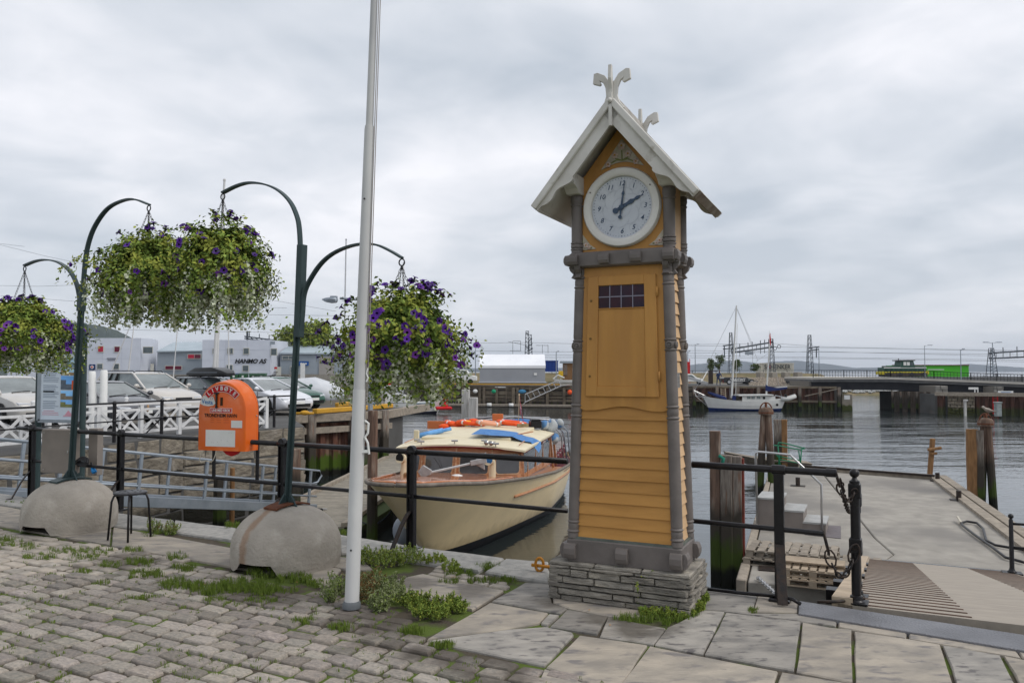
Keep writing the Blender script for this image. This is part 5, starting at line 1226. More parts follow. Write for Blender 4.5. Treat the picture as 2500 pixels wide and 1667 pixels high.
# ================================================================ grass and weeds
gv = []; gf_ = []
rg = np.random.default_rng(3)
def tuft(p, h, n, sp):
 for _ in range(n):
  a = rg.uniform(0, 2*pi); r = sp*sqrt(rg.uniform(0, 1)); x = p.x+cos(a)*r; y = p.y+sin(a)*r; hh = h*rg.uniform(.35, .9); w = .0022; la = rg.uniform(0, 2*pi); ln = hh*rg.uniform(.1, .6)
  o = len(gv); ca_, sa_ = cos(a+1.57), sin(a+1.57)
  gv.extend([(x-ca_*w, y-sa_*w, -.012), (x+ca_*w, y+sa_*w, -.012), (x+cos(la)*ln*.4+ca_*w*.7, y+sin(la)*ln*.4+sa_*w*.7, hh*.6), (x+cos(la)*ln*.4-ca_*w*.7, y+sin(la)*ln*.4-sa_*w*.7, hh*.6), (x+cos(la)*ln, y+sin(la)*ln, hh)])
  gf_.extend([(o, o+1, o+2, o+3), (o+3, o+2, o+4)])
patch = [(20, 1322, 35, 12, 26, .06), (70, 1335, 28, 8, 12, .05), (95, 1358, 40, 8, 18, .045), (160, 1345, 45, 10, 22, .05), (205, 1360, 40, 9, 20, .04), (240, 1345, 40, 8, 16, .045), (320, 1343, 30, 7, 16, .05), (345, 1372, 40, 8, 30, .055), (270, 1378, 30, 7, 18, .045),
 (355, 1403, 45, 9, 34, .06), (430, 1358, 25, 9, 18, .05), (445, 1388, 35, 8, 22, .05), (440, 1426, 50, 12, 46, .07), (520, 1440, 50, 14, 60, .075), (590, 1432, 50, 16, 64, .075), (640, 1440, 45, 14, 50, .07), (640, 1398, 40, 10, 30, .06), (720, 1412, 45, 10, 44, .06), (770, 1423, 30, 7, 16, .045), (520, 1465, 35, 6, 14, .04), (640, 1466, 45, 6, 24, .04), (690, 1440, 40, 8, 16, .04), (570, 1475, 30, 5, 8, .035),
 (140, 1290, 5, 2, 6, .05), (740, 1515, 30, 6, 16, .035), (830, 1530, 30, 8, 20, .04), (350, 1455, 40, 6, 12, .03), (200, 1392, 30, 5, 10, .03), (250, 1420, 20, 4, 6, .03), (1005, 1540, 28, 7, 26, .05), (1075, 1573, 35, 6, 24, .04), (1190, 1382, 28, 8, 22, .05), (1130, 1400, 40, 8, 22, .045), (1180, 1418, 40, 7, 22, .04), (1230, 1415, 35, 6, 18, .04), (1100, 1420, 30, 6, 14, .04), (40, 1228, 30, 4, 8, .05), (360, 1304, 30, 6, 8, .04), (570, 1282, 20, 4, 20, .06), (400, 1300, 26, 4, 16, .05), (570, 1290, 30, 3, 12, .04), (1835, 1490, 12, 5, 10, .03), (840, 1300, 10, 3, 6, .05)]
for u, v, ru, rv, n, h in patch:
 for _ in range(n):
  a = rg.uniform(0, 2*pi); r = sqrt(rg.uniform(0, 1)); tuft(G(u+cos(a)*ru*r, v+sin(a)*rv*r), h, 13, .028)
for p0_, p1_ in [((1505, 1512), (1600, 1508)), ((1600, 1508), (1700, 1490)), ((1700, 1490), (1725, 1462)), ((1620, 1520), (1705, 1500))]:
 for i in range(26):
  t_ = i/26; tuft(G(p0_[0]+(p1_[0]-p0_[0])*t_+rg.normal(0, 3), p0_[1]+(p1_[1]-p0_[1])*t_+rg.normal(0, 3)), .06, 12, .02)
for _ in range(900):      # thin growth in the joints of the cobbles
 u, v = rg.uniform(-20, 1500), rg.uniform(1350, 1690)
 if inpoly(u, v, COB) and noise.noise(V(u*.006, v*.012, 5)) > -.05: tuft(G(u, v), .012, 7, .02)
me = bpy.data.meshes.new('grass_tufts'); me.from_pydata(gv, [], gf_); me.materials.append(grassm); o = bpy.data.objects.new('grass', me); COL.objects.link(o)
tag(o, 'bright green grass growing in the joints between the cobbles and around the plinth', 'grass', kind='stuff')
def weed(label, spots, h, n, seed, mats, probs, lean=.3, ls=.018, name='weed_clump'):
 """leafy stems"""
 r_ = np.random.default_rng(seed); Pp, Dd, Nn = [], [], []; sb = MB(); c = sum([G(u, v) for u, v, _, _ in spots], V(0, 0, 0))/len(spots)
 root = T(name, label, 'weed', c)
 for k in range(n):
  u, v, ru, rv = spots[r_.integers(len(spots))]; a = r_.uniform(0, 2*pi); q = sqrt(r_.uniform(0, 1)); b0 = G(u+cos(a)*ru*q, v+sin(a)*rv*q); p = np.array(b0); hh = h*r_.uniform(.5, 1.1); d = norm(np.array([r_.normal(0, lean), r_.normal(0, lean), 1.]))
  st_ = 12; pts = [p.copy()]
  for i in range(st_):
   d = norm(d + r_.normal(0, .10, 3)); p = p + d*hh/st_; pts.append(p.copy())
   for _ in range(5): Pp.append(p.copy()); Dd.append(norm(d*.6 + r_.normal(0, 1, 3))); Nn.append(norm(r_.normal(0, 1, 3)+np.array([0, 0, .8])))
  sb.tube(pts[::3], .0018, 3)
 sb.build('stems', leafd, root, kind='stuff'); Pp = np.array(Pp); mi = r_.choice(len(mats), len(Pp), p=probs)
 leafobj('leaves', leafmesh(Pp, np.array(Nn), np.array(Dd), r_.uniform(ls*.6, ls*1.3, len(Pp)), .4), mats, root, tuple(c), mi, kind='stuff')
palegr = M('grey_green_weed', (.20, .24, .11), (.27, .29, .15), ns=20, rough=.7, spec=.2); browng = M('dry_brown_weed', (.22, .12, .05), (.17, .10, .04), ns=20, rough=.8)
weed('dense green weed clump on the kerb right behind the flagpole foot', [(935, 1375, 45, 16), (985, 1368, 50, 14), (890, 1372, 25, 8)], .12, 170, 1, [leafg, palegr, leafy], [.45, .3, .25])
weed('low green weeds at the foot of the black post and kerb joint', [(1060, 1372, 30, 6), (1105, 1390, 25, 8)], .08, 50, 2, [leafg, leafy], [.6, .4])
weed('dry brownish weed clump hard against the right side of the flagpole', [(895, 1455, 22, 22)], .19, 60, 3, [browng, palegr], [.6, .4])
weed('pale grey green feathery weed between the brown clump and the flagstones', [(940, 1440, 35, 18), (975, 1460, 25, 14), (925, 1485, 22, 8)], .12, 120, 4, [palegr, leafg], [.8, .2])
weed('bright green weed row along the cobble edge left of the diagonal flagstone', [(1020, 1478, 40, 14), (1080, 1490, 40, 14), (1110, 1485, 30, 10), (1050, 1505, 40, 8)], .09, 160, 5, [leafg, leafy, leafd], [.55, .25, .2])
weed('pale weed clump on the left side of the flagpole foot', [(825, 1442, 25, 14), (805, 1465, 14, 8)], .13, 50, 6, [palegr, leafg], [.7, .3])
weed('tall thin yellow green weed growing against the tower plinth', [(1560, 1480, 16, 5)], .30, 14, 7, [leafy, leafg], [.5, .5], .12)
weed('green weeds around the right foot of the tower plinth', [(1650, 1500, 45, 8), (1700, 1485, 22, 8), (1722, 1462, 10, 8), (1590, 1498, 30, 5)], .05, 120, 8, [leafg, leafy], [.6, .4])
weed('small weed tuft on the kerb right of the stool', [(372, 1293, 22, 8), (420, 1300, 20, 4)], .12, 40, 9, [palegr, leafg, browng], [.4, .4, .2])
# fallen leaves and litter on the paving
b = MB()
for u, v in ((1438, 1488), (1490, 1525), (500, 1425), (725, 1420), (1105, 1408), (1112, 1408), (640, 1450), (900, 1470)):
 p = G(u, v, .008); a = U(0, 6); b.add([p+V(cos(a)*.014, sin(a)*.014, .004), p+V(-sin(a)*.008, cos(a)*.008, 0), p-V(cos(a)*.014, sin(a)*.014, -.003), p+V(sin(a)*.008, -cos(a)*.008, 0)], [(0, 1, 2, 3)])
b.build('fallen_leaves', M('dead_leaf', (.3, .13, .05), (.4, .22, .1), ns=30), kind='stuff', label='few small orange brown dead leaves scattered on the paving', cat='leaves')
# ================================================================ tour boat
BT = G(922, 1183, -.5)+V(.35, -.12, 0); BA = V(.196, .9806, 0); BS = V(.9806, -.196, 0); BL = 14.6
def bzd(l):   # sheer line height
 P_ = [(0, -.50), (.8, -.56), (2.1, -.72), (5, -.98), (8.5, -1.2), (11.4, -1.34), (14.6, -1.30)]
 for (a, z0), (c, z1) in zip(P_, P_[1:]):
  if l <= c: return z0+(z1-z0)*(l-a)/(c-a)
 return P_[-1][1]
LV = [(0, 0, 2.03, .37), (.12, .35, 2.0, .41), (.28, .78, 1.97, .47), (.48, 1.25, 1.9, .54), (.68, 1.72, 1.82, .6), (.84, 2.05, 1.75, .64), (.92, 2.22, 1.71, .66), (1.03, 2.45, 1.64, .69), (1.25, 3.2, 1.1, .8)]
def hb(t, bm, pw):
 return bm*min(1, t/.52)**pw*(1 - (.26*((t-.68)/.32)**2 if t > .68 else 0))
def HP(side, k, t):
 fr_, l0, bm, pw = LV[k]; l = l0+(BL-l0)*t; zd = bzd(l); z = zd+(WZ-zd)*fr_; h = hb(t, bm, pw)
 return BT + BA*l + BS*side*h + V(0, 0, z-BT.z), l
boat = T('tour_boat', 'cream wooden passenger boat with a varnished foredeck moored behind the quay railing', 'passenger boat', BT+BA*7+V(0, 0, WZ-BT.z))
cream = M('cream_hull_paint', (.78, .62, .36), (.72, .57, .33), ns=2, rough=.35, c3=(.60, .48, .29), ns3=3, lo3=.62, hi3=.8, coat=.2)
zband(cream, -2.0, -2.4, (.40, .30, .16), amp=.25)
creamr = M('cream_roof_paint', (.70, .62, .44), (.64, .56, .39), ns=2, rough=.5)
varn = M('varnished_mahogany', (.46, .165, .06), (.36, .12, .04), ns=2.5, rough=.22, coat=.7, st=(3, 1, 1), c3=(.52, .25, .13), ns3=1.4, lo3=.5, hi3=.75)
varn2 = M('worn_varnish_wood', (.38, .145, .055), (.48, .24, .12), ns=6, rough=.4, coat=.3, st=(1, 1, 4))
burg = M('burgundy_leather', (.14, .012, .02), (.11, .01, .016), ns=4, rough=.5)
bluec = M('blue_tarpaulin', (.06, .17, .40), (.09, .23, .48), ns=5, rough=.7, bump=.6, bs=10, bd=.04)
glass = M('boat_window_glass', (.03, .033, .036), (.07, .07, .075), ns=1.3, rough=.06, coat=.3, spec=.5)
blackh = M('black_boot_top', (.008, .009, .012), rough=.5)
NT = 40; ts = [(i/NT)**1.9 for i in range(NT+1)]
for side in (-1, 1):
 pass
b = MB()
for side in (-1, 1):
 g = [[HP(side, k, t)[0] for t in ts] for k in range(len(LV))]
 for k in range(len(LV)-1):
  b.m = 1 if k >= 5 else 0
  o = len(b.v); n_ = NT+1
  fs = [((i, i+1, n_+i+1, n_+i) if side < 0 else (i, n_+i, n_+i+1, i+1)) for i in range(NT)]
  b.add(g[k]+g[k+1], fs)
b.m = 0
port = [HP(-1, k, 1)[0] for k in range(len(LV))]; star = [HP(1, k, 1)[0] for k in range(len(LV))]
b.add(port + star[::-1], [tuple(range(2*len(LV)))])
hull = b.build('hull', [cream, blackh], boat)
me = hull.data; import bmesh as _bm
bm_ = _bm.new(); bm_.from_mesh(me); _bm.ops.remove_doubles(bm_, verts=bm_.verts, dist=.0005); _bm.ops.recalc_face_normals(bm_, faces=bm_.faces); bm_.to_mesh(me); bm_.free()
me.polygons.foreach_set('use_smooth', [True]*len(me.polygons)); me.set_sharp_from_angle(angle=radians(45))
# deck
def deckgrid(l0, l1, inset, name, m, crown=.10, dz=0, n=24):
 b = MB(); vs = []; w = 9
 for i in range(n+1):
  t = max(0.0002, (l0+(l1-l0)*(i/n)**1.5)/BL); L_, l = HP(-1, 0, t); Rr, _ = HP(1, 0, t); c = (L_+Rr)/2
  for j in range(w):
   q = -1+2*j/(w-1); p = c + (Rr-c)*q*(1-inset); p = V(p.x, p.y, p.z+crown*(1-q*q)*min(1, t*8)+dz); vs.append(p)
 b.add(vs, [(i*w+j, i*w+j+1, (i+1)*w+j+1, (i+1)*w+j) for i in range(n) for j in range(w-1)]); return b.build(name, m, boat, smooth=True)
deckgrid(0, 4.8, 0, 'foredeck', varn, dz=.012); deckgrid(4.8, 9.5, 0, 'side_deck', varn2, crown=.05, dz=.008); deckgrid(9.5, 14.5, .0, 'cockpit_floor', burg, crown=-.05, dz=-.12)
b = MB()
for side in (-1, 1): b.tube([HP(side, 0, t)[0]+V(0, 0, .01)+BS*side*.02 for t in ts], .042, 8)
b.build('rubbing_strake', M('worn_grey_rubber', (.14, .12, .10), (.22, .19, .16), ns=8, rough=.8), boat, smooth=True)
b = MB()
for side in (-1, 1): b.tube([HP(side, 0, t)[0]+V(0, 0, .05)-BS*side*.10*min(1, t*30)+BA*(.07 if t < .01 else 0) for t in ts if t < .32], .03, 8)
b.build('toe_rail', varn, boat, smooth=True)
b = MB()
for side in (-1, 1):
 pts = []
 for t in ts:
  if .25 < t:
   p0, l = HP(side, 1, t); p1, _ = HP(side, 2, t); q = .5+.45*max(0, (.55-t)/.3); pts.append(p0.lerp(p1, q)+BS*side*.015)
 b.tube(pts, .032, 8)
b.build('side_strake', varn2, boat, smooth=True)
# cabin
def CB(l, x, z): return BT + BA*l + BS*x + V(0, 0, z-BT.z)
cz0 = -.97; ez = -.30
def roofz(l, x, hw=1.62):
 k = min(1, (l-4.2)/2.5); f = -.27 + .12*k; return f + (.14+.05*k)*(1-(x/hw)**2)
cab = MB()
LWx = [(-1.55, 4.75), (-.93, 4.45), (-.0, 4.32), (.90, 4.42), (1.62, 4.75)]
b = MB()
for (x0, l0), (x1, l1) in zip(LWx, LWx[1:]):
 vs = [CB(l0, x0, cz0), CB(l1, x1, cz0), CB(l1+.16, x1*.97, roofz(4.3, x1)-.02), CB(l0+.16, x0*.97, roofz(4.3, x0)-.02)]
 vs2 = [v+BA*.05 for v in vs]; b.add(vs+vs2, [(0, 1, 2, 3), (7, 6, 5, 4), (0, 4, 5, 1), (1, 5, 6, 2), (2, 6, 7, 3), (3, 7, 4, 0)])
b.build('cabin_front', varn2, boat)
def roundrect(x0, x1, y0, y1, r, n=4):
 pts = []
 for cx, cy, a in ((x1-r, y0+r, -pi/2), (x1-r, y1-r, 0), (x0+r, y1-r, pi/2), (x0+r, y0+r, pi)):
  for i in range(n+1): q = a+pi/2*i/n; pts.append((cx+cos(q)*r, cy+sin(q)*r))
 return pts
for (x0, l0), (x1, l1) in zip(LWx, LWx[1:]):
 a, c = CB(l0, x0, cz0), CB(l1, x1, cz0); d = c-a; w = d.length; d.normalize(); up_ = (CB(l0+.16, x0*.97, roofz(4.3, x0)-.02)-a); h = up_.length; up_.normalize(); n = d.cross(up_).normalized(); n = n if n.y < 0 else -n
 b = MB(); b.slab(roundrect(.08, w-.08, .12, h*.80, .09), a+n*.004, d, up_, n, .012); wf = b.build('window', M('pale_window_trim', (.55, .40, .25), (.4, .2, .1), ns=10, rough=.5) if 'pale_window_trim' not in bpy.data.materials else bpy.data.materials['pale_window_trim'], boat)
 b = MB(); b.slab(roundrect(.105, w-.105, .145, h*.775, .08), a+n*.016, d, up_, n, .004); b.build('pane', glass, wf)
 b = MB(); b.bar(a+n*.01, a+n*.01+up_*h, .035, .03, up=n); b.build('mullion', bpy.data.materials['pale_window_trim'] , boat)
# side walls with windows
for sd_ in (-1, 1):
 xs0, xs1 = (1.62, 1.72) if sd_ > 0 else (-1.55, -1.65)
 ll = [4.75, 5.25, 5.35, 6.35, 6.45, 7.5, 7.6, 8.6]
 b = MB(); b.slab([(0, 0), (3.9, -.08), (3.9, .10), (0, .12)], CB(4.75, xs0, cz0), (CB(8.65, xs1, cz0)-CB(4.75, xs0, cz0)).normalized(), UP, BS*sd_, -.04); b.build('cabin_side_lower', varn2, boat)
 for i in range(0, 8, 1):
  if i % 2 == 0 and i > 0: pass
  l = [4.78, 5.3, 6.4, 7.45, 8.6][i//2+(i % 2)] if i < 8 else 8.6
 for l in (4.8, 5.3, 6.4, 7.45, 8.6):
  x = xs0+(xs1-xs0)*(l-4.75)/3.9; b = MB(); b.bar(CB(l, x, cz0), CB(l+.10, x*.97, roofz(l, x)-.0), .07, .05, up=BS); b.build('pillar', varn2, boat)
 for l0, l1 in ((4.84, 5.26), (5.34, 6.36), (6.44, 7.41), (7.49, 8.56)):
  x = xs0+(xs1-xs0)*(l0-4.75)/3.9; o = CB(l0, x*.99, cz0+.12); b = MB(); b.slab([(0, 0), (l1-l0, 0), (l1-l0+.08, .50), (.08, .50)], o, (CB(l1, x+.02*sd_, 0)-CB(l0, x, 0)).normalized(), UP, BS*sd_, .01); b.build('side_window', glass, boat)
 b = MB(); b.bar(CB(4.8, xs0*.98, roofz(4.8, 1.6)-.05), CB(8.9, xs1*.98, roofz(8.9, 1.6)-.05), .06, .10); b.build('cornice_rail', varn2, boat)
# roof
b = MB(); vs = []; nl, nw = 16, 13
for i in range(nl+1):
 l = 4.36+(8.95-4.36)*i/nl
 for j in range(nw):
  q = -1+2*j/(nw-1); x = q*(1.66+.10*min(1, (l-4.2)/2)); cur = .32*(q*q)*max(0, 1-(l-4.22)/.6); vs.append(CB(l+cur, x+.03, roofz(l, x, 1.74)))
b.add(vs + [v-V(0, 0, .05) for v in vs], [(i*nw+j, i*nw+j+1, (i+1)*nw+j+1, (i+1)*nw+j) for i in range(nl) for j in range(nw-1)])
n0 = (nl+1)*nw
ring_ = [j for j in range(nw)] + [i*nw+nw-1 for i in range(1, nl+1)] + [nl*nw+j for j in range(nw-2, -1, -1)] + [i*nw for i in range(nl-1, 0, -1)]
b.add([vs[i] for i in ring_] + [vs[i]-V(0, 0, .05) for i in ring_], [(i, (i+1) % len(ring_), len(ring_)+(i+1) % len(ring_), len(ring_)+i) for i in range(len(ring_))])
b.build('roof', creamr, boat, auto=40)
b = MB(); rp_ = [CB(4.34+.32*(q*q), q*1.67+.03, roofz(4.22, q*1.66, 1.74)-.045) for q in [i/8-1 for i in range(17)]] + [CB(8.9, 1.79, roofz(8.9, 1.74, 1.74)-.045)]; b.tube([CB(8.9, -1.73, roofz(8.9, 1.74, 1.74)-.045)]+rp_, .018, 6); b.build('roof_edge_trim', burg, boat, smooth=True)
# raised sliding roof panel
b = MB(); b.loft([[CB(l, x, roofz(l, x, 1.74)+z) for l, x in ((5.5, -1.25), (5.5, 1.15), (8.6, 1.25), (8.6, -1.3))] for z in (-.02, .085)]); b.build('roof_panel', creamr, boat, bevel=.02)
b = MB(); b.add([CB(l, x, roofz(l, x, 1.74)+z) for l, x, z in ((5.15, .55, .03), (5.2, 1.75, .03), (5.35, 1.85, -.16), (5.0, 1.80, -.20))], [(0, 1, 2, 3)])
def cloth(name, pts4, nu, nv, m, par, seed=0, amp=.03, th=.0):
 a, b_, c, d = pts4; vs = []
 for i in range(nu+1):
  for j in range(nv+1):
   u_, v_ = i/nu, j/nv; p = a.lerp(b_, u_).lerp(d.lerp(c, u_), v_); p = p+V(0, 0, amp*noise.noise(V(u_*5+seed, v_*4, seed))); vs.append(p)
 b = MB(); b.add(vs, [(i*(nv+1)+j, (i+1)*(nv+1)+j, (i+1)*(nv+1)+j+1, i*(nv+1)+j+1) for i in range(nu) for j in range(nv)]); return b.build(name, m, par, smooth=True)
def RZ(l, x, dz=.03): return CB(l, x, roofz(l, min(1.7, max(-1.7, x)), 1.74)+dz)
b = MB(); rows = []
for i, q in enumerate([0, .15, .3, .45, .6, .75, .88, 1.0]):
 x = .15+q*1.72; base = .115 if x < 1.2 else .05; hang = 0 if q < .9 else -.28
 rows.append([RZ(5.3+.35*q-.2*0, x, base+.01*sin(i*2)+hang), RZ(5.75+.25*q, x, base+.03*sin(i*2.3)+hang*.7), RZ(6.35-.0*q, x*.97, base+hang*.3)])
b.loft(rows, False, False); b.build('blue_canvas', bluec, boat, smooth=True)
b = MB(); b.tube([RZ(5.9, -1.5, .08), RZ(6.3, -.9, .11)], .07, 10); b.tube([RZ(6.2, -1.4, .06), RZ(6.6, -.75, .10)], .05, 8); b.build('rolled_canvas', M('light_blue_canvas', (.16, .38, .70), (.10, .26, .55), ns=8, rough=.6), boat, smooth=True)
# things on the deck and roof
for x, l in ((-1.18, 3.95), (1.02, 3.95)):
 b = MB(); o = CB(l, x, -.88); b.tube([o, o+UP*.36, o+UP*.44-BA*.04-BS*.03, o+UP*.47-BA*.16-BS*.06], [.085, .085, .11, .13], 16); b.lathe([(.12, 0), (.12, .02)], o, 14); c_ = b.build('ventilator', creamr, boat, auto=50)
 b = MB(); b.lathe([(.11, .001), (.11, .012)], o+UP*.47-BA*.165-BS*.06, 16, -(BA*.9+BS*.25)); b.build('ventilator_mouth', bluep if x > 0 else blackp, c_)
b = MB(); o = CB(2.3, -.25, -.60); b.bar(o, o+BA*1.1+BS*.95+UP*.16, .05, .05); b.bar(o+BA*1.0+BS*.9+UP*.16, o+BA*1.15+BS*1.25+UP*.22, .04, .12); b.slab([(0, -.03), (.35, .22), (.3, .0), (.32, -.2)], o+BA*1.1+BS*.9+UP*.2, BS, UP, BA, .03); b.slab([(0, -.14), (.2, -.05), (.22, .05), (.02, .16), (-.1, 0)], o+BS*.05+UP*.06, BS, UP, BA, .05)
b.build('anchor', M('galvanised_anchor', (.42, .42, .42), (.33, .33, .33), ns=8, rough=.5, metal=.4), boat, bevel=.01)
b = MB(); b.box(CB(2.1, -.40, -.60), (.28, .16, .14), -.2); b.build('bollard_block', brownw, boat, bevel=.02)
b = MB(); b.lathe([(.16, 0), (.13, .05), (.06, .07)], CB(3.2, .35, -.76), 12); b.lathe([(.12, 0), (.12, .012)], CB(2.2, .25, -.65), 12); b.build('deck_vent', whitep, boat, smooth=True)
for x, l in ((-.93, 4.5), (-.05, 4.45), (.65, 4.7), (1.0, 4.42), (-1.2, 5.0)):
 b = MB(); o = RZ(l, x, .0); b.tube([o, o+UP*.07], .015, 6); b.box(o+UP*.08, (.16, .08, .045), .2); b.build('roof_light', steel, boat, bevel=.01)
b = MB()
for k in (0, 1): o = RZ(4.45, .78+.12*k, .08); b.tube([o+BA*.35, o+BA*.1, o-BA*.03, o-BA*.08], [.015, .018, .04, .06], 10)
b.build('horn', steel, boat, smooth=True)
for k, (x, l) in enumerate(((-.55, 4.30), (.45, 4.30))):
 b = MB(); o = CB(l+.05, x, -.45); b.tube([o, o+BS*.12-UP*.16, o+BS*.22-UP*.34], .007, 5); b.build('wiper', blackp, boat)
for x in (-1.5, 1.5):
 b = MB(); b.tube([RZ(6.1, x*.8, .09), RZ(6.9, x*1.0, .13)], .02, 6); b.build('grab_rail', varn2, boat); b = MB(); b.tube([RZ(4.9, x, .05), RZ(5.6, x, .05)], .014, 5); b.build('grab_rail', varn2, boat)
b = MB(); b.box(RZ(5.4, -1.35, .14), (.16, .04, .3), -.3); b.build('mast_step_board', creamr, boat, bevel=.02)
b = MB(); o = RZ(8.75, 1.25, .16); b.box(o, (.34, .3, .22), .2); b.box(o+UP*.13, (.28, .3, .06), .2); b.build('instrument_box', black, boat, bevel=.02)
b = MB(); b.box(RZ(7.8, 1.05, .16), (.36, .05, .1), .5); b.build('name_board', M('brown_board', (.2, .14, .07), (.3, .22, .12), ns=10), boat)
# lifebuoys and life rafts on the roof
ob = M('lifebuoy_orange', (.80, .10, .02), (.72, .08, .015), ns=4, rough=.5); sal = M('salmon_ring', (.75, .35, .22), rough=.6)
def ringbuoy(label, c, r=.31, tilt=.1, m=ob, grp='lifebuoys lying on the tour boat roof'):
 t = T('lifebuoy', label, 'lifebuoy', c, grp); ax = V(sin(tilt), 0, cos(tilt)); a = ax.cross(V(0, 1, 0)).normalized(); b_ = ax.cross(a)
 b = MB(); b.tube([c+UP*.03+(a*cos(2*pi*i/20)+b_*sin(2*pi*i/20))*r for i in range(21)], .058, 8, False); b.build('ring', m, t, smooth=True)
 for k in range(4):
  q = pi/4+k*pi/2; b = MB(); b.tube([c+UP*.03+(a*cos(q+s_)+b_*sin(q+s_))*r for s_ in (-.09, 0, .09)], .062, 8, False); b.build('band', whitep, t, smooth=True)
ringbuoy('rightmost orange lifebuoy lying on the tour boat roof in front of the flag', RZ(8.7, .55, .09), .42)
ringbuoy('orange lifebuoy in the middle of the tour boat roof left of the wooden upright', RZ(8.6, -.65, .09), .36)
ringbuoy('pale salmon lifebuoy lying between two orange ones on the tour boat roof', RZ(8.4, -.1, .08), .33, m=sal)
ringbuoy('leftmost orange lifebuoy leaning on a heap of life jackets on the boat roof', RZ(8.8, -1.25, .10), .28, .25)
t = T('life_jacket_pile', 'heap of orange and yellow life jackets at the left back of the boat roof', 'life jackets', RZ(8.7, -1.3, .05))
for k in range(7):
 o = RZ(8.5+.12*(k % 3), -1.5+.17*k, .12+.04*(k % 2)); b = MB(); b.ball(o, .14, 8, 5, (1.3, .8, .6)); b.build('life_jacket', ob if k != 4 else M('yellow_jacket', (.75, .5, .03), rough=.6), t, smooth=True)
b = MB(); b.box(RZ(8.9, -1.85, .17), (.62, .05, .24), -.25); b.build('orange_board', M('orange_brown_board', (.55, .17, .06), rough=.6), label='flat orange brown board standing at the left back corner of the boat roof', cat='board', bevel=.01)
b = MB(); b.box(RZ(9.0, .05, .22), (.34, .05, .26), -.25); b.build('orange_board', bpy.data.materials['orange_brown_board'], label='small orange brown board upright at the middle back of the boat roof', cat='board', bevel=.01)
# aft: canvas bundle, frame hoops, seats, flag
b = MB()
for x0, x1, l in ((-.9, 1.1, 9.4), (-.2, 1.6, 9.6)): b.tube([CB(l, x0, .05), CB(l, (x0+x1)/2, .10), CB(l+.05, x1, .02)], [.09, .12, .10], 10)
b.build('furled_canopy', bluec, boat, smooth=True)
b = MB()
for x_, l_, z_, r_ in ((1.68, 9.2, -.02, .2), (1.55, 9.35, -.2, .2), (1.75, 9.3, -.38, .17), (1.5, 9.1, .08, .15), (1.9, 9.5, .06, .13), (1.62, 9.2, -.52, .12)):
 o_ = len(b.v); b.ball(CB(l_, x_, z_), r_, 12, 8, (1, 1, 1.1)); cq = CB(l_, x_, z_)
 for i_ in range(o_, len(b.v)): vv = V(*b.v[i_]); b.v[i_] = tuple(cq+(vv-cq)*(1+.55*noise.noise(vv*4.5)))
b.build('canopy_bundle', M('patched_blue_grey_canvas', (.10, .22, .42), (.40, .42, .42), ns=3, rough=.8, lo=.45, hi=.5), boat, smooth=True)
for l, h in ((10.2, .15), (10.9, .10), (11.8, .05)):
 b = MB(); b.tube([CB(l, -1.75, -1.2), CB(l, -1.70, -.3), CB(l, -1.3, h), CB(l, 0, h+.1), CB(l, 1.45, h), CB(l+.3, 1.8, -.35), CB(l+.45, 1.85, -1.2)], .022, 8); b.build('canopy_hoop', steel if l < 10.5 else galv, boat, smooth=True)
b = MB(); b.tube([CB(9.0, -.5, .16), CB(10, .2, .24), CB(11.8, 1.2, .12), CB(12.0, 1.6, -.2), CB(12.0, 1.8, -1.2)], .02, 8); b.tube([CB(9.2, 1.0, .14), CB(10.8, 1.45, .08), CB(11.2, 1.75, -.3)], .018, 8); b.build('canopy_frame', steel, boat, smooth=True)
wstr = M('white_seat_slats', (.62, .58, .55), rough=.5)
for k in range(8):
 l = 9.6+k*.5
 b = MB(); b.box(CB(l, .15, -1.32+.04*k), (2.9, .36, .30), -.226); ss = b.build('seat', burg, boat, bevel=.03)
 b = MB(); b.box(CB(l-.2, .15, -1.02+.03*k), (2.9, .05, .09), -.226); b.box(CB(l-.19, .15, -1.2+.03*k), (2.9, .04, .05), -.226); b.build('slat', wstr, boat)
for l in (9.1, 9.75):
 b = MB(); b.bar(CB(l, 1.74, -1.2), CB(l-.25, 1.68, -.25), .09, .06, up=BS); b.build('aft_pillar', varn2, boat)
b = MB(); b.tube([CB(9.4, .62, .05), CB(9.4, .64, .95)], .014, 6); b.ball(CB(9.4, .64, .96), .03, 6, 4); b.build('flag_pole', M('pale_flag_staff', (.5, .42, .3)), boat)
fr_, fb_, fw_ = M('flag_red', (.50, .02, .03), rough=.7), M('flag_blue', (.02, .03, .16), rough=.7), M('flag_white', (.65, .65, .65), rough=.7)
o = CB(9.4, .64, .92)
fg = T('flag', 'small red white and blue flag drooping from the staff at the back of the boat', 'flag', o-UP*.5)
def drape(u_, v_): return o + BS*(.02+.10*u_*(.3+v_)) + UP*(-v_*.52-u_*.30) + BA*.03*sin(u_*9+v_*3)
def strip(u0, u1, v0, v1, off, m, nm):
 b = MB(); n = 6; vs = [drape(u0+(u1-u0)*i/n, v0+(v1-v0)*j/n) - BA*off for i in range(n+1) for j in range(n+1)]; b.add(vs, [(i*7+j, (i+1)*7+j, (i+1)*7+j+1, i*7+j+1) for i in range(n) for j in range(n)]); b.build(nm, m, fg)
strip(0, 1, 0, 1, 0, fr_, 'cloth'); strip(0, 1, .36, .64, .004, fw_, 'white_cross'); strip(.28, .5, 0, 1, .004, fw_, 'white_cross'); strip(0, 1, .44, .56, .008, fb_, 'blue_cross'); strip(.34, .44, 0, 1, .008, fb_, 'blue_cross')
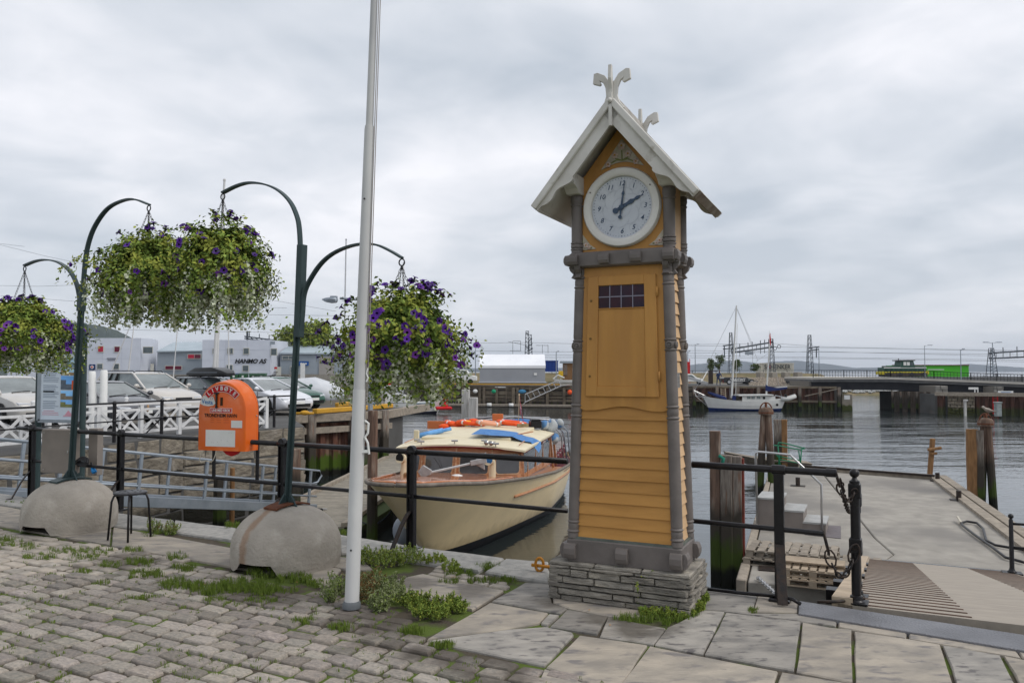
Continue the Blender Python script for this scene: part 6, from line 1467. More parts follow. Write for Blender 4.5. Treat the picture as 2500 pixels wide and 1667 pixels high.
b = MB(); a = CB(1.9, -.3, -.52); c = G(870, 1262, -1.95); b.tube([a.lerp(c, i/10)+V(0, 0, -.55*4*(i/10)*(1-i/10)) for i in range(11)], .016, 6); b.build('mooring_rope', M('dark_rope', (.02, .022, .03), rough=.9), smooth=True, label='thin dark mooring rope sagging from the foredeck to the timber pontoon', cat='rope')
b = MB(); q = G(975, 1345, WZ); b.ball(q+V(.05, .3, .42), .26, 14, 9, (1, 1, 1.35)); b.tube([q+V(.05, .3, .8), q+V(.05, .3, 1.3)], .015, 5); b.build('fender', M('pale_grey_fender', (.42, .46, .52), (.36, .40, .46), ns=4, rough=.5), smooth=True, label='pale grey fender hanging at the waterline left of the tour boat stem', cat='fender')
# ================================================================ grey gangway (left)
gA, gB = V(-9.35, 12.9, -.35), G(772, 1243, -1.95)
gd = (gB-gA).normalized(); gh = V(gd.x, gd.y, 0).normalized(); gn = V(-gh.y, gh.x, 0)
gw = T('gangway', 'sloping galvanised steel gangway with tubular handrails down to the timber pontoon', 'gangway', gB)
L_ = (gB-gA).length
b = MB(); b.bar(gA+UP*.02, gB+UP*.02, .06, .22); b.build('side_beam', galv2, gw, bevel=.01)
b = MB(); b.bar(gA+gn*1.25+UP*.02, gB+gn*1.25+UP*.02, .06, .22); b.build('side_beam', galv2, gw, bevel=.01)
b = MB(); b.bar(gA+gn*.62, gB+gn*.62, 1.2, .05); b.build('walkway', galv2, gw)
for sd_, q in ((0, 0), (1, 1.25)):
 o = gn*q
 npost = 6
 for i in range(npost):
  t = (.03+i*.94/(npost-1)); p = gA.lerp(gB, t)+o; b = MB(); b.bar(p+gd*-.04, p+gd*.06+UP*1.0, .06, .045, up=gn); b.build('stanchion', galv, gw)
 for hh in (1.02, .66, .34):
  a, c = gA+o+UP*hh, gB+o+UP*hh
  pts = [a, c] if hh < 1 else [a, c+gd*.12, c+gd*.2+UP*-.12, c+gd*.05+UP*-.30, c+UP*-.35-gd*.15]
  b = MB(); b.tube(pts, .024, 8); b.build('handrail' if hh > 1 else 'rail', galv, gw, smooth=True)
b = MB(); b.tube([gB+gn*-.1+gd*.1-UP*.02, gB+gn*1.35+gd*.1-UP*.02], .06, 10); b.build('roller', black, gw);
b = MB(); b.tube([gB+gn*-.0+gd*.1+UP*.0, gB+gd*.4+UP*.0], .035, 8); b.build('pin', steel, gw)
# second, steeper pair of rails seen farther left
b = MB(); b.box(V(-12.6, 13.6, -.2), (5, 1.2, .3), -.5); b.build('gangway_landing', galv2, label='galvanised landing plate at the top of the gangway left of the first black post', cat='metal plate')
# ================================================================ lattice fence and iron railing on the basin wall
FA = [G(-60, 1117)+V(-.3, .9, 0), G(446, 1062)+V(-.25, .35, 0), G(665, 1046)+V(-.25, .2, 0)]
lf = T('lattice_fence', 'white wooden fence with crossed diagonal boards in front of the parked cars', 'fence', FA[1])
wf_ = M('white_fence_paint', (.70, .70, .70), (.62, .62, .62), ns=5, rough=.6, rand=.05)
FH = .88
for a, c in zip(FA, FA[1:]):
 d = c-a; Lf = d.length; d.normalize(); n = V(d.y, -d.x, 0); bk_ = -n*.16; np_ = max(1, round(Lf/1.35)); pw = Lf/np_
 for hh, hw_ in ((FH, .09), (.16, .07), (FH-.16, .06)):
  b = MB(); b.bar(a+UP*hh, c+UP*hh, .1 if hh == FH else .035, hw_); b.build('rail', wf_, lf)
 for i in range(np_+1):
  p = a+d*pw*i; b = MB(); b.box(p+UP*FH/2, (.1, .09, FH), atan2(d.y, d.x)); b.build('post', wf_, lf)
 for i in range(np_):
  x0 = a+d*(pw*i+.06); m1 = a+d*(pw*(i+.5)); x1 = a+d*(pw*(i+1)-.06)
  b = MB(); b.box(m1+UP*.45, (.06, .04, .6), atan2(d.y, d.x)); b.build('upright', wf_, lf)
  for p, q in ((x0, m1), (m1, x1)):
   for z0, z1 in ((.18, .72), (.72, .18)):
    b = MB(); b.bar(p+UP*z0+n*(.03 if z0 < .5 else .012), q+UP*z1+n*(.03 if z0 < .5 else .012), .016, .065); b.build('diagonal', wf_, lf)
  b = MB(); b.bar(x0+UP*.2+bk_, x1+UP*.7+bk_, .016, .06); b.build('rear_diagonal', wf_, lf); b = MB(); b.bar(x0+UP*.7+bk_*1.1, x1+UP*.2+bk_*1.1, .016, .06); b.build('rear_diagonal', wf_, lf)
 for i in range(int(Lf/.62)):
  b = MB(); b.lathe([(.03, 0), (.05, .03), (.035, .05), (.06, .09), (.03, .13)], a+d*(.3+i*.62)+UP*(FH+.04), 8)
  if i % 4 == 1: b.build('finial', wf_, lf, smooth=True)
bf = T('basin_railing', 'thin black iron railing along the stone wall before the white lattice fence', 'railing', G(446, 1062))
PB = [G(-60, 1117), G(90, 1100), G(278, 1080), G(394, 1067), G(560, 1053), G(669, 1043)]
for i, p in enumerate(PB):
 b = MB(); b.tube([p, p+UP*.93], .042, 10); b.ball(p+UP*.5, .055, 8, 6); b.ball(p+UP*.93, .055, 8, 6); b.build('post', black, bf, auto=40)
 if i in (3, 5): b = MB(); b.tube([p+UP*.5, p+V(-.35, -.3, .03)], .018, 6); b.build('stay', black, bf)
 if i:
  q = PB[i-1]
  for h, r in ((.93, .024), (.5, .017)): b = MB(); b.tube([q+UP*h, p+UP*h], r, 8); b.build('rail', black, bf, smooth=True)
q = PB[-1]
for h, r in ((.93, .024), (.5, .017)): b = MB(); b.tube([q+UP*h, WC+V(-.3, .1, h-.0)], r, 8); b.build('rail', black, bf, smooth=True)
for lab, u, lean in (('left one of two thick white posts leaning apart in front of the dark car', 229, -.10), ('right one of two thick white posts standing in front of the dark car', 252, 0.02)):
 p = P(u, 1000, 20.5); p.z = 0; top = P(u-(6 if lean < 0 else 0)+2, 903 if u > 240 else 906, 20.5)
 b = MB(); b.tube([p, top-UP*.04, top], [.105, .09, .07], 14); b.build('white_post', whitep, auto=40, label=lab, cat='post', group='two thick white posts')
b = MB(); p = G(452, 1066)+V(-.1, -.2, .5); b.tube([P(350, 985, 20.8), P(361, 984, 20.6), P(362, 1000, 20.6), P(355, 1008, 20.6)], .03, 6); b.build('rope', M('tan_rope', (.35, .22, .12)), smooth=True, label='short tan rope looped over the thin black railing', cat='rope')
# ================================================================ cars
tyre = M('tyre_rubber', (.015, .015, .015), rough=.85); rim = M('alloy_rim', (.45, .45, .46), rough=.35, metal=.7); cglass = M('car_glass', (.08, .10, .10), (.17, .20, .20), ns=1.5, rough=.05, coat=.5, spec=.5)  # car glass base colour raised to stand in for reflected sky
lampg = M('headlamp_glass', (.55, .57, .6), rough=.1, coat=.8); trim = M('black_trim', (.01, .01, .011), rough=.5); redl = M('tail_lamp_red', (.4, .01, .01), rough=.2, coat=.5)
def car(label, paint, loc, yaw, L_=4.6, Wd=1.8, Hc=1.45, kind='sedan', bars=False, rims=rim):
 """local frame: +X forward, origin on the ground at the centre"""
 t = T('parked_car', label, 'car', loc, 'cars parked behind the white fence', yaw, local=True)
 f = L_/2; hw = Wd/2; zb = .20
 hood = .92*Hc/1.45+.02; belt = hood+.04
 if kind == 'sedan': A = [(-f, .62, .84), (-f+.10, .88, .93), (-f+.75, 1.02, 1.0), (-f+.9, 1.02, 1.0)]; rb, rr0, rr1 = -f+.75, -f+1.55, f-2.35
 elif kind == 'hatch': A = [(-f, .7, .86), (-f+.06, .95, .93), (-f+.2, 1.0, .96)]; rb, rr0, rr1 = -f+.10, -f+.62, f-2.3
 else: A = [(-f, .7, .86), (-f+.06, .98, .93), (-f+.2, 1.02, .96)]; rb, rr0, rr1 = -f+.08, -f+.62, f-2.35
 wsb = f-1.12
 st = [(-f, .55, .83, .34), (-f+.05, belt-.22, .90, .26), (-f+.25, belt-.02, .955, zb), (-f+.9, belt, 1.0, zb), (0, belt-.02, 1.0, zb), (wsb, belt-.02, 1.0, zb), (f-.75, hood-.06, .98, zb), (f-.28, hood-.17, .92, zb+.02), (f-.06, hood-.32, .82, .26), (f, .52, .72, .32)]
 secs = []
 for x, zt_, w, z0 in st:
  h_ = hw*w; zm = z0+(zt_-z0)*.55
  half = [(h_*.88, z0), (h_*.985, z0+.10), (h_, zm), (h_*.975, zt_-.05), (h_*.88, zt_), (h_*.45, zt_+.035)]
  secs.append([V(x, y, z) for y, z in half] + [V(x, -y, z) for y, z in half[::-1]])
 b = MB(); b.loft(secs); b.build('body', paint, t, auto=38)
 def gh(x, z, w, n=7): return [V(x, -w+2*w*i/(n-1), z-(.03*((-1+2*i/(n-1))**2) if z > belt+.1 else 0)) for i in range(n)]
 rz_ = Hc; wb = hw*.90; wt = hw*.66
 pr = [(wsb+.02, belt-.03, wb), (rr1+.22, rz_-.05, wt), (rr1, rz_, wt), (rr0, rz_-.01, wt), (rr0-.12, rz_-.05, wt*.98), (rb, belt-.03, wb*.93)]
 # glasshouse (glass volume) with roof and pillars over it
 b = MB(); ring = [[V(x, y, z) for y in (-w, w)] for x, z, w in pr]
 vs = [p for q in ring for p in q]; n = len(pr); b.add(vs, [(2*i, 2*i+1, 2*i+3, 2*i+2) for i in range(n-1)] + [tuple(2*i for i in range(n)), tuple(2*i+1 for i in range(n-1, -1, -1))]); b.build('windows', cglass, t)
 b = MB(); xs_ = [rr1+.18, rr1, (rr1+rr0)/2, rr0, rr0-.10]; rows = []
 for x in xs_:
  z = rz_+.012 - (.045 if x == xs_[0] else .035 if x == xs_[-1] else 0); rows.append([V(x, -wt-.02+2*(wt+.02)*i/6, z+.025*(1-(-1+i/3)**2)) for i in range(7)])
 low_ = [[p-UP*.035 for p in r] for r in rows]
 b.loft([rows[i]+low_[i][::-1] for i in range(5)]); b.build('roof', paint, t, auto=40)
 for sg in (-1, 1):
  b = MB(); b.bar(V(wsb+.03, sg*wb, belt-.02), V(rr1+.16, sg*(wt+.01), rz_-.03), .05, .06, up=V(0, sg, 0)); b.build('pillar', paint, t); b = MB(); b.bar(V(rb-.01, sg*wb*.93, belt-.02), V(rr0-.1, sg*(wt+.0), rz_-.03), .10 if kind != 'sedan' else .08, .07, up=V(0, sg, 0)); b.build('pillar', paint, t)
  xm = (rr1+rr0)/2+.1
  b = MB(); b.bar(V(xm, sg*(wb+.008), belt-.02), V(xm-.05, sg*(wt+.012), rz_-.03), .035, .09, up=V(0, sg, 0))
  if kind != 'sedan': b.bar(V(rb+.95, sg*(wb+.004), belt-.02), V(rr0+.55, sg*(wt+.01), rz_-.03), .035, .07, up=V(0, sg, 0))
  b.build('door_pillar', trim, t)
  b = MB(); b.bar(V(wsb-.05, sg*(wb+.03), belt+.0), V(rb+.05, sg*(wb*.96+.03), belt+.0), .02, .025); b.build('window_trim', trim, t)
  b = MB(); b.ball(V(wsb-.18, sg*(hw+.09), belt+.08), .1, 8, 6, (.6, 1.1, .75)); b.bar(V(wsb-.18, sg*(hw-.04), belt+.03), V(wsb-.18, sg*(hw+.05), belt+.05), .04, .04); b.build('mirror', paint, t, smooth=True)
  for xd in (rb+1.35, wsb-.25):
   b = MB(); b.box((xd, sg*(hw*1.0), .6), (.012, .012, .6)); b.build('door_gap', trim, t)
  b = MB(); b.box((xm-.2, sg*(hw+.006), belt-.16), (.18, .025, .03)); b.box((wsb-1.1, sg*(hw+.006), belt-.17), (.18, .025, .03)); b.build('door_handle', paint, t)
  b = MB(); b.loft([[V(f-.62, sg*hw*.93, hood-.24), V(f-.62, sg*hw*.93, hood-.12), V(f-.62, sg*hw*.80, hood-.10), V(f-.62, sg*hw*.80, hood-.24)], [V(f-.09, sg*hw*.80, .56), V(f-.09, sg*hw*.80, hood-.27), V(f-.05, sg*hw*.45, hood-.28), V(f-.02, sg*hw*.45, .56)]]); b.build('headlight', lampg, t, auto=30)
  b = MB(); b.box((-f+.06, sg*hw*.76, belt-.2), (.1, .22, .16)); b.build('tail_light', redl, t)
  for xw in (f-.88, -f+.86):
   b = MB(); b.lathe([(.36, 0), (.36, .012)], V(xw, sg*(hw*.985), .35), 24, V(0, sg, 0)); b.build('wheel_arch', trim, t)
   b = MB(); b.lathe([(.21, -.18), (.31, -.18), (.325, -.15), (.325, .01), (.31, .03), (.22, .035), (.21, .02)], V(xw, sg*(hw*.985), .325), 24, V(0, sg, 0)); wh = b.build('wheel', tyre, t, smooth=True)
   b = MB(); b.lathe([(.215, .0), (.215, .022), (.19, .02)], V(xw, sg*(hw*.985), .325), 20, V(0, sg, 0))
   for k in range(5):
    a = 2*pi*k/5; b.bar(V(xw, sg*(hw*.985+.035), .325), V(xw+cos(a)*.2, sg*(hw*.985+.028), .325+sin(a)*.2), .02, .06, up=V(0, sg, 0))
   b.build('rim', rims, wh)
  if bars:
   b = MB(); b.tube([V(rr1+.1, sg*wt*.9, rz_+.02), V(rr1, sg*wt*.9, rz_+.07), V(rr0+.1, sg*wt*.9, rz_+.07), V(rr0, sg*wt*.9, rz_+.02)], .018, 6); b.build('roof_rail', trim, t, smooth=True)
 b = MB(); b.box((f-.03, 0, hood-.36), (.05, .62, .15)); b.box((f+.0, 0, .36), (.05, 1.1, .12)); b.build('grille', trim, t, bevel=.01)
 b = MB(); b.box((f+.02, 0, .47), (.02, .5, .11)); b.build('number_plate', whitep, t)
 b = MB(); b.bar(V(wsb+.05, -.5, belt+.01), V(wsb-.1, .1, belt+.05), .02, .02); b.bar(V(wsb+.05, .1, belt+.01), V(wsb-.1, .6, belt+.05), .02, .02); b.build('wiper', trim, t)
 return t
def cpaint(n, c): return M(n, c, tuple(q*.92 for q in c), ns=2, rough=.28, coat=.8)
CY = radians(-34)
def carloc(u, v_front, Y, L_):
 p = P(u, 905, Y); return V(p.x, p.y, 0)
car('beige silver car cut by the left picture edge behind the fence', cpaint('paint_sand', (.5, .48, .45)), V(-16.4, 25.5, 0), CY, 4.6, 1.8, 1.5, 'wagon')
car('low dark grey car partly hidden behind the two thick white posts', cpaint('paint_anthracite', (.06, .062, .07)), V(-12.9, 24.8, 0), CY, 4.3, 1.75, 1.35, 'hatch')
car('sand beige estate car with black roof rails in the middle of the row', cpaint('paint_beige', (.52, .49, .45)), V(-13.5, 28.8, 0), CY, 4.75, 1.85, 1.62, 'wagon', True)
cd = car('dark blue grey estate car carrying a long black roof box', cpaint('paint_slate', (.085, .095, .115)), V(-12.6, 32.6, 0), CY, 4.7, 1.8, 1.40, 'wagon', True)
car('silver white saloon car behind the orange lifebuoy box', cpaint('paint_silver', (.68, .69, .73)), V(-10.2, 31.6, 0), CY, 4.7, 1.82, 1.38, 'sedan')
car('dark green car at the right end of the parked row', cpaint('paint_green', (.012, .075, .045)), V(-10.4, 35.2, 0), CY, 4.3, 1.72, 1.40, 'wagon', True)
t = T('roof_box', 'long glossy black roof box on the dark estate car', 'roof box', V(-12.6, 32.6, 1.46), None, CY, local=True)
b = MB(); prf = [(-1.25, .05, .3), (-1.15, .16, .38), (-.6, .31, .43), (.5, .33, .43), (1.1, .20, .38), (1.32, .09, .22)]
b.loft([[V(x, -w, .05), V(x, -w, .05+h*.5), V(x, -w*.8, .05+h), V(x, w*.8, .05+h), V(x, w, .05+h*.5), V(x, w, .05)] for x, h, w in prf]); b.build('shell', M('gloss_black_plastic', (.012, .012, .013), (.02, .02, .02), ns=3, rough=.3), t, auto=30)
b = MB(); b.box((0, .435, .17), (2.0, .012, .02)); b.box((0, -.435, .17), (2.0, .012, .02)); b.build('seam', galv, t)
b = MB()
for x in (-.7, .6): b.box((x, 0, .02), (.06, 1.1, .06))
b.build('carrier_bar', trim, t)
# ================================================================ right side: piles, steps, pallets, trolley
def timberpile(label, spec, rz=-.35, name='timber_pile', group=None, m=wcol):
 t = T(name, label, 'mooring pile', V(spec[0][0], spec[0][1], WZ), group)
 for x, y, w, d, top, mm in spec: pile(t, 'timber', x, y, w, d, -3.3, top, rz, mm)
 return t
def at(u, Y): p = P(u, 905, Y); return p.x, p.y
def tz(v, Y): return P(1250, v, Y).z
Y1 = 15.5
rusty_t = brownp
timberpile('single tall square timber of the near pile group right of the clock tower', [(*at(1744, Y1+.1), .20, .21, tz(1053, Y1), brownp)], group=None)
timberpile('pair of shorter timbers bolted together in the near pile group right of the clock tower', [(*at(1771, Y1+.0), .235, .22, tz(1111, Y1), wcol), (*at(1797, Y1-.05), .20, .22, tz(1113, Y1), wcol), (*at(1811, Y1-.07), .05, .22, tz(1118, Y1), M('rust_red_flange', (.16, .03, .02), (.1, .03, .02), ns=8, rough=.8))])
b = MB(); x, y = at(1757, Y1-.07); b.tube([V(x-.05, y-.06, tz(1110, Y1)), V(x+.03, y-.1, tz(1117, Y1)), V(x+.0, y-.1, tz(1132, Y1))], .035, 6); b.build('green_rope_knot', M('teal_rope', (.02, .18, .12)), smooth=True, label='teal rope knot tied round the top of the near timber piles', cat='rope')
def dolphin(label, legs, cap, Y, mm=brownp, bird=False):
 t = T('dolphin_pile', label, 'mooring pile', V(at(cap[0], Y)[0], Y, WZ)); tops = []
 for (u0, v0, u1, v1, w, dy) in legs:     # foot pixel at the waterline, top pixel
  a = P(u0, v0, Y+dy); c = P(u1, v1, Y+dy*.3); d = (a-c); a2 = a + d.normalized()*.8; b = MB(); b.tube([a2, a, a.lerp(c, .5), c], [w*.52, w*.5, w*.48, w*.42], 10); b.build('leg', mm, t, bevel=0)
 c = P(cap[0], cap[1], Y); b = MB(); b.lathe([(cap[2]*1.02, -.12), (cap[2], .02), (cap[2]*.8, .10), (cap[2]*.3, .13)], c, 14); b.build('cap', mm, t, auto=40)
 b = MB(); b.lathe([(cap[2]*1.05, -.07), (cap[2]*1.05, -.03)], c, 14); b.build('iron_band', rust, t)
 b = MB(); b.tube([c + V(cos(pi*i/10)*cap[2]*.85, 0, .02+sin(pi*i/10)*cap[2]*1.1) for i in range(11)], .022, 6); b.box(c+UP*.14, (.05, .12, .28)); b.build('hoop', rust, t, smooth=True)
 return t, c
YD = 26.4
dolphin('leaning brown pair of piles joined under one cap behind the trolley frame', [(1854, 1212, 1865, 1005, .25, .1), (1886, 1212, 1875, 1005, .25, -.1)], (1870, 1003, .24), YD)
timberpile('squared timbers with an orange brown face right of the capped leaning piles', [(*at(1898, 31), .34, .3, tz(1024, 31), wcol), (*at(1913, 30.9), .22, .3, tz(1024, 30.9), brownw)])
YE = 24.
dt_, dc_ = dolphin('capped leaning pile group at the right edge with a gull on top', [(2396, 1235, 2402, 1040, .24, .2), (2426, 1245, 2412, 1040, .24, 0)], (2406, 1030, .22), YE)
timberpile('orange brown squared timber left of the capped piles at the right edge', [(*at(2369, YE+.1), .30, .28, tz(1048, YE), brownw)])
timberpile('pale weathered round timber between the orange timber and the capped piles', [(*at(2387, YE), .2, .24, tz(1050, YE), wcol)])
# gull
gc = P(2412, 1003, YE); t = T('seagull', 'grey brown gull standing on the capped piles at the right', 'gull', gc-UP*.14)
gm = M('gull_plumage', (.42, .38, .33), (.26, .22, .19), ns=20, rough=.8)
def gx(x, z): return gc+V(x, 0, z)
b = MB(); body = [(-.19, .115, .012, .02), (-.165, .12, .035, .04), (-.13, .11, .042, .048), (-.09, .06, .045, .055), (-.03, .025, .065, .07), (.04, .015, .068, .066), (.11, .0, .05, .045), (.17, -.015, .025, .022), (.24, -.03, .012, .008)]
b.loft([[gx(x, z)+V(0, cos(2*pi*j/12)*w, sin(2*pi*j/12)*h) for j in range(12)] for x, z, w, h in body]); b.build('body', gm, t, smooth=True)
b = MB(); b.tube([gx(-.18, .115), gx(-.215, .108), gx(-.235, .10)], [.014, .011, .004], 6); b.build('beak', M('gull_beak', (.10, .08, .05)), t, smooth=True)
for y in (-.058, .058):
 b = MB(); b.loft([[gx(x, z)+V(0, y+sg, dz) for sg, dz in ((-.008, -h), (.008, -h*.6), (.010, h*.7), (-.004, h))] for x, z, h in ((-.05, .03, .03), (.03, .02, .042), (.12, .0, .03), (.22, -.02, .01))]); b.build('wing', M('gull_wing', (.30, .26, .22), (.18, .15, .13), ns=30) if y < 0 else bpy.data.materials['gull_wing'], t, smooth=True)
 b = MB(); b.tube([gx(.0, -.04)+V(0, y*.5, 0), gx(.0, -.13)+V(0, y*.5, 0), gx(-.04, -.14)+V(0, y*.5, 0)], .006, 5); b.build('leg', M('gull_leg', (.35, .2, .18)) if y < 0 else bpy.data.materials['gull_leg'], t)
b = MB(); b.ball(gx(-.172, .128)+V(0, -.034, 0), .006, 6, 4); b.build('eye', blackp, t)
# steps block
sp0 = G(1853, 1290, DZ);
def q3(u, v, z): return G(u, v, z)
SX = RX; SY = RD
so = G(1850, 1292, DZ)
t = T('step_block', 'grey three step boarding block with white treads on the pontoon', 'steps', so)
gsm = M('taupe_step_side', (.23, .20, .18), (.19, .165, .15), ns=3, rough=.6)
wid = 1.0
for k in range(3):
 h = [.74, .49, .25][k]; x0, x1 = [0, .55, 1.02][k], [.55, 1.02, 1.5][k]
 b = MB(); b.obox(so+SX*((x0+x1)/2)+SY*wid/2+UP*(h/2), SX*(x1-x0)/2, SY*wid/2, UP*(h/2-.02)); b.build('riser_block', gsm, t, bevel=.005)
 b = MB(); b.obox(so+SX*((x0+x1)/2)+SY*wid/2+UP*(h+.0), SX*((x1-x0)/2+.015), SY*(wid/2+.02), UP*.02); b.build('tread', M('pale_tread', (.40, .40, .39), (.33, .33, .32), ns=6) if k == 0 else bpy.data.materials['pale_tread'], t)
b = MB(); b.tube([so+SX*.0-SY*.06+UP*.15, so+SX*-.02-SY*.06+UP*1.80, so+SX*.05-SY*.06+UP*1.84, so+SX*.75-SY*.06+UP*1.80, so+SX*1.42-SY*.06+UP*1.15, so+SX*1.42-SY*.06+UP*.05], .026, 10); b.build('handrail', steel, t, smooth=True)
mp_ = [G(1965, 1276, DZ+.02), G(2053, 1283, DZ+.02), G(2053, 1313, DZ+.02), G(1965, 1303, DZ+.02)]
b = MB(); b.prism([(p.x, p.y) for p in mp_], DZ+.004, DZ+.016); b.build('rubber_mat', M('grey_purple_mat', (.17, .15, .155), (.14, .125, .13), ns=6, rough=.8), label='dark grey mat lying beside the boarding steps', cat='mat')
# trolley
t = T('trolley_frame', 'green tubular trolley frame standing on the far left corner of the pontoon', 'trolley', G(1905, 1150, DZ))
tg = M('green_tube_paint', (.01, .16, .08), rough=.4)
YT = 28.3;
def tp(u, v): return P(u, v, YT + (u-1900)*.006)
tube_ = [((1901, 1140), (1902, 1117), (1878, 1090), (1882, 1086), (1903, 1088), (1955, 1098), (1964, 1094)), ((1899, 1087), (1901, 1080), (1912, 1081), (1965, 1094)), ((1901, 1120), (1948, 1130)), ((1903, 1114), (1951, 1123)), ((1957, 1094), (1953, 1150)), ((1950, 1100), (1954, 1130)), ((1899, 1088), (1905, 1140)), ((1926, 1088), (1926, 1124))]
for k, pts in enumerate(tube_):
 b = MB(); b.tube([tp(u, v) for u, v in pts], .022 if k < 7 else .01, 6); b.build('tube', tg, t, smooth=True)
for u, v in ((1898, 1140), (1960, 1146)):
 b = MB(); b.box(tp(u, v+8), (.1, .1, .22)); b.build('foot', black, t)
# dinghy gunwale at the far left pontoon corner
b = MB(); c = G(1900, 1142, DZ-.1)+V(-.4, .8, .2); b.loft([[c+V(-1.5, 0, .25)+V(0, y*.2, z) for y, z in ((-1, .1), (0, -.1), (1, .1), (0, .13))], [c+V(-.3, -.2, .05)+V(0, y*.7, z) for y, z in ((-1, .1), (0, -.3), (1, .1), (0, .13))], [c+V(1.5, -.9, -.05)+V(0, y*.6, z) for y, z in ((-1, .1), (0, -.3), (1, .1), (0, .13))]]); b.build('rowing_boat', palg, label='weathered rowing boat lying behind the far left corner of the pontoon', cat='rowing boat')
# mooring stubs and cross shaped post
for lab, u, v in (('small dark mooring stub near the far left of the pontoon', 1960, 1152), ('small dark mooring stub on the left half of the pontoon', 1948, 1186), ('small dark mooring stub close to the far right pontoon corner', 2289, 1174), ('small dark mooring stub by the wet patch near the right edge', 2341, 1221)):
 p = G(u, v, DZ); b = MB(); b.tube([p, p+UP*.28], .07, 10); b.box(p+UP*.01, (.45, .3, .02), -.4); b.build('mooring_stub', blackr, label=lab, cat='mooring stub', group='mooring stubs on the pontoon')
p = G(2270, 1160, DZ); Yc = p.y
t = T('timber_cross_post', 'orange brown timber cross post at the far edge of the pontoon', 'mooring post', p)
b = MB(); b.bar(p, P(2277, 1070, Yc), .15, .14, up=V(0, 1, 0)); b.build('upright', brownw, t, bevel=.02)
b = MB(); b.bar(P(2260, 1097, Yc)-V(0, .14, 0), P(2293, 1092, Yc)-V(0, .14, 0), .10, .10); b.build('cross_arm', brownw, t, bevel=.02)
b = MB(); b.bar(P(2268, 1107, Yc)-V(0, .12, 0), P(2283, 1105, Yc)-V(0, .12, 0), .09, .09); b.build('lower_arm', brownw, t, bevel=.02)
# pallets
def pallet(label, o, ax, ay, m, w=1.2, d=.8, grp='pallets on the pontoon', tilt=0):
 t = T('pallet', label, 'pallet', o, grp)
 for i in range(7):
  y = d*(i+.5)/7 if False else w*(i+.5)/7
  b = MB(); b.obox(o+ax*y+ay*d/2+UP*.134, ax*(w/7*.36), ay*d/2, UP*.010); b.build('board', m, t)
 for j in range(3):
  b = MB(); b.obox(o+ax*w/2+ay*(d*(.06+.44*j))+UP*.113, ax*w/2, ay*.05, UP*.010); b.build('stringer', m, t)
  b = MB(); b.obox(o+ax*w/2+ay*(d*(.06+.44*j))+UP*.011, ax*w/2, ay*.05, UP*.010); b.build('bottom_board', m, t)
  for i in range(3):
   b = MB(); b.obox(o+ax*(w*(.06+.44*i))+ay*(d*(.06+.44*j))+UP*.062, ax*.065, ay*.05, UP*.04); b.build('block', m, t)
 return t
ax, ay = RX, RD
o1 = G(1812, 1378, DZ+.0)
for k in range(2): pallet(('lower' if k == 0 else 'top') + ' grey pallet of the left pair stacked at the pontoon edge', o1+UP*(.145*k)+ax*(.05*k)+ay*.05*k, ax, ay, palg, 1.35, 1.0)
o2 = G(1925, 1392, DZ)+ay*.15
pallet('grey pallet lying flat right of the stacked grey pair', o2+ax*.35, ax, ay, palg, 1.25, 1.0)
pallet('grey pallet resting on the right of the stacked pair', o2+UP*.15-ax*.35+ay*.1, ax, ay, palg, 1.2, .95)
o3 = G(1908, 1432, DZ)+ay*.12
pallet('fresh brown pallet lying at the near edge of the pontoon', o3, ax, ay, palw, 1.0, .62)
t = pallet('fresh brown pallet set on top of the near brown pallet', o3+UP*.15+ay*.06, ax, ay, palw, 1.0, .6)
b = MB()
for i in range(5):
 b = MB(); b.obox(o3+ax*.5+ay*(.32+.085*i)+UP*(.36), ax*.5, ay*.034, UP*.012); b.build('slat', palw, t)
for i in (.06, .94):
 b = MB(); b.obox(o3+ax*i+ay*.42+UP*.325, ax*.06, ay*.05, UP*.03); b.build('block', palw, t)
chain('galvanised chain with a rusty end lying on the near pontoon corner', None, None, 0, m=steel, r=.016, extra=[G(1850+i*3.2, 1409+i*2.9, DZ+.05) for i in range(14)])
p = G(1968, 1400, DZ)+V(-1.2, 0, .0); b = MB(); b.box(G(1882, 1388, DZ+.012), (.45, .35, .02), -.3); b.build('steel_plate', blackr, label='small dark steel plate lying on the pontoon left of the brown pallets', cat='metal plate')
b = MB(); p = G(2042, 1415, DZ); b.box(p+UP*.05, (.35, .3, .1), -.4); b.tube([p+UP*.1+V(.1*cos(q), 0, .12+.1*sin(q)) for q in [i*pi/6 for i in range(13)]], .03, 6); b.build('shackle_block', blackr, label='rusty shackle and anchor block near the left foot of the ramp', cat='shackle')
# hose
b = MB(); hp = [(2500, 1372), (2455, 1360), (2420, 1333), (2380, 1305), (2350, 1282), (2346, 1276), (2360, 1272), (2385, 1276), (2400, 1290), (2408, 1318), (2430, 1330), (2470, 1337), (2530, 1345)]
b.tube([G(u, v, DZ+.05) for u, v in hp], .028, 8); b.build('hose', black, smooth=True, label='thick black hose looping over the wet right side of the pontoon', cat='hose')
b = MB(); b.tube([G(2346, 1276, DZ+.06), G(2338, 1262, DZ+.1)], .035, 6); b.build('hose_nozzle', M('pale_nozzle', (.5, .46, .38)), label='pale nozzle at the end of the thick black hose', cat='nozzle')
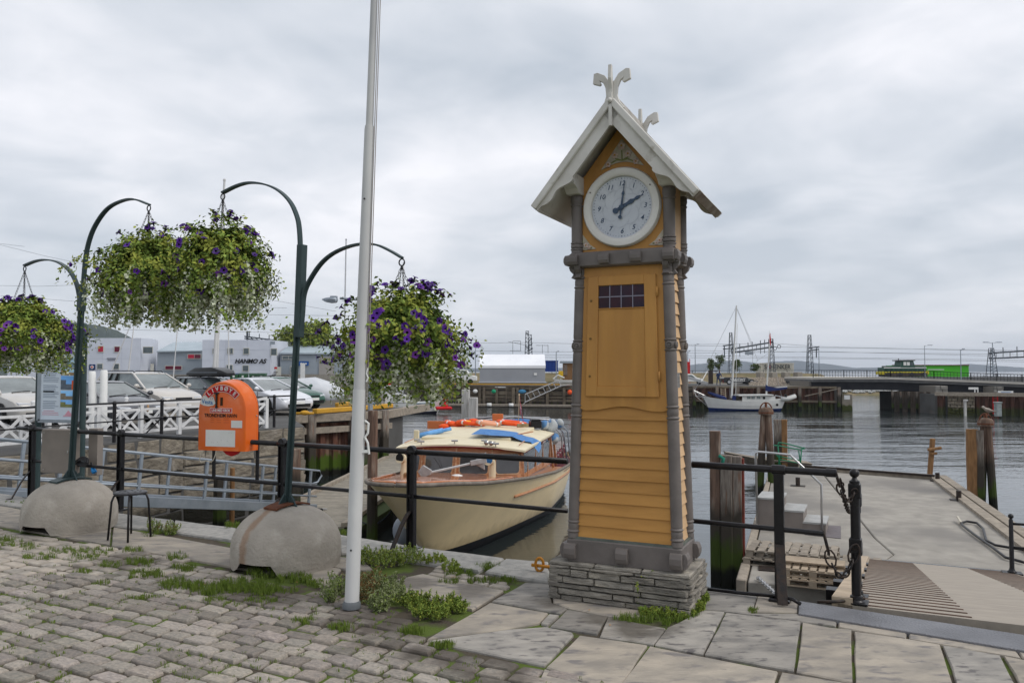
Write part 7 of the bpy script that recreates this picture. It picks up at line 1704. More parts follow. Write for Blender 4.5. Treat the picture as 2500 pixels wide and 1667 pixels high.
# ================================================================ hills and air
def ridge(name, pts, Y, depth, m, zb=-3, amp=0, sub=6, label=None):
 b = MB(); tops = []
 for i in range(len(pts)-1):
  for k in range(sub):
   t = k/sub; u = pts[i][0]+(pts[i+1][0]-pts[i][0])*t; v = pts[i][1]+(pts[i+1][1]-pts[i][1])*t; p = P(u, v, Y); p.z += amp*noise.noise(V(u*.11, 0, Y)); tops.append(p)
 p = P(*pts[-1], Y); tops.append(p); n = len(tops)
 rows = []
 for off, f in ((-depth, 0), (-depth*.6, .35), (-depth*.25, .75), (0, 1), (depth*.5, .8), (depth*1.4, 0)):
  rows.append([V(q.x*(1+off/Y), Y+off+(amp*3*noise.noise(V(q.x*.02, off, 1)) if amp else 0), zb+(q.z-zb)*f*(1+(.06*noise.noise(V(q.x*.004, off*.01, 2)) if 0 < f < 1 else 0))) for q in tops])
 b.add([q for r in rows for q in r], [(i*n+j, i*n+j+1, (i+1)*n+j+1, (i+1)*n+j) for i in range(len(rows)-1) for j in range(n-1)])
 return b.build(name, m, smooth=True, kind='structure')
hm = M('far_hill_forest', (.030, .042, .050), (.042, .056, .062), ns=.004, rough=1)
ridge('far_hills', [(-900, 893), (-400, 885), (300, 893), (800, 899), (920, 894), (1020, 893), (1100, 899), (1300, 900), (1500, 893), (1683, 891), (1726, 886), (1770, 881), (1804, 880), (1826, 883), (1855, 887), (1893, 882), (1949, 880), (1982, 885), (2027, 889), (2088, 898), (2180, 896), (2300, 893), (2364, 888), (2500, 897), (2800, 890), (3300, 897)], 4000, 260, hm, amp=2)
ridge('forested_hill', [(-700, 850), (-300, 800), (0, 776), (120, 782), (212, 790), (250, 796), (285, 806), (320, 824), (360, 842), (420, 870), (500, 900)], 1300, 160, M('hill_forest', (.018, .03, .022), (.035, .05, .032), ns=.05, rough=1, bump=.5, bs=.1), amp=1.6, sub=16)
hz = bpy.data.materials.new('haze'); hz.use_nodes = True; nt = hz.node_tree; nt.nodes.remove(nt.nodes['Principled BSDF'])
pv = nt.nodes.new('ShaderNodeVolumePrincipled'); pv.inputs['Density'].default_value = .00016; pv.inputs['Color'].default_value = (.80, .88, 1.0, 1); pv.inputs['Anisotropy'].default_value = .2
nt.links.new(pv.outputs[0], nt.nodes['Material Output'].inputs['Volume'])
b = MB(); b.box((0, 2580, 60), (5600, 5700, 127)); hzo = b.build('haze', hz, kind='stuff')
# ================================================================ background land and wharf
grav = bpy.data.materials['worn_gravel_asphalt']
dryg = M('dry_grass_bank', (.22, .17, .10), (.13, .12, .06), ns=.6, rough=.95, bump=.8, bs=3, bd=.1)
def bank(pts, name='railway_bank'):
 b = MB(); b.loft(pts, True, True); return b.build(name, dryg, kind='structure')
x0, x1 = P(1035, 905, 122).x, P(1990, 905, 118).x
bank([[V(x, 110, -.02), V(x, 116, 1.25), V(x, 134, 1.35), V(x, 140, -.02)] for x in (x0, (x0+x1)/2, x1)])
wf = T('far_wharf', 'long old timber wharf with yellow edge across the water behind the tour boat', 'wharf', V(0, fw0.y, WZ))
fd = (fw1-fw0); FL = fd.length; fd.normalize(); fn_ = V(fd.y, -fd.x, 0)
def FW(u, z, off=0):
 p = OP(u, 950, V(fw0.x, fw0.y, 0), fd); return V(p.x, p.y, z)+fn_*off
darkt = M('dark_wharf_timber', (.085, .065, .05), (.05, .04, .032), ns=1, rough=.9, bump=.4)
wbrown = M('wharf_board', (.17, .14, .10), (.10, .08, .06), ns=1.5, rough=.9, bump=.4, bs=6, rand=.2)
rustfar = M('rusty_piling_far', (.12, .055, .04), (.07, .04, .03), ns=.8, rough=.85, rand=.15); zband(rustfar, -1.7, -2.0, (.05, .055, .02), amp=.3)
b = MB(); b.bar(FW(1000, -1.6, -.2), FW(1690, -1.6, -.2), .5, 3.0); b.build('dark_core', darkt, wf)
for z, hh in ((-.35, .3), (-.95, .45), (-1.42, .22), (-1.8, .3)):
 for a_, c_ in ((1040, 1180), (1183, 1262), (1266, 1330), (1333, 1400), (1403, 1500), (1503, 1690)):
  b = MB(); b.bar(FW(a_, z, .1), FW(c_, z, .1), .2, hh); b.build('waler_board', wbrown, wf)
for u in list(range(1050, 1400, 41))+[1183, 1265]:
 b = MB(); b.bar(FW(u, -3, .25), FW(u, -.25, .25), .32, .32, up=V(0, 1, 0)); b.build('post', wbrown, wf)
for u in range(1195, 1400, 14):
 b = MB(); b.bar(FW(u, -2.9, .0), FW(u, -1.3, .0), .3, .1, up=V(0, 1, 0)); b.build('piling_timber', rustfar, wf)
b = MB(); b.bar(FW(1060, -.1, .1), FW(1395, -.1, .1), .5, .16); b.build('edge_beam', wbrown, wf)
b = MB(); b.bar(FW(1105, .1, .0), FW(1368, .1, .0), .4, .16); b.build('yellow_edge', yel, wf)
for q in (-.12, .12):
 b = MB(); b.bar(FW(1245+q*60, -2.4, .45), FW(1245+q*60, 0, .45), .07, .07, up=V(0, 1, 0)); b.build('ladder_rail', wbrown, wf)
for i in range(7):
 b = MB(); b.bar(FW(1238, -2.2+i*.33, .45), FW(1252, -2.2+i*.33, .45), .05, .05); b.build('ladder_rung', wbrown, wf)
b = MB(); b.bar(FW(1210, -.22, .32), FW(1238, -.22, .32), .03, .18); b.build('sign_strip', whitep, wf)
for lab, u, w, mt in (('white box tied under the far wharf edge', 1163, .5, whitep), ('green net bundle hanging on the far wharf face', 1208, .5, M('green_net', (.02, .28, .14))), ('blue tarp bundle hanging on the far wharf face', 1277, .8, M('blue_net', (.05, .2, .36)))):
 b = MB(); b.ball(FW(u, -.75, .45), .3, 10, 6, (w*2, .5, .8)); b.build('bundle', mt, smooth=True, label=lab, cat='bundle')
b = MB(); b.ball(FW(1393, -.8, .5), .3); b.build('buoy', ob, smooth=True, label='small orange buoy hanging on the far wharf just left of the clock tower', cat='buoy')
t = T('floating_walkway', 'long low floating timber boom lying in front of the far wharf', 'floating boom', FW(1250, WZ, 2))
b = MB(); b.bar(FW(1080, -2.3, 2.2), FW(1420, -2.3, 2.2), 1.1, .22); b.build('deck', palg, t)
b = MB(); b.bar(FW(1080, -2.5, 2.2), FW(1420, -2.5, 2.2), .9, .2); b.build('float', darkt, t)
for u in (1210, 1262): b = MB(); b.tube([FW(u-5, -2.25, 2.9), FW(u+5, -2.25, 2.9)], .2, 8); b.build('fender', whitep, t, smooth=True)
t = T('aluminium_gangway', 'light aluminium lattice gangway leaning from the far wharf down to the boom', 'gangway', FW(1294, -2.2, 1.5))
g0, g1 = FW(1290, -1.95, 1.8), FW(1372, -.05, .6)
b = MB(); b.tube([g0, g1], .07, 6); b.tube([g0+UP*.9, g1+UP*.75], .07, 6)
for i in range(8):
 b.tube([g0.lerp(g1, i/7), g0.lerp(g1, max(0, (i-.6))/7)+UP*.85], .05, 5);
b.build('truss', steel, t);
b = MB(); b.tube([g1, g1+V(1, 0, .1)], .05, 5); b.tube([g0, g0+V(-.3, 0, -.4)], .06, 5); b.build('foot', steel, t)
wr = T('sheet_pile_wharf', 'rusty brown timber and sheet pile wharf behind the white motor sailer', 'wharf', V(fw1.x-8, fw1.y, WZ))
sheet(wr, FW(1690, 0, .4), FW(2052, 0, .4), -3, -.15, rustfar, pitch=.75, dep=.3)
for z in (-.1, -1.62):
 b = MB(); b.bar(FW(1690, z, .5), FW(2040, z, .5), .3, .22); b.build('waler', wbrown, wr)
for u in (1695, 1750, 1800, 1850, 1950, 1999, 2045):
 b = MB(); b.bar(FW(u, -3, .7), FW(u, -.05, .7), .3, .3, up=V(0, 1, 0)); b.build('post', wcol, wr)
b = MB(); a, c = FW(1962, -1.05, .8), FW(2042, -.25, .8); b.tube([a, c], .05, 6); b.build('fender_pole', palg, label='thin pale pole leaning across the rusty wharf near its end', cat='pole')
t = T('concrete_dolphin', 'white topped concrete block at the end of the rusty wharf', 'mooring block', FW(2065, WZ))
b = MB(); p0 = FW(2053, 0, .6); p1 = FW(2078, 0, .6); b.prism([(p0.x, p0.y), (p1.x, p1.y), (p1.x+.2, p1.y+3), (p0.x+.2, p0.y+3)], -3, -.85); b.build('block', M('stained_concrete', (.26, .23, .19), (.16, .14, .10), ns=1.2, rough=.9, bump=.5, bs=3), t)
b = MB(); b.bar(FW(2058, -1.15, .63), FW(2072, -1.15, .63), .03, .45); b.build('white_plate', whitep, t)
zband(bpy.data.materials['stained_concrete'], -1.9, -2.1, (.05, .06, .015), amp=.3)
# tent
t = T('storage_tent', 'large white roofed grey storage tent standing on the far wharf', 'tent', P(1250, 905, 103))
YT_ = 103; a, c = P(1171, 905, YT_), P(1331, 905, YT_); x0, x1 = a.x, c.x; ze = tz(892, YT_); zr = tz(865, YT_+3); tg_ = M('tent_grey', (.30, .31, .33), (.27, .28, .30), ns=.5, rough=.6); twt = M('tent_white', (.80, .81, .83), (.74, .75, .78), ns=.5, rough=.6)
b = MB(); b.box(((x0+x1)/2, YT_+3, (ze+.0)/2), (x1-x0, 6, ze)); b.build('wall', tg_, t)
b = MB(); b.loft([[V(x, YT_-.06, ze-.35), V(x, YT_-.06, ze), V(x, YT_+3, zr), V(x, YT_+6.06, ze), V(x, YT_+6.06, ze-.35)] for x in (x0-.05, x1+.05)]); b.build('roof', twt, t)
b = MB(); b.box(((x0+x1)/2, YT_-.3, .15), (x1-x0+.3, .6, .3)); b.build('skirt', tg_, t, bevel=.1)
b = MB(); b.box((P(1307, 905, YT_).x, YT_-.08, tz(913, YT_)), (.38, .04, .3)); b.build('notice', whitep, t)
# building
pan = M('pale_wall_panel', (.60, .63, .70), (.54, .57, .64), ns=.3, rough=.55, rand=.035); grw = M('blue_grey_cladding', (.31, .35, .39), (.27, .31, .35), ns=.4, rough=.6); rfm = M('grey_metal_roof', (.38, .44, .48), (.33, .39, .43), ns=.5, rough=.5)
wfr = M('window_frame_cream', (.55, .54, .48), rough=.5); wgl = M('building_glass', (.07, .09, .10), (.12, .15, .16), ns=.4, rough=.1); redb = M('red_blind', (.42, .02, .05), rough=.7); mar = M('maroon_blind', (.12, .01, .03), rough=.6)
bl_ = T('office_building', 'pale grey two storey harbour office building with a red sign window behind the parked cars', 'building', V(P(430, 905, 140).x, 140, 0))
YB = 140
def bx(u, v, y=YB): return P(u, v, y)
def wallblock(par, u0, u1, vt, Y, m, dep=6, vt2=None, rows=4):
 a, c = bx(u0, vt, Y), bx(u1, vt2 or vt, Y); zt0, zt1 = a.z, c.z; b = MB()
 b.loft([[V(x, Y+.05, -.5), V(x, Y+.05, z-.01), V(x, Y+dep, z-.01), V(x, Y+dep, -.5)] for x, z in ((a.x, zt0), (c.x, zt1))]); o = b.build('wall', m, par)
 nx = max(1, int((c.x-a.x)/3.4))
 if rows:
  for r in range(rows):
   for i in range(nx):
    q0, q1 = i/nx, (i+1)/nx; b = MB(); xa, xb = a.x+(c.x-a.x)*q0+.02, a.x+(c.x-a.x)*q1-.02; za = zt0+(zt1-zt0)*q0; zb_ = zt0+(zt1-zt0)*q1
    b.add([(xa, Y, za*r/rows+.02), (xb, Y, zb_*r/rows+.02), (xb, Y, zb_*(r+1)/rows-.02), (xa, Y, za*(r+1)/rows-.02), (xa, Y+.06, za*r/rows+.02), (xb, Y+.06, zb_*r/rows+.02), (xb, Y+.06, zb_*(r+1)/rows-.02), (xa, Y+.06, za*(r+1)/rows-.02)], [(0, 1, 2, 3), (0, 4, 5, 1), (3, 2, 6, 7), (0, 3, 7, 4), (1, 5, 6, 2)])
    b.build('wall_panel', m, par)
 return a, c
def win(par, u0, u1, v0, v1, Y, gm_=wgl, bars=0):
 a, c = bx(u0, v1, Y), bx(u1, v0, Y); w = MB(); w.box(((a.x+c.x)/2, Y-.05, (a.z+c.z)/2), (c.x-a.x, .1, c.z-a.z)); o = w.build('window', wfr, par)
 n = bars+1
 for i in range(n):
  xa = a.x+.10+(c.x-a.x-.2)*i/n+(.04 if i else 0); xb = a.x+.10+(c.x-a.x-.2)*(i+1)/n-(.04 if i < n-1 else 0); b = MB(); b.box(((xa+xb)/2, Y-.105, (a.z+c.z)/2), (xb-xa, .03, c.z-a.z-.2)); b.build('pane', gm_ if not isinstance(gm_, list) else gm_[i % len(gm_)], o)
wallblock(bl_, 20, 344, 825, YB, pan)
a = bx(344, 826); c = P(386, 834, YB+9); b = MB(); b.add([(a.x, YB, -.5), (c.x, YB+9, -.5), (c.x, YB+9, a.z), (a.x, YB, a.z)], [(0, 1, 2, 3)]); b.build('angled_wall', pan, bl_)
for u0, u1, v0, v1, g_ in ((239, 254, 844, 860, redb), (279, 294, 845, 860, mar), (349, 374, 846, 863, wgl), (237, 252, 887, 901, wgl), (277, 292, 887, 902, wgl), (206, 215, 845, 858, wgl)): win(bl_, u0, u1, v0, v1, YB-.01, g_)
b = MB(); q = bx(225, 896, YB-.1); b.box((q.x, q.y, q.z), (1.05, .08, 1.0)); sg = b.build('round_logo_sign', M('navy_sign', (.01, .03, .12)), bl_)
b = MB(); b.lathe([(.3, 0), (.3, .03)], q-V(0, .04, 0), 16, V(0, -1, 0)); b.build('disc', whitep, sg); b = MB(); b.lathe([(.16, 0), (.16, .03)], q-V(0, .075, 0), 12, V(0, -1, 0)); b.build('dot', redp, sg)
b = MB(); q = bx(273, 877, YB-.06); b.box((q.x, q.y, q.z+.15), (1.8, .04, .18)); b.box((q.x, q.y, q.z-.15), (1.5, .04, .14)); b.build('small_lettering', M('grey_lettering', (.16, .17, .2)), bl_)
# recessed grey link with metal roof
wallblock(bl_, 384, 494, 857, YB+3, grw, rows=0)
b = MB(); e0, e1 = bx(382, 857, YB+2.6), bx(494, 855, YB+2.6); r0, r1 = P(424, 835, YB+8), P(494, 834, YB+8); b.add([e0, e1, r1, r0, e0-UP*.2, e1-UP*.2], [(0, 1, 2, 3), (4, 5, 1, 0)]); b.build('metal_roof', rfm, bl_)
win(bl_, 458, 492, 864, 876, YB+2.9, [redb, mar, mar], 1); win(bl_, 403, 445, 892, 903, YB+2.9, [mar, mar], 1)
b = MB(); q0_, q1_ = bx(374, 888, YB+4), bx(382, 924, YB+4); b.box(((q0_.x+q1_.x)/2, YB+2.9, (q0_.z+q1_.z)/2), (.6, .1, q0_.z-q1_.z)); b.build('door', wfr, bl_)
b = MB(); q0_, q1_ = bx(386, 912, YB+2.9), bx(494, 932, YB+2.9); b.box(((q0_.x+q1_.x)/2, YB+2.85, .5), (q1_.x-q0_.x, .1, 1.1)); b.build('concrete_foot', conc, bl_)
b2_ = T('office_building', 'pale grey two storey building lettered HANMO AS with small square windows', 'building', V(P(600, 905, 137).x, 137, 0))
YC = 137
wallblock(b2_, 494, 660, 829.5, YC, pan); a = bx(660, 830, YC); c = P(712, 840, YC+10)
b = MB(); b.add([(a.x, YC, -.5), (c.x, YC+10, -.5), (c.x, YC+10, a.z), (a.x, YC, a.z)], [(0, 1, 2, 3)]); b.build('angled_wall', pan, b2_)
for u0, u1, v0, v1, g_, br2 in ((519, 528, 850, 864, wgl, 0), (555, 570, 849, 864, wgl, 1), (594, 609, 849, 865, wgl, 0), (661, 677, 850, 868, wgl, 0), (553, 569, 890, 906, wgl, 1), (592, 608, 891, 907, wgl, 0), (519, 527, 890, 905, wgl, 0)): win(b2_, u0, u1, v0, v1, YC-.01, g_, br2)
q = bx(611, 882, YC-.12); text('HANMO AS', 1.05, q, V(1, 0, 0), UP, blackp, 'lettering', b2_, ext=.03, shear=.25, bold=.03)
b = MB(); q = bx(666, 837, YC); b.box((q.x, YC-.05, q.z), (.8, .1, .6)); b.build('vent', grw, b2_)
b = MB(); q = bx(680, 913, YC+1.9); b.box((q.x, YC+1.9, 1.2), (.9, .1, 2.4)); b.build('door', wfr, b2_)
b = MB();
for k in range(5): q = bx(664+k*2.4, 922-k*3.4, YC-.3); b.box((q.x, YC-.4, q.z), (.5, .8, .12))
b.build('steps', blackr, b2_)
b = MB(); q = bx(673, 898, YC-.05); b.box((q.x, YC-.05, q.z), (.5, .05, .35)); b.build('red_sign', redp, b2_)
b3_ = T('warehouse', 'low blue grey clad warehouse with metal roof and dock door right of the lettered building', 'building', V(P(780, 905, 141).x, 141, 0))
YD_ = 140
wallblock(b3_, 684, 905, 861, YD_, grw, rows=0)
b = MB(); e0, e1 = bx(682, 861, YD_-.3), bx(910, 862, YD_-.3); r0, r1 = P(712, 839, YD_+8), P(905, 841, YD_+8); b.add([e0, e1, r1, r0, e0-UP*.25, e1-UP*.25], [(0, 1, 2, 3), (4, 5, 1, 0)]); b.build('metal_roof', rfm, b3_)
win(b3_, 689, 721, 868, 878, YD_-.05, wgl, 1); win(b3_, 708, 720, 894, 910, YD_-.05); win(b3_, 738, 744, 894, 906, YD_-.05)
q0_, q1_ = bx(779, 871, YD_), bx(815, 917, YD_); b = MB(); b.box(((q0_.x+q1_.x)/2, YD_-.05, (q0_.z+q1_.z)/2), (q1_.x-q0_.x, .1, q0_.z-q1_.z)); dd_ = b.build('dock_door', M('dock_door_beige', (.34, .32, .30)), b3_)
for u in (786, 800): b = MB(); q = bx(u, 885, YD_-.12); b.box((q.x, q.y, q.z), (.75, .04, .28)); b.build('door_window', wgl, dd_)
b = MB(); q = bx(736, 887, YD_-.1); b.box((q.x, q.y, q.z), (2.6, .06, .8)); ss_ = b.build('blue_sign', M('blue_sign_board', (.01, .08, .30)), b3_)
text('dag as', .5, bx(741, 887, YD_-.16), V(1, 0, 0), UP, whitep, 'lettering', ss_, ext=.01, bold=.02)
b = MB(); q = bx(786, 925, YD_-.2); b.box((q.x-4, YD_-.2, .55), (18, .2, 1.1)); b.build('concrete_foot', conc, b3_)
b = MB(); q = P(739, 910, YD_-2); b.box((q.x, YD_-2, 1.5), (.8, .1, 3)); b.build('white_board', whitep, label='white upright board in front of the low warehouse', cat='board')
bm0 = MB(); gbin = M('green_bin_plastic', (.03, .12, .05), (.025, .10, .04), ns=2, rough=.5)
def bin_(label, u, Y=118):
 p = P(u, 905, Y); t = T('wheelie_bin', label, 'bin', V(p.x, Y, 0), 'green bins by the lettered building'); w = .62
 b = MB(); b.loft([[V(p.x+sx*w*s_, Y+sy*.4*s_, z) for sx, sy in ((-1, -1), (1, -1), (1, 1), (-1, 1))] for z, s_ in ((.15, .85), (1.2, 1.0))]); b.build('body', gbin, t)
 b = MB(); b.box((p.x, Y, 1.28), (1.32, .9, .12)); b.build('lid', gbin if u > 580 else M('blue_bin_lid', (.03, .08, .22)), t, bevel=.03)
 b = MB(); b.box((p.x, Y-.42, .85), (.3, .03, .3)); b.build('sticker', whitep, t)
 for sx in (-.4, .4): b = MB(); b.lathe([(.12, -.04), (.12, .04)], V(p.x+sx, Y-.3, .12), 10, V(1, 0, 0)); b.build('wheel', tyre, t)
for lab, u in (('green bin with a blue lid at the left of the row of four', 573), ('second green bin from the left in the row of four', 595), ('third green bin from the left in the row of four', 620), ('rightmost green bin in the row of four', 640)): bin_(lab, u)
# ================================================================ tree and shrubs
bark = M('tree_bark', (.10, .08, .06), (.06, .05, .04), ns=5, rough=.9)
def tree(label, u, vb, vt, wpx, Y, nleaf, ls, mats, probs, seed, crown0=.35, cat='tree', name='tree'):
 rr = random.Random(seed); r_ = np.random.default_rng(seed); base = P(u, 905, Y); base.z = 0 if vb > 910 else tz(vb, Y); H = tz(vt, Y)-base.z; R_ = wpx/2*Y/F
 t = T(name, label, cat, base); b = MB(); b.tube([base, base+V(.02*H, 0, H*.45), base+V(0, 0, H*.9)], [H*.03, H*.022, H*.005], 8)
 cl = []
 for k in range(16):
  a = rr.uniform(0, 2*pi); z = H*rr.uniform(crown0, .95); r = R_*sqrt(max(.05, 1-((z/H-(.55+crown0*.2))/.5)**2))*rr.uniform(.3, .85); e_ = base+V(cos(a)*r, sin(a)*r, z); b.tube([base+V(0, 0, z*.65), e_], [H*.010, H*.003], 4); cl.append(e_)
 b.build('trunk', bark, t)
 cl = np.array(cl); idx = r_.integers(0, len(cl), nleaf); Pp = cl[idx] + r_.normal(0, 1, (nleaf, 3))*np.array([R_*.24, R_*.24, H*.085]); Nn = norm(r_.normal(0, 1, (nleaf, 3))+np.array([0, 0, .6])); Dd = norm(np.cross(Nn, r_.normal(0, 1, (nleaf, 3))))
 leafobj('crown', leafmesh(Pp, Nn, Dd, r_.uniform(ls*.6, ls*1.3, nleaf), .6), mats, t, tuple(base), r_.choice(len(mats), nleaf, p=probs), kind='stuff')
yg = M('linden_leaves', (.17, .20, .03), (.10, .14, .02), ns=.8, rough=.7, spec=.2)
tree('yellow green leafy tree rising behind the low warehouse roof', 745, 930, 792, 120, 150, 12000, .75, [yg, leafy, leafg], [.5, .3, .2], 4)
dkg = M('young_tree_leaves', (.06, .09, .03), (.09, .12, .04), ns=2, rough=.7)
for lab, u, vt, w, sd_ in (('small bushy tree left of the pair on the railway bank', 1735, 878, 22, 1), ('taller pointed young tree on the railway bank left of the yacht mast', 1757, 868, 24, 2), ('narrow young tree just behind the yacht mast', 1799, 880, 22, 3), ('low round bush on the bank left of the lettered container', 1842, 890, 22, 5)):
 tree(lab, u, 906, vt, w, 116, 700, .22, [dkg, leafd], [.7, .3], sd_, .15)
# ================================================================ poles, masts, flagpoles
def pole(label, pts, Y, r0, r1, m=whitep, name='flagpole', cat='flagpole', group=None, toground=True):
 a, c = P(*pts[0], Y), P(*pts[1], Y)
 if toground: d = (c-a); a = a - d*((a.z-0)/d.z) if a.z > 0 or True else a
 b = MB(); b.tube([a, a.lerp(c, .5), c], [r0, (r0+r1)/2, r1], 10); b.ball(c, r1*1.6, 6, 4); return b.build(name, m, label=label, cat=cat, group=group, auto=40)
gp_ = 'thin white poles standing in the car park'
pole('tall white pole whose top rises above the highest basket arm', [(521, 940), (548, 440)], 37, .09, .05, polew, group=gp_)
pole('white pole just right of the tall one behind the roof box', [(528, 945), (536, 735)], 38.5, .08, .05, polew, group=gp_)
pole('thin upright mast between the beige estate car and the office building', [(313, 910), (330, 770)], 60, .05, .035, polew, 'boat_mast', 'mast', toground=False)
pole('thin leaning mast crossing in front of the office building windows', [(272, 906), (322, 785)], 60, .05, .03, polew, 'boat_mast', 'mast', toground=False)
pole('thin grey mast in front of the recessed link building', [(423, 922), (436, 770)], 70, .05, .035, polew, 'boat_mast', 'mast', toground=False)
pole('thin grey mast with short spreaders left of the lettering', [(559, 912), (557, 745)], 70, .06, .04, polew, 'boat_mast', 'mast', toground=False)
pole('grey mast rising above the right basket arm left of the flagpole', [(838, 960), (845, 585)], 75, .09, .06, steel, 'boat_mast', 'mast', toground=False)
def lamp(label, u, vt, Y, side=1, head=.7, name='street_lamp', r=.07, zb=0, grp=None, double=False):
 c = P(u, vt, Y); t = T(name, label, 'street lamp', V(c.x, Y, zb), grp); b = MB(); b.tube([V(c.x, Y, zb), c], [r, r*.7], 8); b.build('pole', galv, t)
 for s_ in ((-1, 1) if double else (side,)):
  b = MB(); b.tube([c-UP*.15, c+V(s_*head*.5, 0, .02)], .03, 5); b.loft([[c+V(s_*(head*q), 0, .02)+V(0, y, z) for y, z in ((-.12*w, 0), (0, .1*w), (.12*w, 0), (0, -.05*w))] for q, w in ((.4, .3), (.6, 1), (1.1, 1), (1.3, .2))]); b.build('lamp_head', galv, t)
lm = T('street_lamp', 'street lamp head poking out left of the right flower basket', 'street lamp', P(860, 905, 24)); c = P(812, 731, 24)
b = MB(); b.tube([P(905, 905, 24)-UP*1.7, P(905, 735, 24), P(830, 728, 24)], [.08, .06, .04], 8); b.build('pole', galv, lm)
b = MB(); b.loft([[P(u, 731, 24)+V(0, y*w, z*w) for y, z in ((-.13, 0), (-.1, .06), (.1, .06), (.13, 0), (.1, -.11), (-.1, -.11))] for u, w in ((786, .1), (795, .7), (808, 1), (820, .9), (824, .5))]); b.build('lamp_head', galv, lm, auto=40)
b = MB(); b.box(P(815, 726, 24), (.2, .16, .08)); b.build('sensor_box', galv, lm)
lamp('street lamp on the railway bank just right of the clock tower', 1697, 841, 118, 1, .5, grp='lamps on the railway bank', zb=1.3)
lamp('low lamp at the red banner right of the clock tower', 1679, 858, 112, 1, .3, grp='lamps on the railway bank', zb=1.0)
lamp('lamp post beside the blue container on the far quay', 1358, 858, 104, 1, .3)
lamp('grey lamp post standing left of the storage tent', 1161, 832, 110, 1, .2, zb=1.0)
lamp('tall street lamp behind the green locomotive', 2257, 843, 140, 1, 1.2, zb=.6)
lamp('single headed lamp in front of the green container', 2345, 853, 78, 1, .35, zb=.8, r=.05)
lamp('double armed lamp on the catenary mast near the right edge', 2423, 836, 110, double=True, head=1.1, zb=.8)
lamp('thin post beside the lattice mast right of the lettered container', 1971, 843, 122, 1, .2, zb=1.0)
lamp('short lamp post right of the arm of the lattice mast', 1999, 850, 110, -1, .3, zb=1.0)
lat = M('mast_steel', (.07, .085, .10), (.05, .06, .075), ns=2, rough=.6)
def lattice(b, a, c, w0, w1, n, r=.045):
 prev = None
 for i in range(n+1):
  t = i/n; p = a.lerp(c, t); w = w0+(w1-w0)*t; q = [p+V(sx*w/2, sy*w/2, 0) for sx, sy in ((-1, -1), (1, -1), (1, 1), (-1, 1))]
  for k in range(4): b.bar(q[k], q[(k+1) % 4], r, r)
  if prev:
   for k in range(4): b.bar(prev[k], q[k], r*1.6, r*1.6, up=V(0, 1, 0))
   b.bar(prev[0], q[1], r, r, up=V(0, 1, 0))
  prev = q
def catmast(label, u, vt, Y, zb=1.0, w=.8, arms=(), name='catenary_mast'):
 c = P(u, vt, Y); t = T(name, label, 'railway mast', V(c.x, Y, zb)); b = MB(); lattice(b, V(c.x, Y, zb), c, w, w*.4, 9); b.build('lattice_column', lat, t)
 for (u0, v0, u1, v1) in arms:
  b = MB(); b.tube([P(u0, v0, Y-.3), P(u1, v1, Y-.3)], .09, 5); b.build('arm', lat, t)
 return t
cm1 = catmast('left lattice column of the railway portal behind the yacht mast', 1784, 812, 122, arms=((1765, 844, 1790, 841), (1765, 852, 1790, 850), (1768, 845, 1769, 872)))
cm2 = catmast('right lattice column of the railway portal above the lettered container', 1884, 827, 124)
t = T('catenary_portal', 'long rising lattice beam of the railway portal with insulators', 'railway portal', P(1835, 905, 122))
b = MB(); u0, u1 = 1786, 1887
for k in range(11):
 t0 = k/10; t1 = min(1, (k+1)/10); f0 = lambda q, hi: P(u0+(u1-u0)*q, (852-17*q) if hi else (861-14*q), 122+2*q)
 if k < 10: b.tube([f0(t0, 1), f0(t1, 1)], .13, 5); b.tube([f0(t0, 0), f0(t1, 0)], .13, 5)
 b.tube([f0(t0, 1), f0(t0, 0)], .05, 4)
 if k in (2, 4, 5, 7, 8, 9): b.tube([f0(t0, 1)+UP*.1, f0(t0, 1)+UP*.6], .07, 5); b.tube([f0(t0, 0)-UP*.1, f0(t0, 0)-UP*.8], .05, 4)
b.build('truss', lat, t)
for u, v in ((1892, 850), (1902, 846)):
 b = MB(); q = P(u, v, 122); b.tube([q+V(cos(i*pi/5)*.28, 0, sin(i*pi/5)*.28) for i in range(11)], .05, 5); b.build('tension_wheel', lat, t)
b = MB(); q = P(1829, 862, 122); b.box(q, (1.3, .1, .5)); b.build('signal_plate', galv, t)
catmast('lattice mast with a bracket arm right of the lettered container', 1976, 818, 120, arms=((1974, 850, 2000, 846), (1974, 856, 1998, 853), (1993, 847, 1993, 873)), w=.9)
catmast('lattice mast carrying the portal beam at the right edge', 2420, 850, 112, zb=.8, w=1.1)
t = T('catenary_portal', 'lattice portal beam leaving the picture at the right edge', 'railway portal', P(2460, 905, 112))
b = MB()
for k in range(9):
 q = lambda i, hi: P(2415+i*17, (862-i*1.1) if hi else (875-i*.7), 112)
 b.tube([q(k, 1), q(k+1, 1)], .12, 5); b.tube([q(k, 0), q(k+1, 0)], .12, 5); b.tube([q(k, 1), q(k, 0)], .05, 4)
 if k in (2, 4, 6): b.tube([q(k, 1), q(k, 1)+UP*.7], .06, 5)
b.build('truss', lat, t)
t = T('catenary_mast', 'pair of crowded dark lattice masts above the white storage tent', 'railway mast', V(P(1292, 905, 122).x, 122, 1)); b = MB(); lattice(b, V(P(1287, 905, 122).x, 122, 1), P(1287, 808, 122), .9, .4, 12, .06); lattice(b, V(P(1294, 905, 123).x, 123, 1), P(1294, 817, 123), .9, .4, 12, .06)
for u, v in ((1285, 812), (1299, 826), (1300, 838), (1282, 845), (1301, 850)): b.tube([P(1291, v+6, 122), P(u, v, 122)], .08, 5)
b.build('lattice_column', lat, t); b = MB()
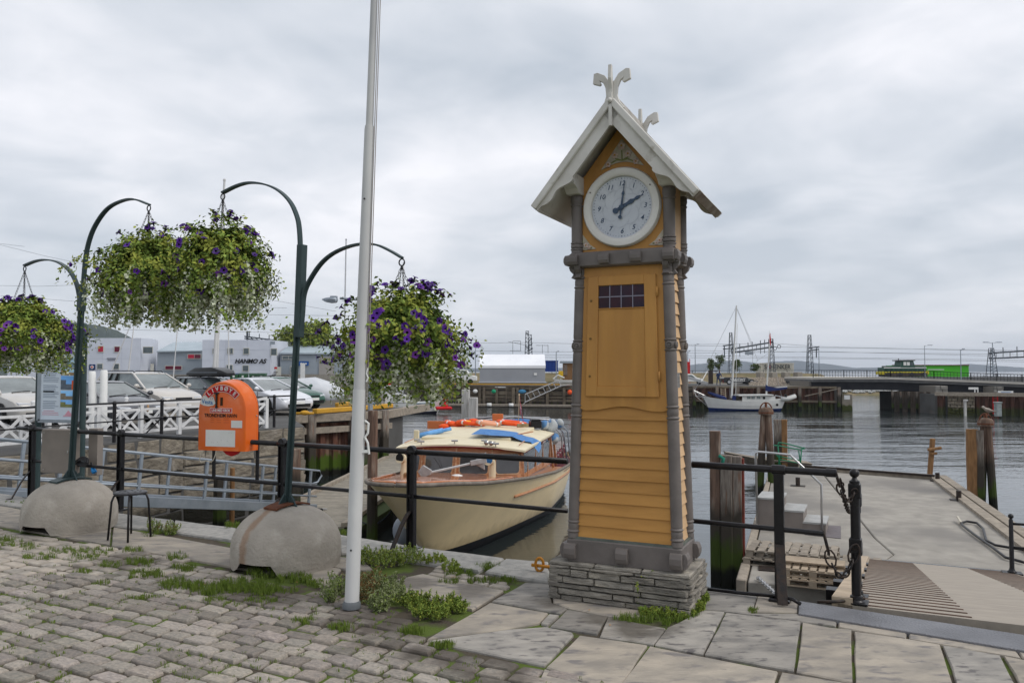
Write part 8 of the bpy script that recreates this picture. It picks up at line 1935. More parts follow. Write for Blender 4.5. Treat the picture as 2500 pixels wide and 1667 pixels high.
for u0_, v0_, u1_, v1_ in ((1245, 856, 1272, 856), (1241, 834, 1281, 842), (1252, 833, 1252, 864), (1271, 833, 1271, 856), (1252, 832, 1271, 832), (1308, 843, 1338, 843), (1324, 842, 1324, 862), (1338, 842, 1338, 862)): b.tube([P(u0_, v0_, 122), P(u1_, v1_, 122)], .03, 4)
b.build('wire_drops', lat, t)
t = T('catenary_portal', 'sloping truss of a railway portal above the lettered office roof', 'railway portal', V(P(604, 905, 160).x, 160, 0)); b = MB(); b.tube([P(604, 905, 160), P(604, 808, 160)], .22, 6)
for k in range(10):
 q = lambda i, hi: P(597+i*12, 821+i*1.55+(0 if hi else 5), 160)
 b.tube([q(k, 1), q(k+1, 1)], .14, 5); b.tube([q(k, 0), q(k+1, 0)], .14, 5); b.tube([q(k, 1), q(k+1, 0)], .06, 4)
 if k in (1, 3, 5, 6): b.tube([q(k, 1), q(k, 1)+UP*.9], .09, 4)
b.build('truss', lat, t)
wires = [[(-60, 583), (110, 625), (330, 672)], [(-60, 588), (60, 602)], [(-60, 696), (90, 699), (250, 694)], [(-60, 717), (200, 737), (700, 752)], [(250, 762), (900, 772)], [(650, 730), (820, 760)], [(-60, 560), (-59, 560)], [(1150, 838), (1290, 836), (1500, 842), (1785, 845), (2100, 850), (2560, 856)], [(1100, 856), (1290, 858), (1700, 862), (2000, 858), (2560, 872)], [(1100, 866), (1700, 868), (2560, 880)], [(1150, 872), (1700, 873), (2100, 876), (2560, 884)], [(1640, 842), (1885, 838), (2000, 846), (2560, 860)], [(1640, 855), (2560, 866)], [(300, 805), (700, 812), (1150, 832)]]
t = T('overhead_wires', 'many thin railway and tram wires crossing the lower sky', 'wires', P(1500, 905, 126))
b = MB()
for w in wires:
 if len(w) < 2 or w[0][0] == -60 and w[1][0] == -59: continue
 b.tube([P(u, v, 126) for u, v in w], .022, 4)
b.build('wires', M('wire_dark', (.15, .16, .18), rough=.6), t)
# ================================================================ objects on the far quay
def cont(label, u0, u1, v0, v1, Y, m, dep=2.5, name='container', cat='container', ribs=True):
 a, c = P(u0, v1, Y), P(u1, v0, Y); t = T(name, label, cat, V((a.x+c.x)/2, Y, a.z)); b = MB(); b.box(((a.x+c.x)/2, Y+dep/2, (a.z+c.z)/2), (c.x-a.x, dep, c.z-a.z)); b.build('body', m, t)
 n = max(4, int((c.x-a.x)/.42)) if ribs else 0
 for i in range(n): b = MB(); b.box((a.x+(c.x-a.x)*(i+.5)/n, Y-.03, (a.z+c.z)/2), ((c.x-a.x)/n*.5, .06, (c.z-a.z)*.92)); b.build('rib', m, t)
 for z in (a.z, c.z): b = MB(); b.box(((a.x+c.x)/2, Y-.05, z), (c.x-a.x+.1, .14, .14)); b.build('frame_rail', m, t)
 return t, a, c
cont('deep blue container right of the storage tent', 1332, 1362, 881, 906, 116, M('container_blue', (.01, .04, .22), (.015, .05, .25), ns=1))
ct, ca_, cc_ = cont('cream container lettered DB SCHENKER on a railway wagon', 1856, 1938, 887, 912, 128, M('container_cream', (.62, .60, .53), (.52, .50, .44), ns=.7, rough=.6))
text('SCHENKER', 1.0, P(1898, 896, 127.8), V(1, 0, 0), UP, M('lettering_dark', (.08, .09, .09)), 'lettering', ct, ext=.01, bold=.02, sx=.88)
b = MB(); q = P(1878, 896, 127.85); b.box((q.x, q.y, q.z), (.62, .04, .62)); dbx = b.build('red_logo_frame', redp, ct); b = MB(); b.box((q.x, q.y-.03, q.z), (.5, .02, .5)); b.build('logo_ground', bpy.data.materials['container_cream'], dbx); text('DB', .4, q-V(0, .045, 0), V(1, 0, 0), UP, redp, 'logo_letters', dbx, ext=.005, bold=.02)
gc_, ga, gb_ = cont('bright green and yellow edged container travelling behind the locomotive', 2178, 2365, 892, 920, 152, M('container_green', (.06, .42, .01), (.05, .36, .01), ns=.2, rough=.5), ribs=False)
b = MB(); b.box(((ga.x+gb_.x)/2, 151.9, gb_.z+.05), (gb_.x-ga.x, .2, .16)); b.build('brown_top_edge', rust, gc_); b = MB(); q = P(2285, 902, 151.9); b.box((q.x, q.y, q.z), (3.2, .05, .12)); b.build('white_stripe', whitep, gc_)
# hut, banner
h = T('wooden_hut', 'small orange brown wooden hut at the right of the blue container', 'hut', V(P(1390, 905, 108).x, 108, 1)); a, c = P(1376, 912, 108), P(1420, 886, 108)
b = MB(); b.box(((a.x+c.x)/2, 109, (a.z+c.z)/2-.6), (c.x-a.x, 2, c.z-a.z+1.2)); b.build('wall', brownw, h); b = MB(); b.box(((a.x+c.x)/2-.1, 109, c.z+.12), (c.x-a.x+.6, 2.6, .3)); b.build('roof', grw, h)
b = MB(); b.box((a.x+.25, 107.95, (a.z+c.z)/2-.2), (.5, .1, c.z-a.z)); b.build('grey_boarding', wcol, h)
b = MB(); q = P(1369, 912, 104); b.box((q.x, q.y, q.z), (.6, .4, .7)); b.build('grit_box', M('yellow_plastic', (.6, .38, .02)), label='yellow grit box on the bank left of the wooden hut', cat='box', bevel=.05)
b = MB(); a, c = P(1673, 912, 108), P(1683, 883, 108); b.box(((a.x+c.x)/2, 108, (a.z+c.z)/2), (c.x-a.x, .05, c.z-a.z)); b.tube([V(c.x+.05, 108, 0), V(c.x+.05, 108, c.z+.4)], .05, 6); b.build('red_banner', redp, label='tall red banner flag on a post just right of the clock tower', cat='banner')
# fences on the bank and bridge
fm = M('bank_fence_grey', (.10, .115, .12), rough=.6)
def farfence(label, pts, Yv, h, step, m=fm, r=.035, nbar=3, name='fence', vb=False):
 P0 = [P(u, v, Yv(u)) for u, v in pts]; t = T(name, label, 'fence', P0[0]-UP*h);
 for a, c in zip(P0, P0[1:]):
  for k in range(nbar):
   b = MB(); z = -h*k/nbar; b.bar(a+UP*z, c+UP*z, .05, .06 if k == 0 else .035); b.build('rail', m, t)
  n = max(1, int((c-a).length/step))
  for i in range(n+1):
   p = a.lerp(c, i/n); b = MB(); b.bar(p-UP*h, p+UP*.05, r*2, r*2, up=V(0, 1, 0)); b.build('post', m, t)
  if vb:
   n = int((c-a).length/.28); b = MB()
   for i in range(n): p = a.lerp(c, i/n); b.bar(p-UP*h*.95, p, .03, .03, up=V(0, 1, 0))
   b.build('bars', m, t, kind='stuff')
farfence('grey rail fence along the top of the railway bank', [(1040, 906), (1450, 905.5), (1690, 905), (1980, 904)], lambda u: 117, 1.2, 3)
farfence('dark barred railing along the edge of the bridge deck', [(1985, 904), (2060, 904), (2174, 904.5), (2280, 907), (2370, 911), (2560, 916)], lambda u: 85-(u-1985)*.014, .75, 2.2, black, vb=True, name='bridge_railing')
# stone slope and stub walls
rk = M('riprap_stone', (.34, .29, .23), (.24, .20, .16), ns=.8, rough=.9, rand=.2)
def rocks(name, quad, n, size, seed, m=rk, parent=None, label=None):
 rr = random.Random(seed); b = MB()
 for _ in range(n):
  s_, t_ = rr.random(), rr.random(); p = quad[0].lerp(quad[1], s_).lerp(quad[3].lerp(quad[2], s_), t_); r = size*rr.uniform(.5, 1.2); o = len(b.v)
  vs = [p+V(rr.uniform(.6, 1)*r*x, rr.uniform(.6, 1)*r*y, rr.uniform(.5, .9)*r*z) for x, y, z in ((1, 0, 0), (0, 1, 0), (-1, 0, 0), (0, -1, 0), (0, 0, 1), (0, 0, -1))]
  b.add(vs, [(0, 1, 4), (1, 2, 4), (2, 3, 4), (3, 0, 4), (1, 0, 5), (2, 1, 5), (3, 2, 5), (0, 3, 5)])
 return b.build(name, m, parent, kind='stuff', label=label, cat='rocks' if label else None)
qd = [P(1835, 955, 91), P(2000, 955, 91), P(1985, 924, 101), P(1820, 924, 101)]; qd[0].z = qd[1].z = -.1
b = MB(); b.add([q-UP*.15 for q in qd] + [qd[3]+V(0, 20, 0), qd[2]+V(0, 20, 0)], [(0, 1, 2, 3), (3, 2, 5, 4)]); b.build('rubble_bank', dryg, kind='structure')
rocks('riprap', qd, 1500, .30, 3, label='bank of pale rough stones sloping down behind the black van and yacht')
for lab, u in (('leftmost stone stub on the ramp above the stone bank', 1857), ('second stone stub from the left above the stone bank', 1887), ('third stone stub from the left above the stone bank', 1918), ('rightmost stone stub above the stone bank', 1948)):
 p = P(u, 922, 103); b = MB(); b.box(p+UP*.1, (.9, .9, 1.3), .3); b.build('stone_stub', slate, bevel=.08, label=lab, cat='stone post', group='row of stone stubs')
# bridge
bridge = T('road_bridge', 'low bridge with pale deck edge and dark girders over the harbour mouth', 'bridge', P(2290, 905, 80))
def Yb(u): return 85-(u-1985)*.016
bp_ = [(1985, 921), (2052, 920.6), (2174, 920.8), (2280, 924.5), (2400, 929), (2700, 941)]
top = [P(u, v, Yb(u)) for u, v in bp_]
whc = M('pale_bridge_edge', (.55, .52, .47), (.46, .43, .38), ns=1, rough=.8); dkc = M('dark_girder', (.018, .019, .024), (.028, .028, .032), ns=1, rough=.7); grc = M('grey_bridge_beam', (.15, .15, .15), (.11, .11, .11), ns=1.5, rough=.8)
for nm, m, dz0, dz1, f0, f1 in (('deck_edge', whc, -.22, .0, 0, 9), ('edge_beam', grc, -.5, -.22, .15, 9), ('girder', dkc, -1.35, -.5, .5, 8.5)):
 b = MB(); b.loft([[p+V(0, f0, dz0), p+V(0, f0, dz1), p+V(0, f1, dz1), p+V(0, f1, dz0)] for p in top]); b.build(nm, m, bridge)
def stonepier(u0, u1, z0, z1, Y, dep, name, par, lw=.7, ch=.34, flare=0):
 a, c = P(u0, 905, Y), P(u1, 905, Y); a.z = c.z = 0; t_ = par
 blockwall(V(a.x, Y, 0), V(c.x, Y, 0), z0, z1, ch, t_, lw, pierst, th=.3, jit=.02)
 b = MB(); b.box(((a.x+c.x)/2, Y+dep/2+.05, (z0+z1)/2), (c.x-a.x, dep, z1-z0-.02)); b.build(name, mortar, t_)
pierst = M('pier_granite', (.22, .21, .19), (.14, .135, .125), ns=1.5, rough=.85, bump=.6, bs=4, rand=.2); zband(pierst, -1.9, -2.2, (.03, .03, .02), amp=.3)
stonepier(1975, 2036, -.9, .55, 85.6, 6, 'abutment_core', bridge); stonepier(2282, 2313, -2.9, .2, 78.2, 6, 'pier_core', bridge); stonepier(2425, 2449, -1.2, .15, 77, 5, 'pier_core', bridge)
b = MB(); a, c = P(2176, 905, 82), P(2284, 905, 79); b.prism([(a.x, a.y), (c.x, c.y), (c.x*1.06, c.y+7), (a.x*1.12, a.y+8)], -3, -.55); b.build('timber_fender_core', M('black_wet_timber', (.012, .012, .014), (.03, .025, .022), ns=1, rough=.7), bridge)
for i in range(16):
 u = 2178+i*6.6; b = MB(); q = P(u, 905, 81.7-i*.18); b.box((q.x, q.y, -1.7), (.2, .2, 2.5)); b.build('fender_timber', darkt if i % 3 else wcol, bridge)
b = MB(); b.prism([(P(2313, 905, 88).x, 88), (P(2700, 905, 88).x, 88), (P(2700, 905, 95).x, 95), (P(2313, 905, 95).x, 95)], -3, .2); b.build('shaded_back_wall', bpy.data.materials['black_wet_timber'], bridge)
rwh = T('sheet_pile_wharf', 'rusty sheet pile quay with pale timber capping under the right end of the bridge', 'wharf', V(P(2400, 905, 75).x, 75, WZ))
w0, w1 = P(2288, 963, 76.5), P(2620, 974, 71.5); w0.z = w1.z = -.55
b = MB(); b.prism([(w0.x, w0.y+.45), (w1.x, w1.y+.45), (w1.x+3, w1.y+16), (w0.x, w0.y+12)], -3, -.6); b.build('quay_fill', grav, rwh)
dd = w1-w0;
sheet(rwh, w0.lerp(w1, 0)+V(0, 0, .55), w0.lerp(w1, .08)+V(0, 0, .55), -3, -.6, rustfar, .7, .3); sheet(rwh, w0.lerp(w1, .28)+V(0, 0, .55), w1+V(0, 0, .55), -3, -.6, rustfar, .7, .3)
stn = M('rubble_wall_far', (.28, .24, .18), (.16, .13, .10), ns=2, rough=.9, bump=.8, bs=3); zband(stn, -1.8, -2.0, (.06, .065, .02), amp=.3)
a, c = w0.lerp(w1, .08), w0.lerp(w1, .29); a.z = c.z = 0
blockwall(a, c, -2.8, -.7, .3, rwh, .5, stn, th=.4, jit=.06)
b = MB(); b.bar(w0+UP*.0-V(.4, .3, 0), w1-V(0, .3, 0), .4, .34); b.build('capping_beam', palg, rwh)
t = T('red_ladder', 'bright red ladder fixed on the rusty sheet pile quay', 'ladder', V(P(2425, 905, 74).x, 74, WZ)); zt_, zb_ = -.5, -2.4; q = P(2425, 905, 74.3)
for s_ in (-.22, .22): b = MB(); b.box((q.x+s_, 74.1, (zt_+zb_)/2), (.07, .07, zt_-zb_)); b.build('rail', redp, t)
for i in range(6): b = MB(); b.box((q.x, 74.1, zb_+.2+i*.32), (.44, .05, .05)); b.build('rung', redp, t)
p = P(2356, 978, 73.5); b = MB(); b.box((p.x, p.y, (p.z-3)/2), (.2, .16, p.z+3)); b.box((p.x, p.y-.1, p.z+.05), (.42, .1, .16)); b.build('white_mooring_pole', wpost, label='white T topped pole standing in the water in front of the rusty quay', cat='pole')
p = P(2436, 992, 70); b = MB(); b.box((p.x, p.y, p.z-.3), (.5, .4, 1.2)); b.box((p.x, p.y, p.z+.35), (.6, .5, .12)); b.build('outboard_box', M('grey_green_box', (.30, .34, .33), (.2, .22, .22), ns=4), label='small grey green box standing at the waterline right of the gull', cat='box', bevel=.04)
for lab, u0, u1, v0, v1, Y in (('white signboard frame under the bridge left of the second pier', 2365, 2387, 945, 963, 78), ('white signboard with blue text right of the second bridge pier', 2438, 2472, 954, 967, 76)):
 t = T('sign_frame', lab, 'sign', P((u0+u1)/2, v1, Y)); a, c = P(u0, v1, Y), P(u1, v0, Y)
 b = MB(); b.box(((a.x+c.x)/2, Y, c.z-.12), (c.x-a.x, .06, .22)); b.build('panel', whitep, t)
 b = MB(); b.box((c.x, Y, (a.z+c.z)/2), (.09, .07, c.z-a.z)); b.box((a.x if u0 > 2400 else c.x-.3, Y, (a.z+c.z)/2), (.09, .07, c.z-a.z)); b.build('leg', whitep, t)
 if u0 > 2400: b = MB(); b.box(((a.x+c.x)/2, Y-.04, c.z-.12), ((c.x-a.x)*.7, .02, .05)); b.build('blue_line', bluep, t)
b = MB(); a, c = P(2392, 966, 87), P(2425, 946, 87); b.box(((a.x+c.x)/2, 87, (a.z+c.z)/2), (c.x-a.x, .1, c.z-a.z)); b.build('pale_hoarding', galv, label='pale grey hoarding in the shade under the bridge', cat='hoarding')
# breakwater and rail viaduct
qd = [P(1985, 968, 132), P(2700, 968, 132), P(2700, 944, 140), P(1985, 944, 140)]; qd[0].z = qd[1].z = WZ-.2
b = MB(); b.add([q-UP*.2 for q in qd]+[V(qd[3].x, 146, WZ-1), V(qd[2].x, 146, WZ-1)], [(0, 1, 2, 3), (3, 2, 5, 4)]); b.build('breakwater', dryg, kind='structure')
rocks('breakwater_rocks', [qd[0].lerp(qd[3], .45), qd[1].lerp(qd[2], .45), qd[2], qd[3]], 1100, .42, 6, M('pale_breakwater_rock', (.42, .43, .42), (.25, .25, .24), ns=.6, rough=.9), label='line of pale breakwater rocks seen under the bridge')
b = MB(); xa, xb = P(1985, 905, 152).x, P(2750, 905, 152).x; b.box(((xa+xb)/2, 152, -.1), (xb-xa, 8, 1.3)); o = b.build('rail_deck', grc, label='railway deck behind the road bridge carrying the locomotive', cat='railway bridge')
# locomotive
lc = T('locomotive', 'dark green shunting locomotive with white and yellow stripes crossing the bridge', 'locomotive', V(P(2212, 905, 150).x, 150, .55))
lg = M('loco_green', (.02, .07, .05), (.03, .085, .06), ns=1, rough=.5); YL = 149
def lbox(u0, u1, v0, v1, m, nm, y0=YL, d=2.6, bev=.05):
 a, c = P(u0, v1, y0), P(u1, v0, y0); b = MB(); b.box(((a.x+c.x)/2, y0+d/2, (a.z+c.z)/2), (c.x-a.x, d, c.z-a.z)); return b.build(nm, m, lc, bevel=bev)
lbox(2158, 2262, 897, 909, lg, 'hood_body'); lbox(2164, 2258, 893, 896.5, lg, 'hood_top', YL+.2, 2.2, .2); lbox(2158, 2262, 896.4, 898.6, whitep, 'white_stripe', YL-.03, .1, 0); lbox(2156, 2266, 907.5, 909.6, M('loco_yellow', (.6, .5, .02)), 'yellow_stripe', YL-.05, .12, 0)
lbox(2160, 2264, 910, 919, darkt, 'underframe'); lbox(2153, 2160, 907, 914, bpy.data.materials['loco_yellow'], 'buffer_beam'); lbox(2262, 2268, 905, 914, bpy.data.materials['loco_yellow'], 'buffer_beam')
a, c = P(2199, 897, YL), P(2234, 881, YL); b = MB(); b.loft([[V(x0_, y, z) for x0_, z in ((a.x, a.z), (a.x+.25, c.z), (c.x-.35, c.z), (c.x, a.z))] for y in (YL-.05, YL+2.7)]); cab_ = b.build('cab', lg, lc)
for i in range(3): b = MB(); w = (c.x-a.x-.8)/3; b.box((a.x+.45+w*(i+.5), YL-.08, (a.z+c.z)/2+.1), (w*.8, .05, .65)); b.build('cab_window', whitep if i < 2 else wgl, cab_)
b = MB(); b.box(((a.x+c.x)/2-.15, YL+1.3, c.z+.1), (c.x-a.x+.3, 3, .18)); b.build('cab_roof', grc, lc, bevel=.05); b = MB(); b.box((a.x+.1, YL+1, c.z+.3), (.12, .12, .4)); b.build('horn', black, lc)
for i in range(4):
 q = P(2170+i*28, 917, YL); b = MB(); b.lathe([(.45, -.05), (.45, .05)], V(q.x, YL-.05, .95), 16, V(0, 1, 0)); b.build('wheel', black, lc)
for i in range(9):
 q = P(2165+i*11.5, 903, YL); b = MB(); b.box((q.x, YL-.03, q.z), (.55, .06, .5)); b.build('grille_panel', M('loco_grille', (.015, .05, .04)) if i == 0 else bpy.data.materials['loco_grille'], lc)
# black van, small car, person, pickup
van = T('delivery_van', 'black delivery van with white MARITIMT lettering parked on the far quay', 'van', V(P(1808, 905, 96).x, 96, 0)); YV = 95
bk = M('van_black', (.012, .014, .018), (.02, .02, .024), ns=1, rough=.35, coat=.5); a, c = P(1767, 948, YV), P(1850, 921, YV); Lv = c.x-a.x; Hv = c.z
b = MB(); prof = [(0, .3), (0, Hv-.1), (.15, Hv), (Lv*.67, Hv), (Lv*.74, Hv-.12), (Lv*.90, Hv*.58), (Lv*.98, Hv*.48), (Lv, .5), (Lv, .3)]
b.slab(prof, V(a.x, YV, 0), V(1, 0, 0), UP, V(0, 1, 0), 1.9); b.build('body', bk, van, bevel=.04)
b = MB(); b.slab([(Lv*.72, Hv*.58), (Lv*.72, Hv*.88), (Lv*.765, Hv*.84), (Lv*.86, Hv*.58)], V(a.x, YV-.02, 0), V(1, 0, 0), UP, V(0, 1, 0), .02); b.build('side_window', cglass, van)
for x in (.16, .82):
 b = MB(); b.lathe([(.34, -.06), (.34, .06)], V(a.x+Lv*x, YV, .34), 16, V(0, 1, 0)); w_ = b.build('wheel', tyre, van); b = MB(); b.lathe([(.2, 0), (.2, .03)], V(a.x+Lv*x, YV-.06, .34), 12, V(0, -1, 0)); b.build('rim', rim, w_)
text('MARITIMT', .42, V(a.x+Lv*.40, YV-.03, Hv*.68), V(1, 0, 0), UP, whitep, 'lettering', van, ext=.005, shear=.2, bold=.01)
for k, w in ((0, 1.7), (1, 1.1)): b = MB(); b.box((a.x+Lv*.42, YV-.02, Hv*.5-k*.2), (w, .02, .05)); b.build('text_line', whitep, van)
b = MB(); b.box((a.x+.02, YV+.3, Hv*.45), (.05, .2, .4)); b.build('tail_light', redl, van)
sc2 = T('parked_car', 'small white and blue car on the far quay right of the clock tower', 'car', V(P(1684, 905, 96).x, 96, 0)); q = P(1684, 905, 96)
b = MB(); b.slab([(-1.6, .3), (-1.6, .8), (-1.0, 1.25), (.2, 1.3), (.8, .85), (1.5, .7), (1.6, .35)], V(q.x, 95.5, 0), V(1, 0, 0), UP, V(0, 1, 0), 1.6); b.build('body', whitep, sc2, bevel=.06)
b = MB(); b.slab([(-1.0, .82), (-.85, 1.18), (.1, 1.2), (.55, .84)], V(q.x, 95.47, 0), V(1, 0, 0), UP, V(0, 1, 0), .04); b.build('window', cglass, sc2)
for x in (-1, 1): b = MB(); b.lathe([(.3, -.05), (.3, .05)], V(q.x+x, 95.5, .3), 14, V(0, 1, 0)); b.build('wheel', tyre, sc2)
pt_ = T('pickup_truck', 'white flatbed pickup truck parked left of the storage tent', 'pickup truck', V(P(1120, 905, 99).x, 99, 0)); q = P(1120, 905, 99)
b = MB(); b.slab([(-1.9, .5), (-1.9, 1.15), (.0, 1.15), (.15, 1.85), (1.0, 1.85), (1.5, 1.15), (2.3, 1.0), (2.3, .45)], V(q.x, 98.4, 0), V(1, 0, 0), UP, V(0, 1, 0), 1.8); b.build('body', whitep, pt_, bevel=.05)
b = MB(); b.slab([(.25, 1.2), (.35, 1.7), (.95, 1.7), (1.3, 1.2)], V(q.x, 98.37, 0), V(1, 0, 0), UP, V(0, 1, 0), .04); b.build('window', cglass, pt_)
b = MB(); b.box((q.x-.6, 98.38, .7), (2.4, .04, .3)); b.build('dark_sill', trim, pt_)
for x in (-1.1, 1.5): b = MB(); b.lathe([(.34, -.05), (.34, .05)], V(q.x+x, 98.4, .34), 14, V(0, 1, 0)); b.build('wheel', tyre, pt_)
# person in blue, bending over the quay edge
q = P(1753, 905, 93); q.z = -.02
me = bpy.data.meshes.new('body'); J = {'pel': (0, 0, .85), 'ch': (.06, -.05, 1.25), 'nk': (.10, -.1, 1.42), 'hd': (.13, -.14, 1.56), 'hd2': (.15, -.16, 1.68), 'lh': (-.1, 0, .82), 'lk': (-.14, -.06, .45), 'la': (-.16, .02, .06), 'lt': (-.16, -.14, .03), 'rh': (.1, 0, .82), 'rk': (.2, -.1, .46), 'ra': (.24, .04, .06), 'rt': (.26, -.12, .03), 'ls': (-.13, -.05, 1.35), 'le': (-.26, -.15, 1.1), 'lw': (-.12, -.38, 1.0), 'rs': (.27, -.07, 1.34), 're': (.36, -.2, 1.1), 'rw': (.26, -.42, 1.02)}
nm_ = list(J); E = [('pel', 'ch'), ('ch', 'nk'), ('nk', 'hd'), ('hd', 'hd2'), ('pel', 'lh'), ('lh', 'lk'), ('lk', 'la'), ('la', 'lt'), ('pel', 'rh'), ('rh', 'rk'), ('rk', 'ra'), ('ra', 'rt'), ('ch', 'ls'), ('ls', 'le'), ('le', 'lw'), ('ch', 'rs'), ('rs', 're'), ('re', 'rw')]
me.from_pydata([J[k] for k in nm_], [(nm_.index(a), nm_.index(c)) for a, c in E], []); pr_ = T('person', 'person in dark blue work clothes bending beside the black van', 'person', q)
po = bpy.data.objects.new('body', me); COL.objects.link(po); po.parent = pr_; ORG[po.name] = q
me.materials.append(M('blue_workwear', (.03, .05, .12), (.02, .035, .09), ns=6, rough=.8))
sm = po.modifiers.new('skin', 'SKIN'); rad = {'pel': .15, 'ch': .17, 'nk': .06, 'hd': .10, 'hd2': .085, 'lh': .10, 'rh': .10, 'lk': .07, 'rk': .07, 'la': .05, 'ra': .05, 'lt': .04, 'rt': .04, 'ls': .075, 'rs': .075, 'le': .05, 're': .05, 'lw': .035, 'rw': .035}
for i, k in enumerate(nm_): me.skin_vertices[0].data[i].radius = (rad[k], rad[k])
me.skin_vertices[0].data[0].use_root = True; ss_ = po.modifiers.new('sub', 'SUBSURF'); ss_.levels = 1; ss_.render_levels = 1
b = MB(); b.ball(q+V(.14, -.15, 1.66), .105, 10, 6); b.build('hair', M('brown_hair', (.05, .03, .02)), pr_, smooth=True)
b = MB(); b.ball(q+V(.155, -.215, 1.63), .075, 10, 6, (.8, .6, 1.1)); b.build('face', M('skin_tone', (.45, .25, .18)), pr_, smooth=True)
# ================================================================ distant boats
def hull(par, c, L_, B, fb, fs, m, yaw=0, m2=None, boot=.12, nm='hull', shear=.0):
 d = V(cos(yaw), sin(yaw), 0); n = V(-sin(yaw), cos(yaw), 0); N_ = 18; b = MB(); rows = []
 for k, (fr_, bw_) in enumerate(((1, 1), (.55, .97), (.2, .9), (.06, .8), (-.12, .5))):
  row = []
  for i in range(N_+1):
   t = i/N_; x = -L_/2+L_*t; over = (1-fr_)*.09*L_; x = -L_/2+over*(1 if True else 0)+(L_-over*1.6)*t; w = B/2*bw_*(sin(pi*min(1, (t*.86+.02)))**.62 if t < .99 else .55); h = fb+(fs-fb)*t-(.25*fb*sin(pi*t)); row.append((x, w, h*fr_))
  rows.append(row)
 for sg in (-1, 1):
  for k in range(4):
   b.m = 1 if (m2 and k >= 2) else 0; A_ = [c+d*x+n*sg*w+UP*z for x, w, z in rows[k]]; B_ = [c+d*x+n*sg*w+UP*z for x, w, z in rows[k+1]]; q_ = N_+1
   b.add(A_+B_, [(i, i+1, q_+i+1, q_+i) for i in range(N_)])
 b.m = 0; A_ = [c+d*x-n*w+UP*(z-.03) for x, w, z in rows[0]]; B_ = [c+d*x+n*w+UP*(z-.03) for x, w, z in rows[0]]; b.add(A_+B_, [(i, N_+1+i, N_+2+i, i+1) for i in range(N_)])
 b.m = 0; b.add([c+d*rows[k][N_][0]+n*sg*rows[k][N_][1]+UP*rows[k][N_][2] for sg in (-1, 1) for k in range(5)], [(0, 1, 2, 3, 4, 9, 8, 7, 6, 5)])
 return b.build(nm, [m]+([m2] if m2 else []), par, smooth=False)
yw = M('yacht_white', (.62, .62, .60), (.55, .55, .53), ns=1, rough=.4); navy = M('navy_canvas', (.01, .02, .09), rough=.7)
YS = 84.; yc = P(1812, 905, YS); yc.z = WZ; y1 = T('motor_sailer', 'white two masted motor sailer with blue sail covers moored at the rusty wharf', 'sailing boat', yc)
LS = (1914-1716)*YS/F; hull(y1, yc, LS, 2.8, 1.55, 1.25, yw, 0, M('blue_boot_top', (.01, .03, .14)))
def yp(u, v, dy=0): return P(u, v, YS+dy)
b = MB(); b.tube([yp(1724, 974), yp(1740, 977), yp(1800, 982), yp(1860, 984), yp(1905, 978)], .05, 6); b.build('wooden_rail', M('yacht_grey_trim', (.22, .19, .17)), y1)
b = MB(); b.loft([[yp(u, v, dy) for v in (985, 967)] + [yp(u, v, dy) for v in (967, 985)][:0] + [yp(u, 967, dy+1.8), yp(u, 985, dy+1.8)] for u, dy in ((1812, -.9), (1893, -.9))]); b.build('cabin', yw, y1)
b = MB(); b.bar(yp(1798, 964.5, 0), yp(1880, 963.5, 0), 2.3, .12); b.build('cabin_roof', yw, y1)
for u in (1828, 1839, 1852): b = MB(); q = yp(u, 970, -.95); b.box((q.x, q.y, q.z), (.36, .05, .3)); b.build('window', cglass, y1, bevel=.03)
for u, v in ((1865, 971), (1897, 988)): b = MB(); b.lathe([(.14, 0), (.14, .05)], yp(u, v, -1.25 if v > 980 else -.93), 12, V(0, -1, 0)); b.build('porthole', blackp, y1)
for pts, r in (((yp(1786, 972), yp(1798, 746)), .10), ((yp(1871, 962), yp(1879, 838)), .08), ((yp(1796, 972, .1), yp(1800, 790, .1)), .03)): b = MB(); b.tube(pts, [r*1.2, r*.8], 8); b.build('mast', yw, y1)
b = MB(); b.tube([yp(1870, 948), yp(1922, 944)], .06, 6); b.build('boom', yw, y1)
b = MB(); b.loft([[yp(u, v, y) for v, y in ((v0, -.12), (v1, -.12), (v1, .12), (v0, .12))] for u, v0, v1 in ((1869, 938, 954), (1876, 943, 955), (1900, 947, 953), (1922, 945, 949))]); b.build('sail_cover', navy, y1)
b = MB(); b.loft([[yp(u, v, y) for v, y in ((v0, -.35), (v1, -.45), (v1, .45), (v0, .35))] for u, v0, v1 in ((1728, 955, 960), (1745, 960, 968), (1770, 967, 976), (1774, 972, 977))]); b.build('blue_foresail_cover', navy, y1, smooth=True)
b = MB(); b.loft([[yp(u, v, y) for v, y in ((966, -1), (977, -1), (977, .6), (966, .6))] for u in (1788, 1797)]); b.build('blue_dodger', navy, y1)
b = MB(); b.tube([yp(1735, 972), yp(1694, 953)], .05, 6); b.tube([yp(1738, 976, -.4), yp(1700, 966, -.2), yp(1694, 954), yp(1700, 956, .3)], .03, 5); b.tube([yp(1722, 972, -.5), yp(1698, 957, -.2)], .03, 5)
for u in (1705, 1714, 1722): b.tube([yp(u, 958+(u-1705)*.4, -.3), yp(u+2, 968+(u-1705)*.35, -.3)], .025, 4)
b.build('pulpit', steel, y1)
b = MB()
for p_, q_ in ((yp(1798, 748), yp(1696, 954)), (yp(1798, 750), yp(1836, 838)), (yp(1836, 838), yp(1838, 900)), (yp(1798, 752), yp(1850, 880)), (yp(1797, 760), yp(1780, 975)), (yp(1879, 840), yp(1910, 975)), (yp(1879, 860), yp(1846, 882))): b.tube([p_, q_], .016, 4)
b.build('rigging', M('rigging_wire', (.3, .31, .33)), y1)
b = MB(); b.tube([yp(1697, 965), yp(1728, 992)], .02, 4); b.build('mooring_line', whitep, y1)
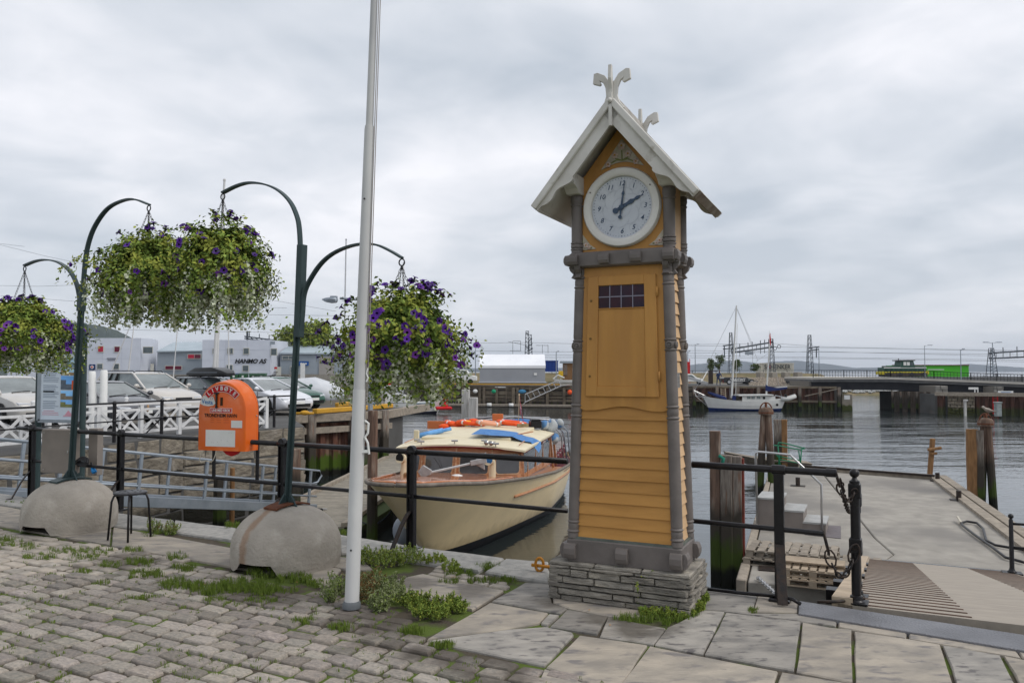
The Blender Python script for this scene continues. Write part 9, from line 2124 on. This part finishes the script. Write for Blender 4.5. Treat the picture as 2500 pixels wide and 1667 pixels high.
b = MB(); b.bar(yp(1892, 965, -.6), yp(1925, 972, -.6), .1, .1); b.build('davit', steel, y1)
t = T('inflatable_dinghy', 'pale grey inflatable dinghy hanging at the stern of the motor sailer', 'dinghy', yp(1928, 975, -.6)); b = MB(); b.tube([yp(1908, 975, -.9), yp(1925, 974, -1), yp(1941, 968, -.8), yp(1941, 966, -.3), yp(1925, 971, -.1), yp(1908, 973, -.1)], .2, 8); b.build('tube', M('dinghy_grey', (.5, .5, .48)), t, smooth=True); b = MB(); b.loft([[yp(u, v, y) for v, y in ((v0, -.9), (v0+4, -.5), (v0, -.1))] for u, v0 in ((1910, 974), (1938, 969))]); b.build('floor', M('dinghy_floor', (.2, .2, .2)), t)
b = MB(); b.bar(yp(1918, 962, -.5), yp(1918, 970, -.5), .2, .3, up=V(0, 1, 0)); b.build('outboard_motor', black, t, bevel=.03)
t = T('flag', 'red flag hanging limp at the top of the aft mast of the motor sailer', 'flag', yp(1879, 840, .5)); b = MB(); b.loft([[yp(u, v, y) for v, y in ((v0, .5), (v1, .6), (v1+1, .5))] for u, v0, v1 in ((1877.6, 818, 836), (1880.5, 812, 842), (1882, 826, 842))]); b.build('cloth', redp, t)
b = MB(); b.tube([yp(1879, 842, .5), yp(1879, 808, .5)], .03, 5); b.build('staff', whitep, t)
t = T('wooden_ladder', 'short wooden ladder leaning on the rusty wharf above the yacht cabin', 'ladder', yp(1768, 970, 1.5))
for u in (1760, 1771): b = MB(); b.bar(yp(u, 948, 1.2), yp(u+1, 970, 1.2), .08, .08, up=V(0, 1, 0)); b.build('rail', palw, t)
for k in range(4): b = MB(); b.bar(yp(1760, 951+k*5, 1.2), yp(1771, 951+k*5, 1.2), .06, .06); b.build('rung', palw, t)
# yacht at the left wharf
YY = 78.; yc = P(965, 905, YY); yc.z = WZ; y2 = T('sailing_yacht', 'white sailing yacht with thin blue stripe seen below the right flower basket', 'sailing boat', yc); hull(y2, yc, 9.4, 2.9, 1.55, 1.35, yw, 0, M('dark_boot_top', (.03, .03, .05)))
def zp(u, v, dy=0): return P(u, v, YY+dy)
b = MB(); b.bar(zp(862, 985, -1.2), zp(1062, 985, -1.2), .3, .06); b.build('blue_stripe', M('yacht_stripe', (.03, .12, .2)), y2)
b = MB(); b.loft([[zp(u, v0, -.9), zp(u+1, v1, -.7), zp(u+1, v1, .8), zp(u, v0, .9)] for u, v0, v1 in ((900, 980, 966), (955, 980, 957), (1010, 980, 966))]); b.build('cabin', yw, y2)
for u in (915, 932, 965, 985): b = MB(); q = zp(u, 972, -1.0); b.box((q.x, q.y, q.z), (.5, .1, .14)); b.build('window', cglass, y2)
b = MB(); b.loft([[zp(u, v, y) for v, y in ((v0, -.4), (v1, -.5), (v1, .5), (v0, .4))] for u, v0, v1 in ((905, 956, 962), (940, 952, 960), (985, 955, 960))]); b.build('pale_sail_cover', tg_, y2)
b = MB(); b.tube([zp(980, 966), zp(985, 640)], [.1, .06], 8); b.build('mast', polew, y2)
for u in (1040, 1052, 1065):
 b = MB(); b.tube([zp(u, 984, -.6), zp(u, 966, -.6)], .025, 5); b.build('stanchion', steel, y2)
b = MB(); b.tube([zp(1035, 966, -.6), zp(1068, 964, -.6), zp(1080, 970, 0)], .03, 5); b.build('pulpit', steel, y2)
t = T('red_work_float', 'bright red float with an upright bollard at the bow of the white yacht', 'float', zp(1085, 998, -1)); b = MB(); b.box(zp(1083, 996, -1.2), (1.6, 1.1, .3), .2); b.build('hull', redp, t, bevel=.1); b = MB(); b.tube([zp(1087, 996, -1.2), zp(1087, 982, -1.2)], [.28, .24], 10); b.ball(zp(1087, 979, -1.2), .28, 10, 6); b.build('bollard', redp, t, smooth=True)
t = T('small_cruiser', 'small white cabin boat with a red ball fender on its roof beside the yacht', 'motor boat', P(958, 990, 84)); q = P(958, 905, 84); q.z = WZ; hull(t, q, 6, 2.2, 1.4, 1.2, yw, 0); b = MB(); a = P(958, 952, 84); b.box((a.x, a.y, a.z), (2.2, 1.6, 1.1)); b.build('cabin', yw, t, bevel=.1); b = MB(); q = P(958, 948, 83.1); b.box((q.x, q.y, q.z), (.6, .05, .3)); b.build('window', cglass, t); b = MB(); b.ball(P(953, 936, 84), .3); b.build('red_buoy', redp, t, smooth=True)
# white tarpaulin covered boat behind the green car
t = T('covered_boat', 'large shape wrapped in white tarpaulin behind the green car', 'covered boat', V(P(775, 905, 46).x, 46, 0)); b = MB(); secs = []
for u, h, w in ((690, 1.0, .6), (720, 1.25, 1.2), (770, 1.3, 1.5), (810, 1.0, 1.4), (835, .6, .7)):
 q = P(u, 905, 46); secs.append([V(q.x, 46+w*cos(a_), max(0, h*(sin(a_)**.5 if sin(a_) > 0 else 0)*(1+.05*noise.noise(V(u*.1, a_*3, 0))))) for a_ in [pi*i/10 for i in range(11)]][::-1])
b.loft(secs); b.build('tarpaulin', M('white_tarpaulin', (.58, .59, .61), (.48, .50, .53), ns=1.5, rough=.6, bump=.5, bs=3, bd=.05), t, smooth=True)
t = T('boat_trailer_load', 'white boat bow and spars stacked on the quay right of the storage tent', 'boat', P(1385, 930, 97)); q = P(1385, 905, 97); hull(t, V(q.x, 97, .15), 3.6, 1.3, .6, .5, yw, 0); b = MB(); b.tube([P(1350, 925, 97), P(1362, 915, 97), P(1378, 922, 97)], .08, 6); b.build('spar', yw, t)
t = T('aluminium_mast_section', 'long white spar lying slanted on the quay right of the clock tower', 'spar', P(1705, 930, 94)); b = MB(); b.bar(P(1678, 921, 94), P(1728, 936, 93), .35, .3); b.build('spar', steel, t); b = MB(); b.tube([P(1727, 906, 94), P(1712, 932, 93)], .06, 6); b.build('prop', yw, t)
b = MB(); p = P(1735, 926, 98); b.box((p.x, 98, .9), (.5, .4, 1.7)); b.tube([V(p.x, 98, 1.7), V(p.x+.9, 98, 1.65)], .06, 5); b.build('fuel_pump', blackr, label='dark quay side hoist between the spar and the person', cat='hoist')
print('objects', len(bpy.data.objects), 'tris', sum(len(o.data.polygons) for o in bpy.data.objects if o.type == 'MESH'))
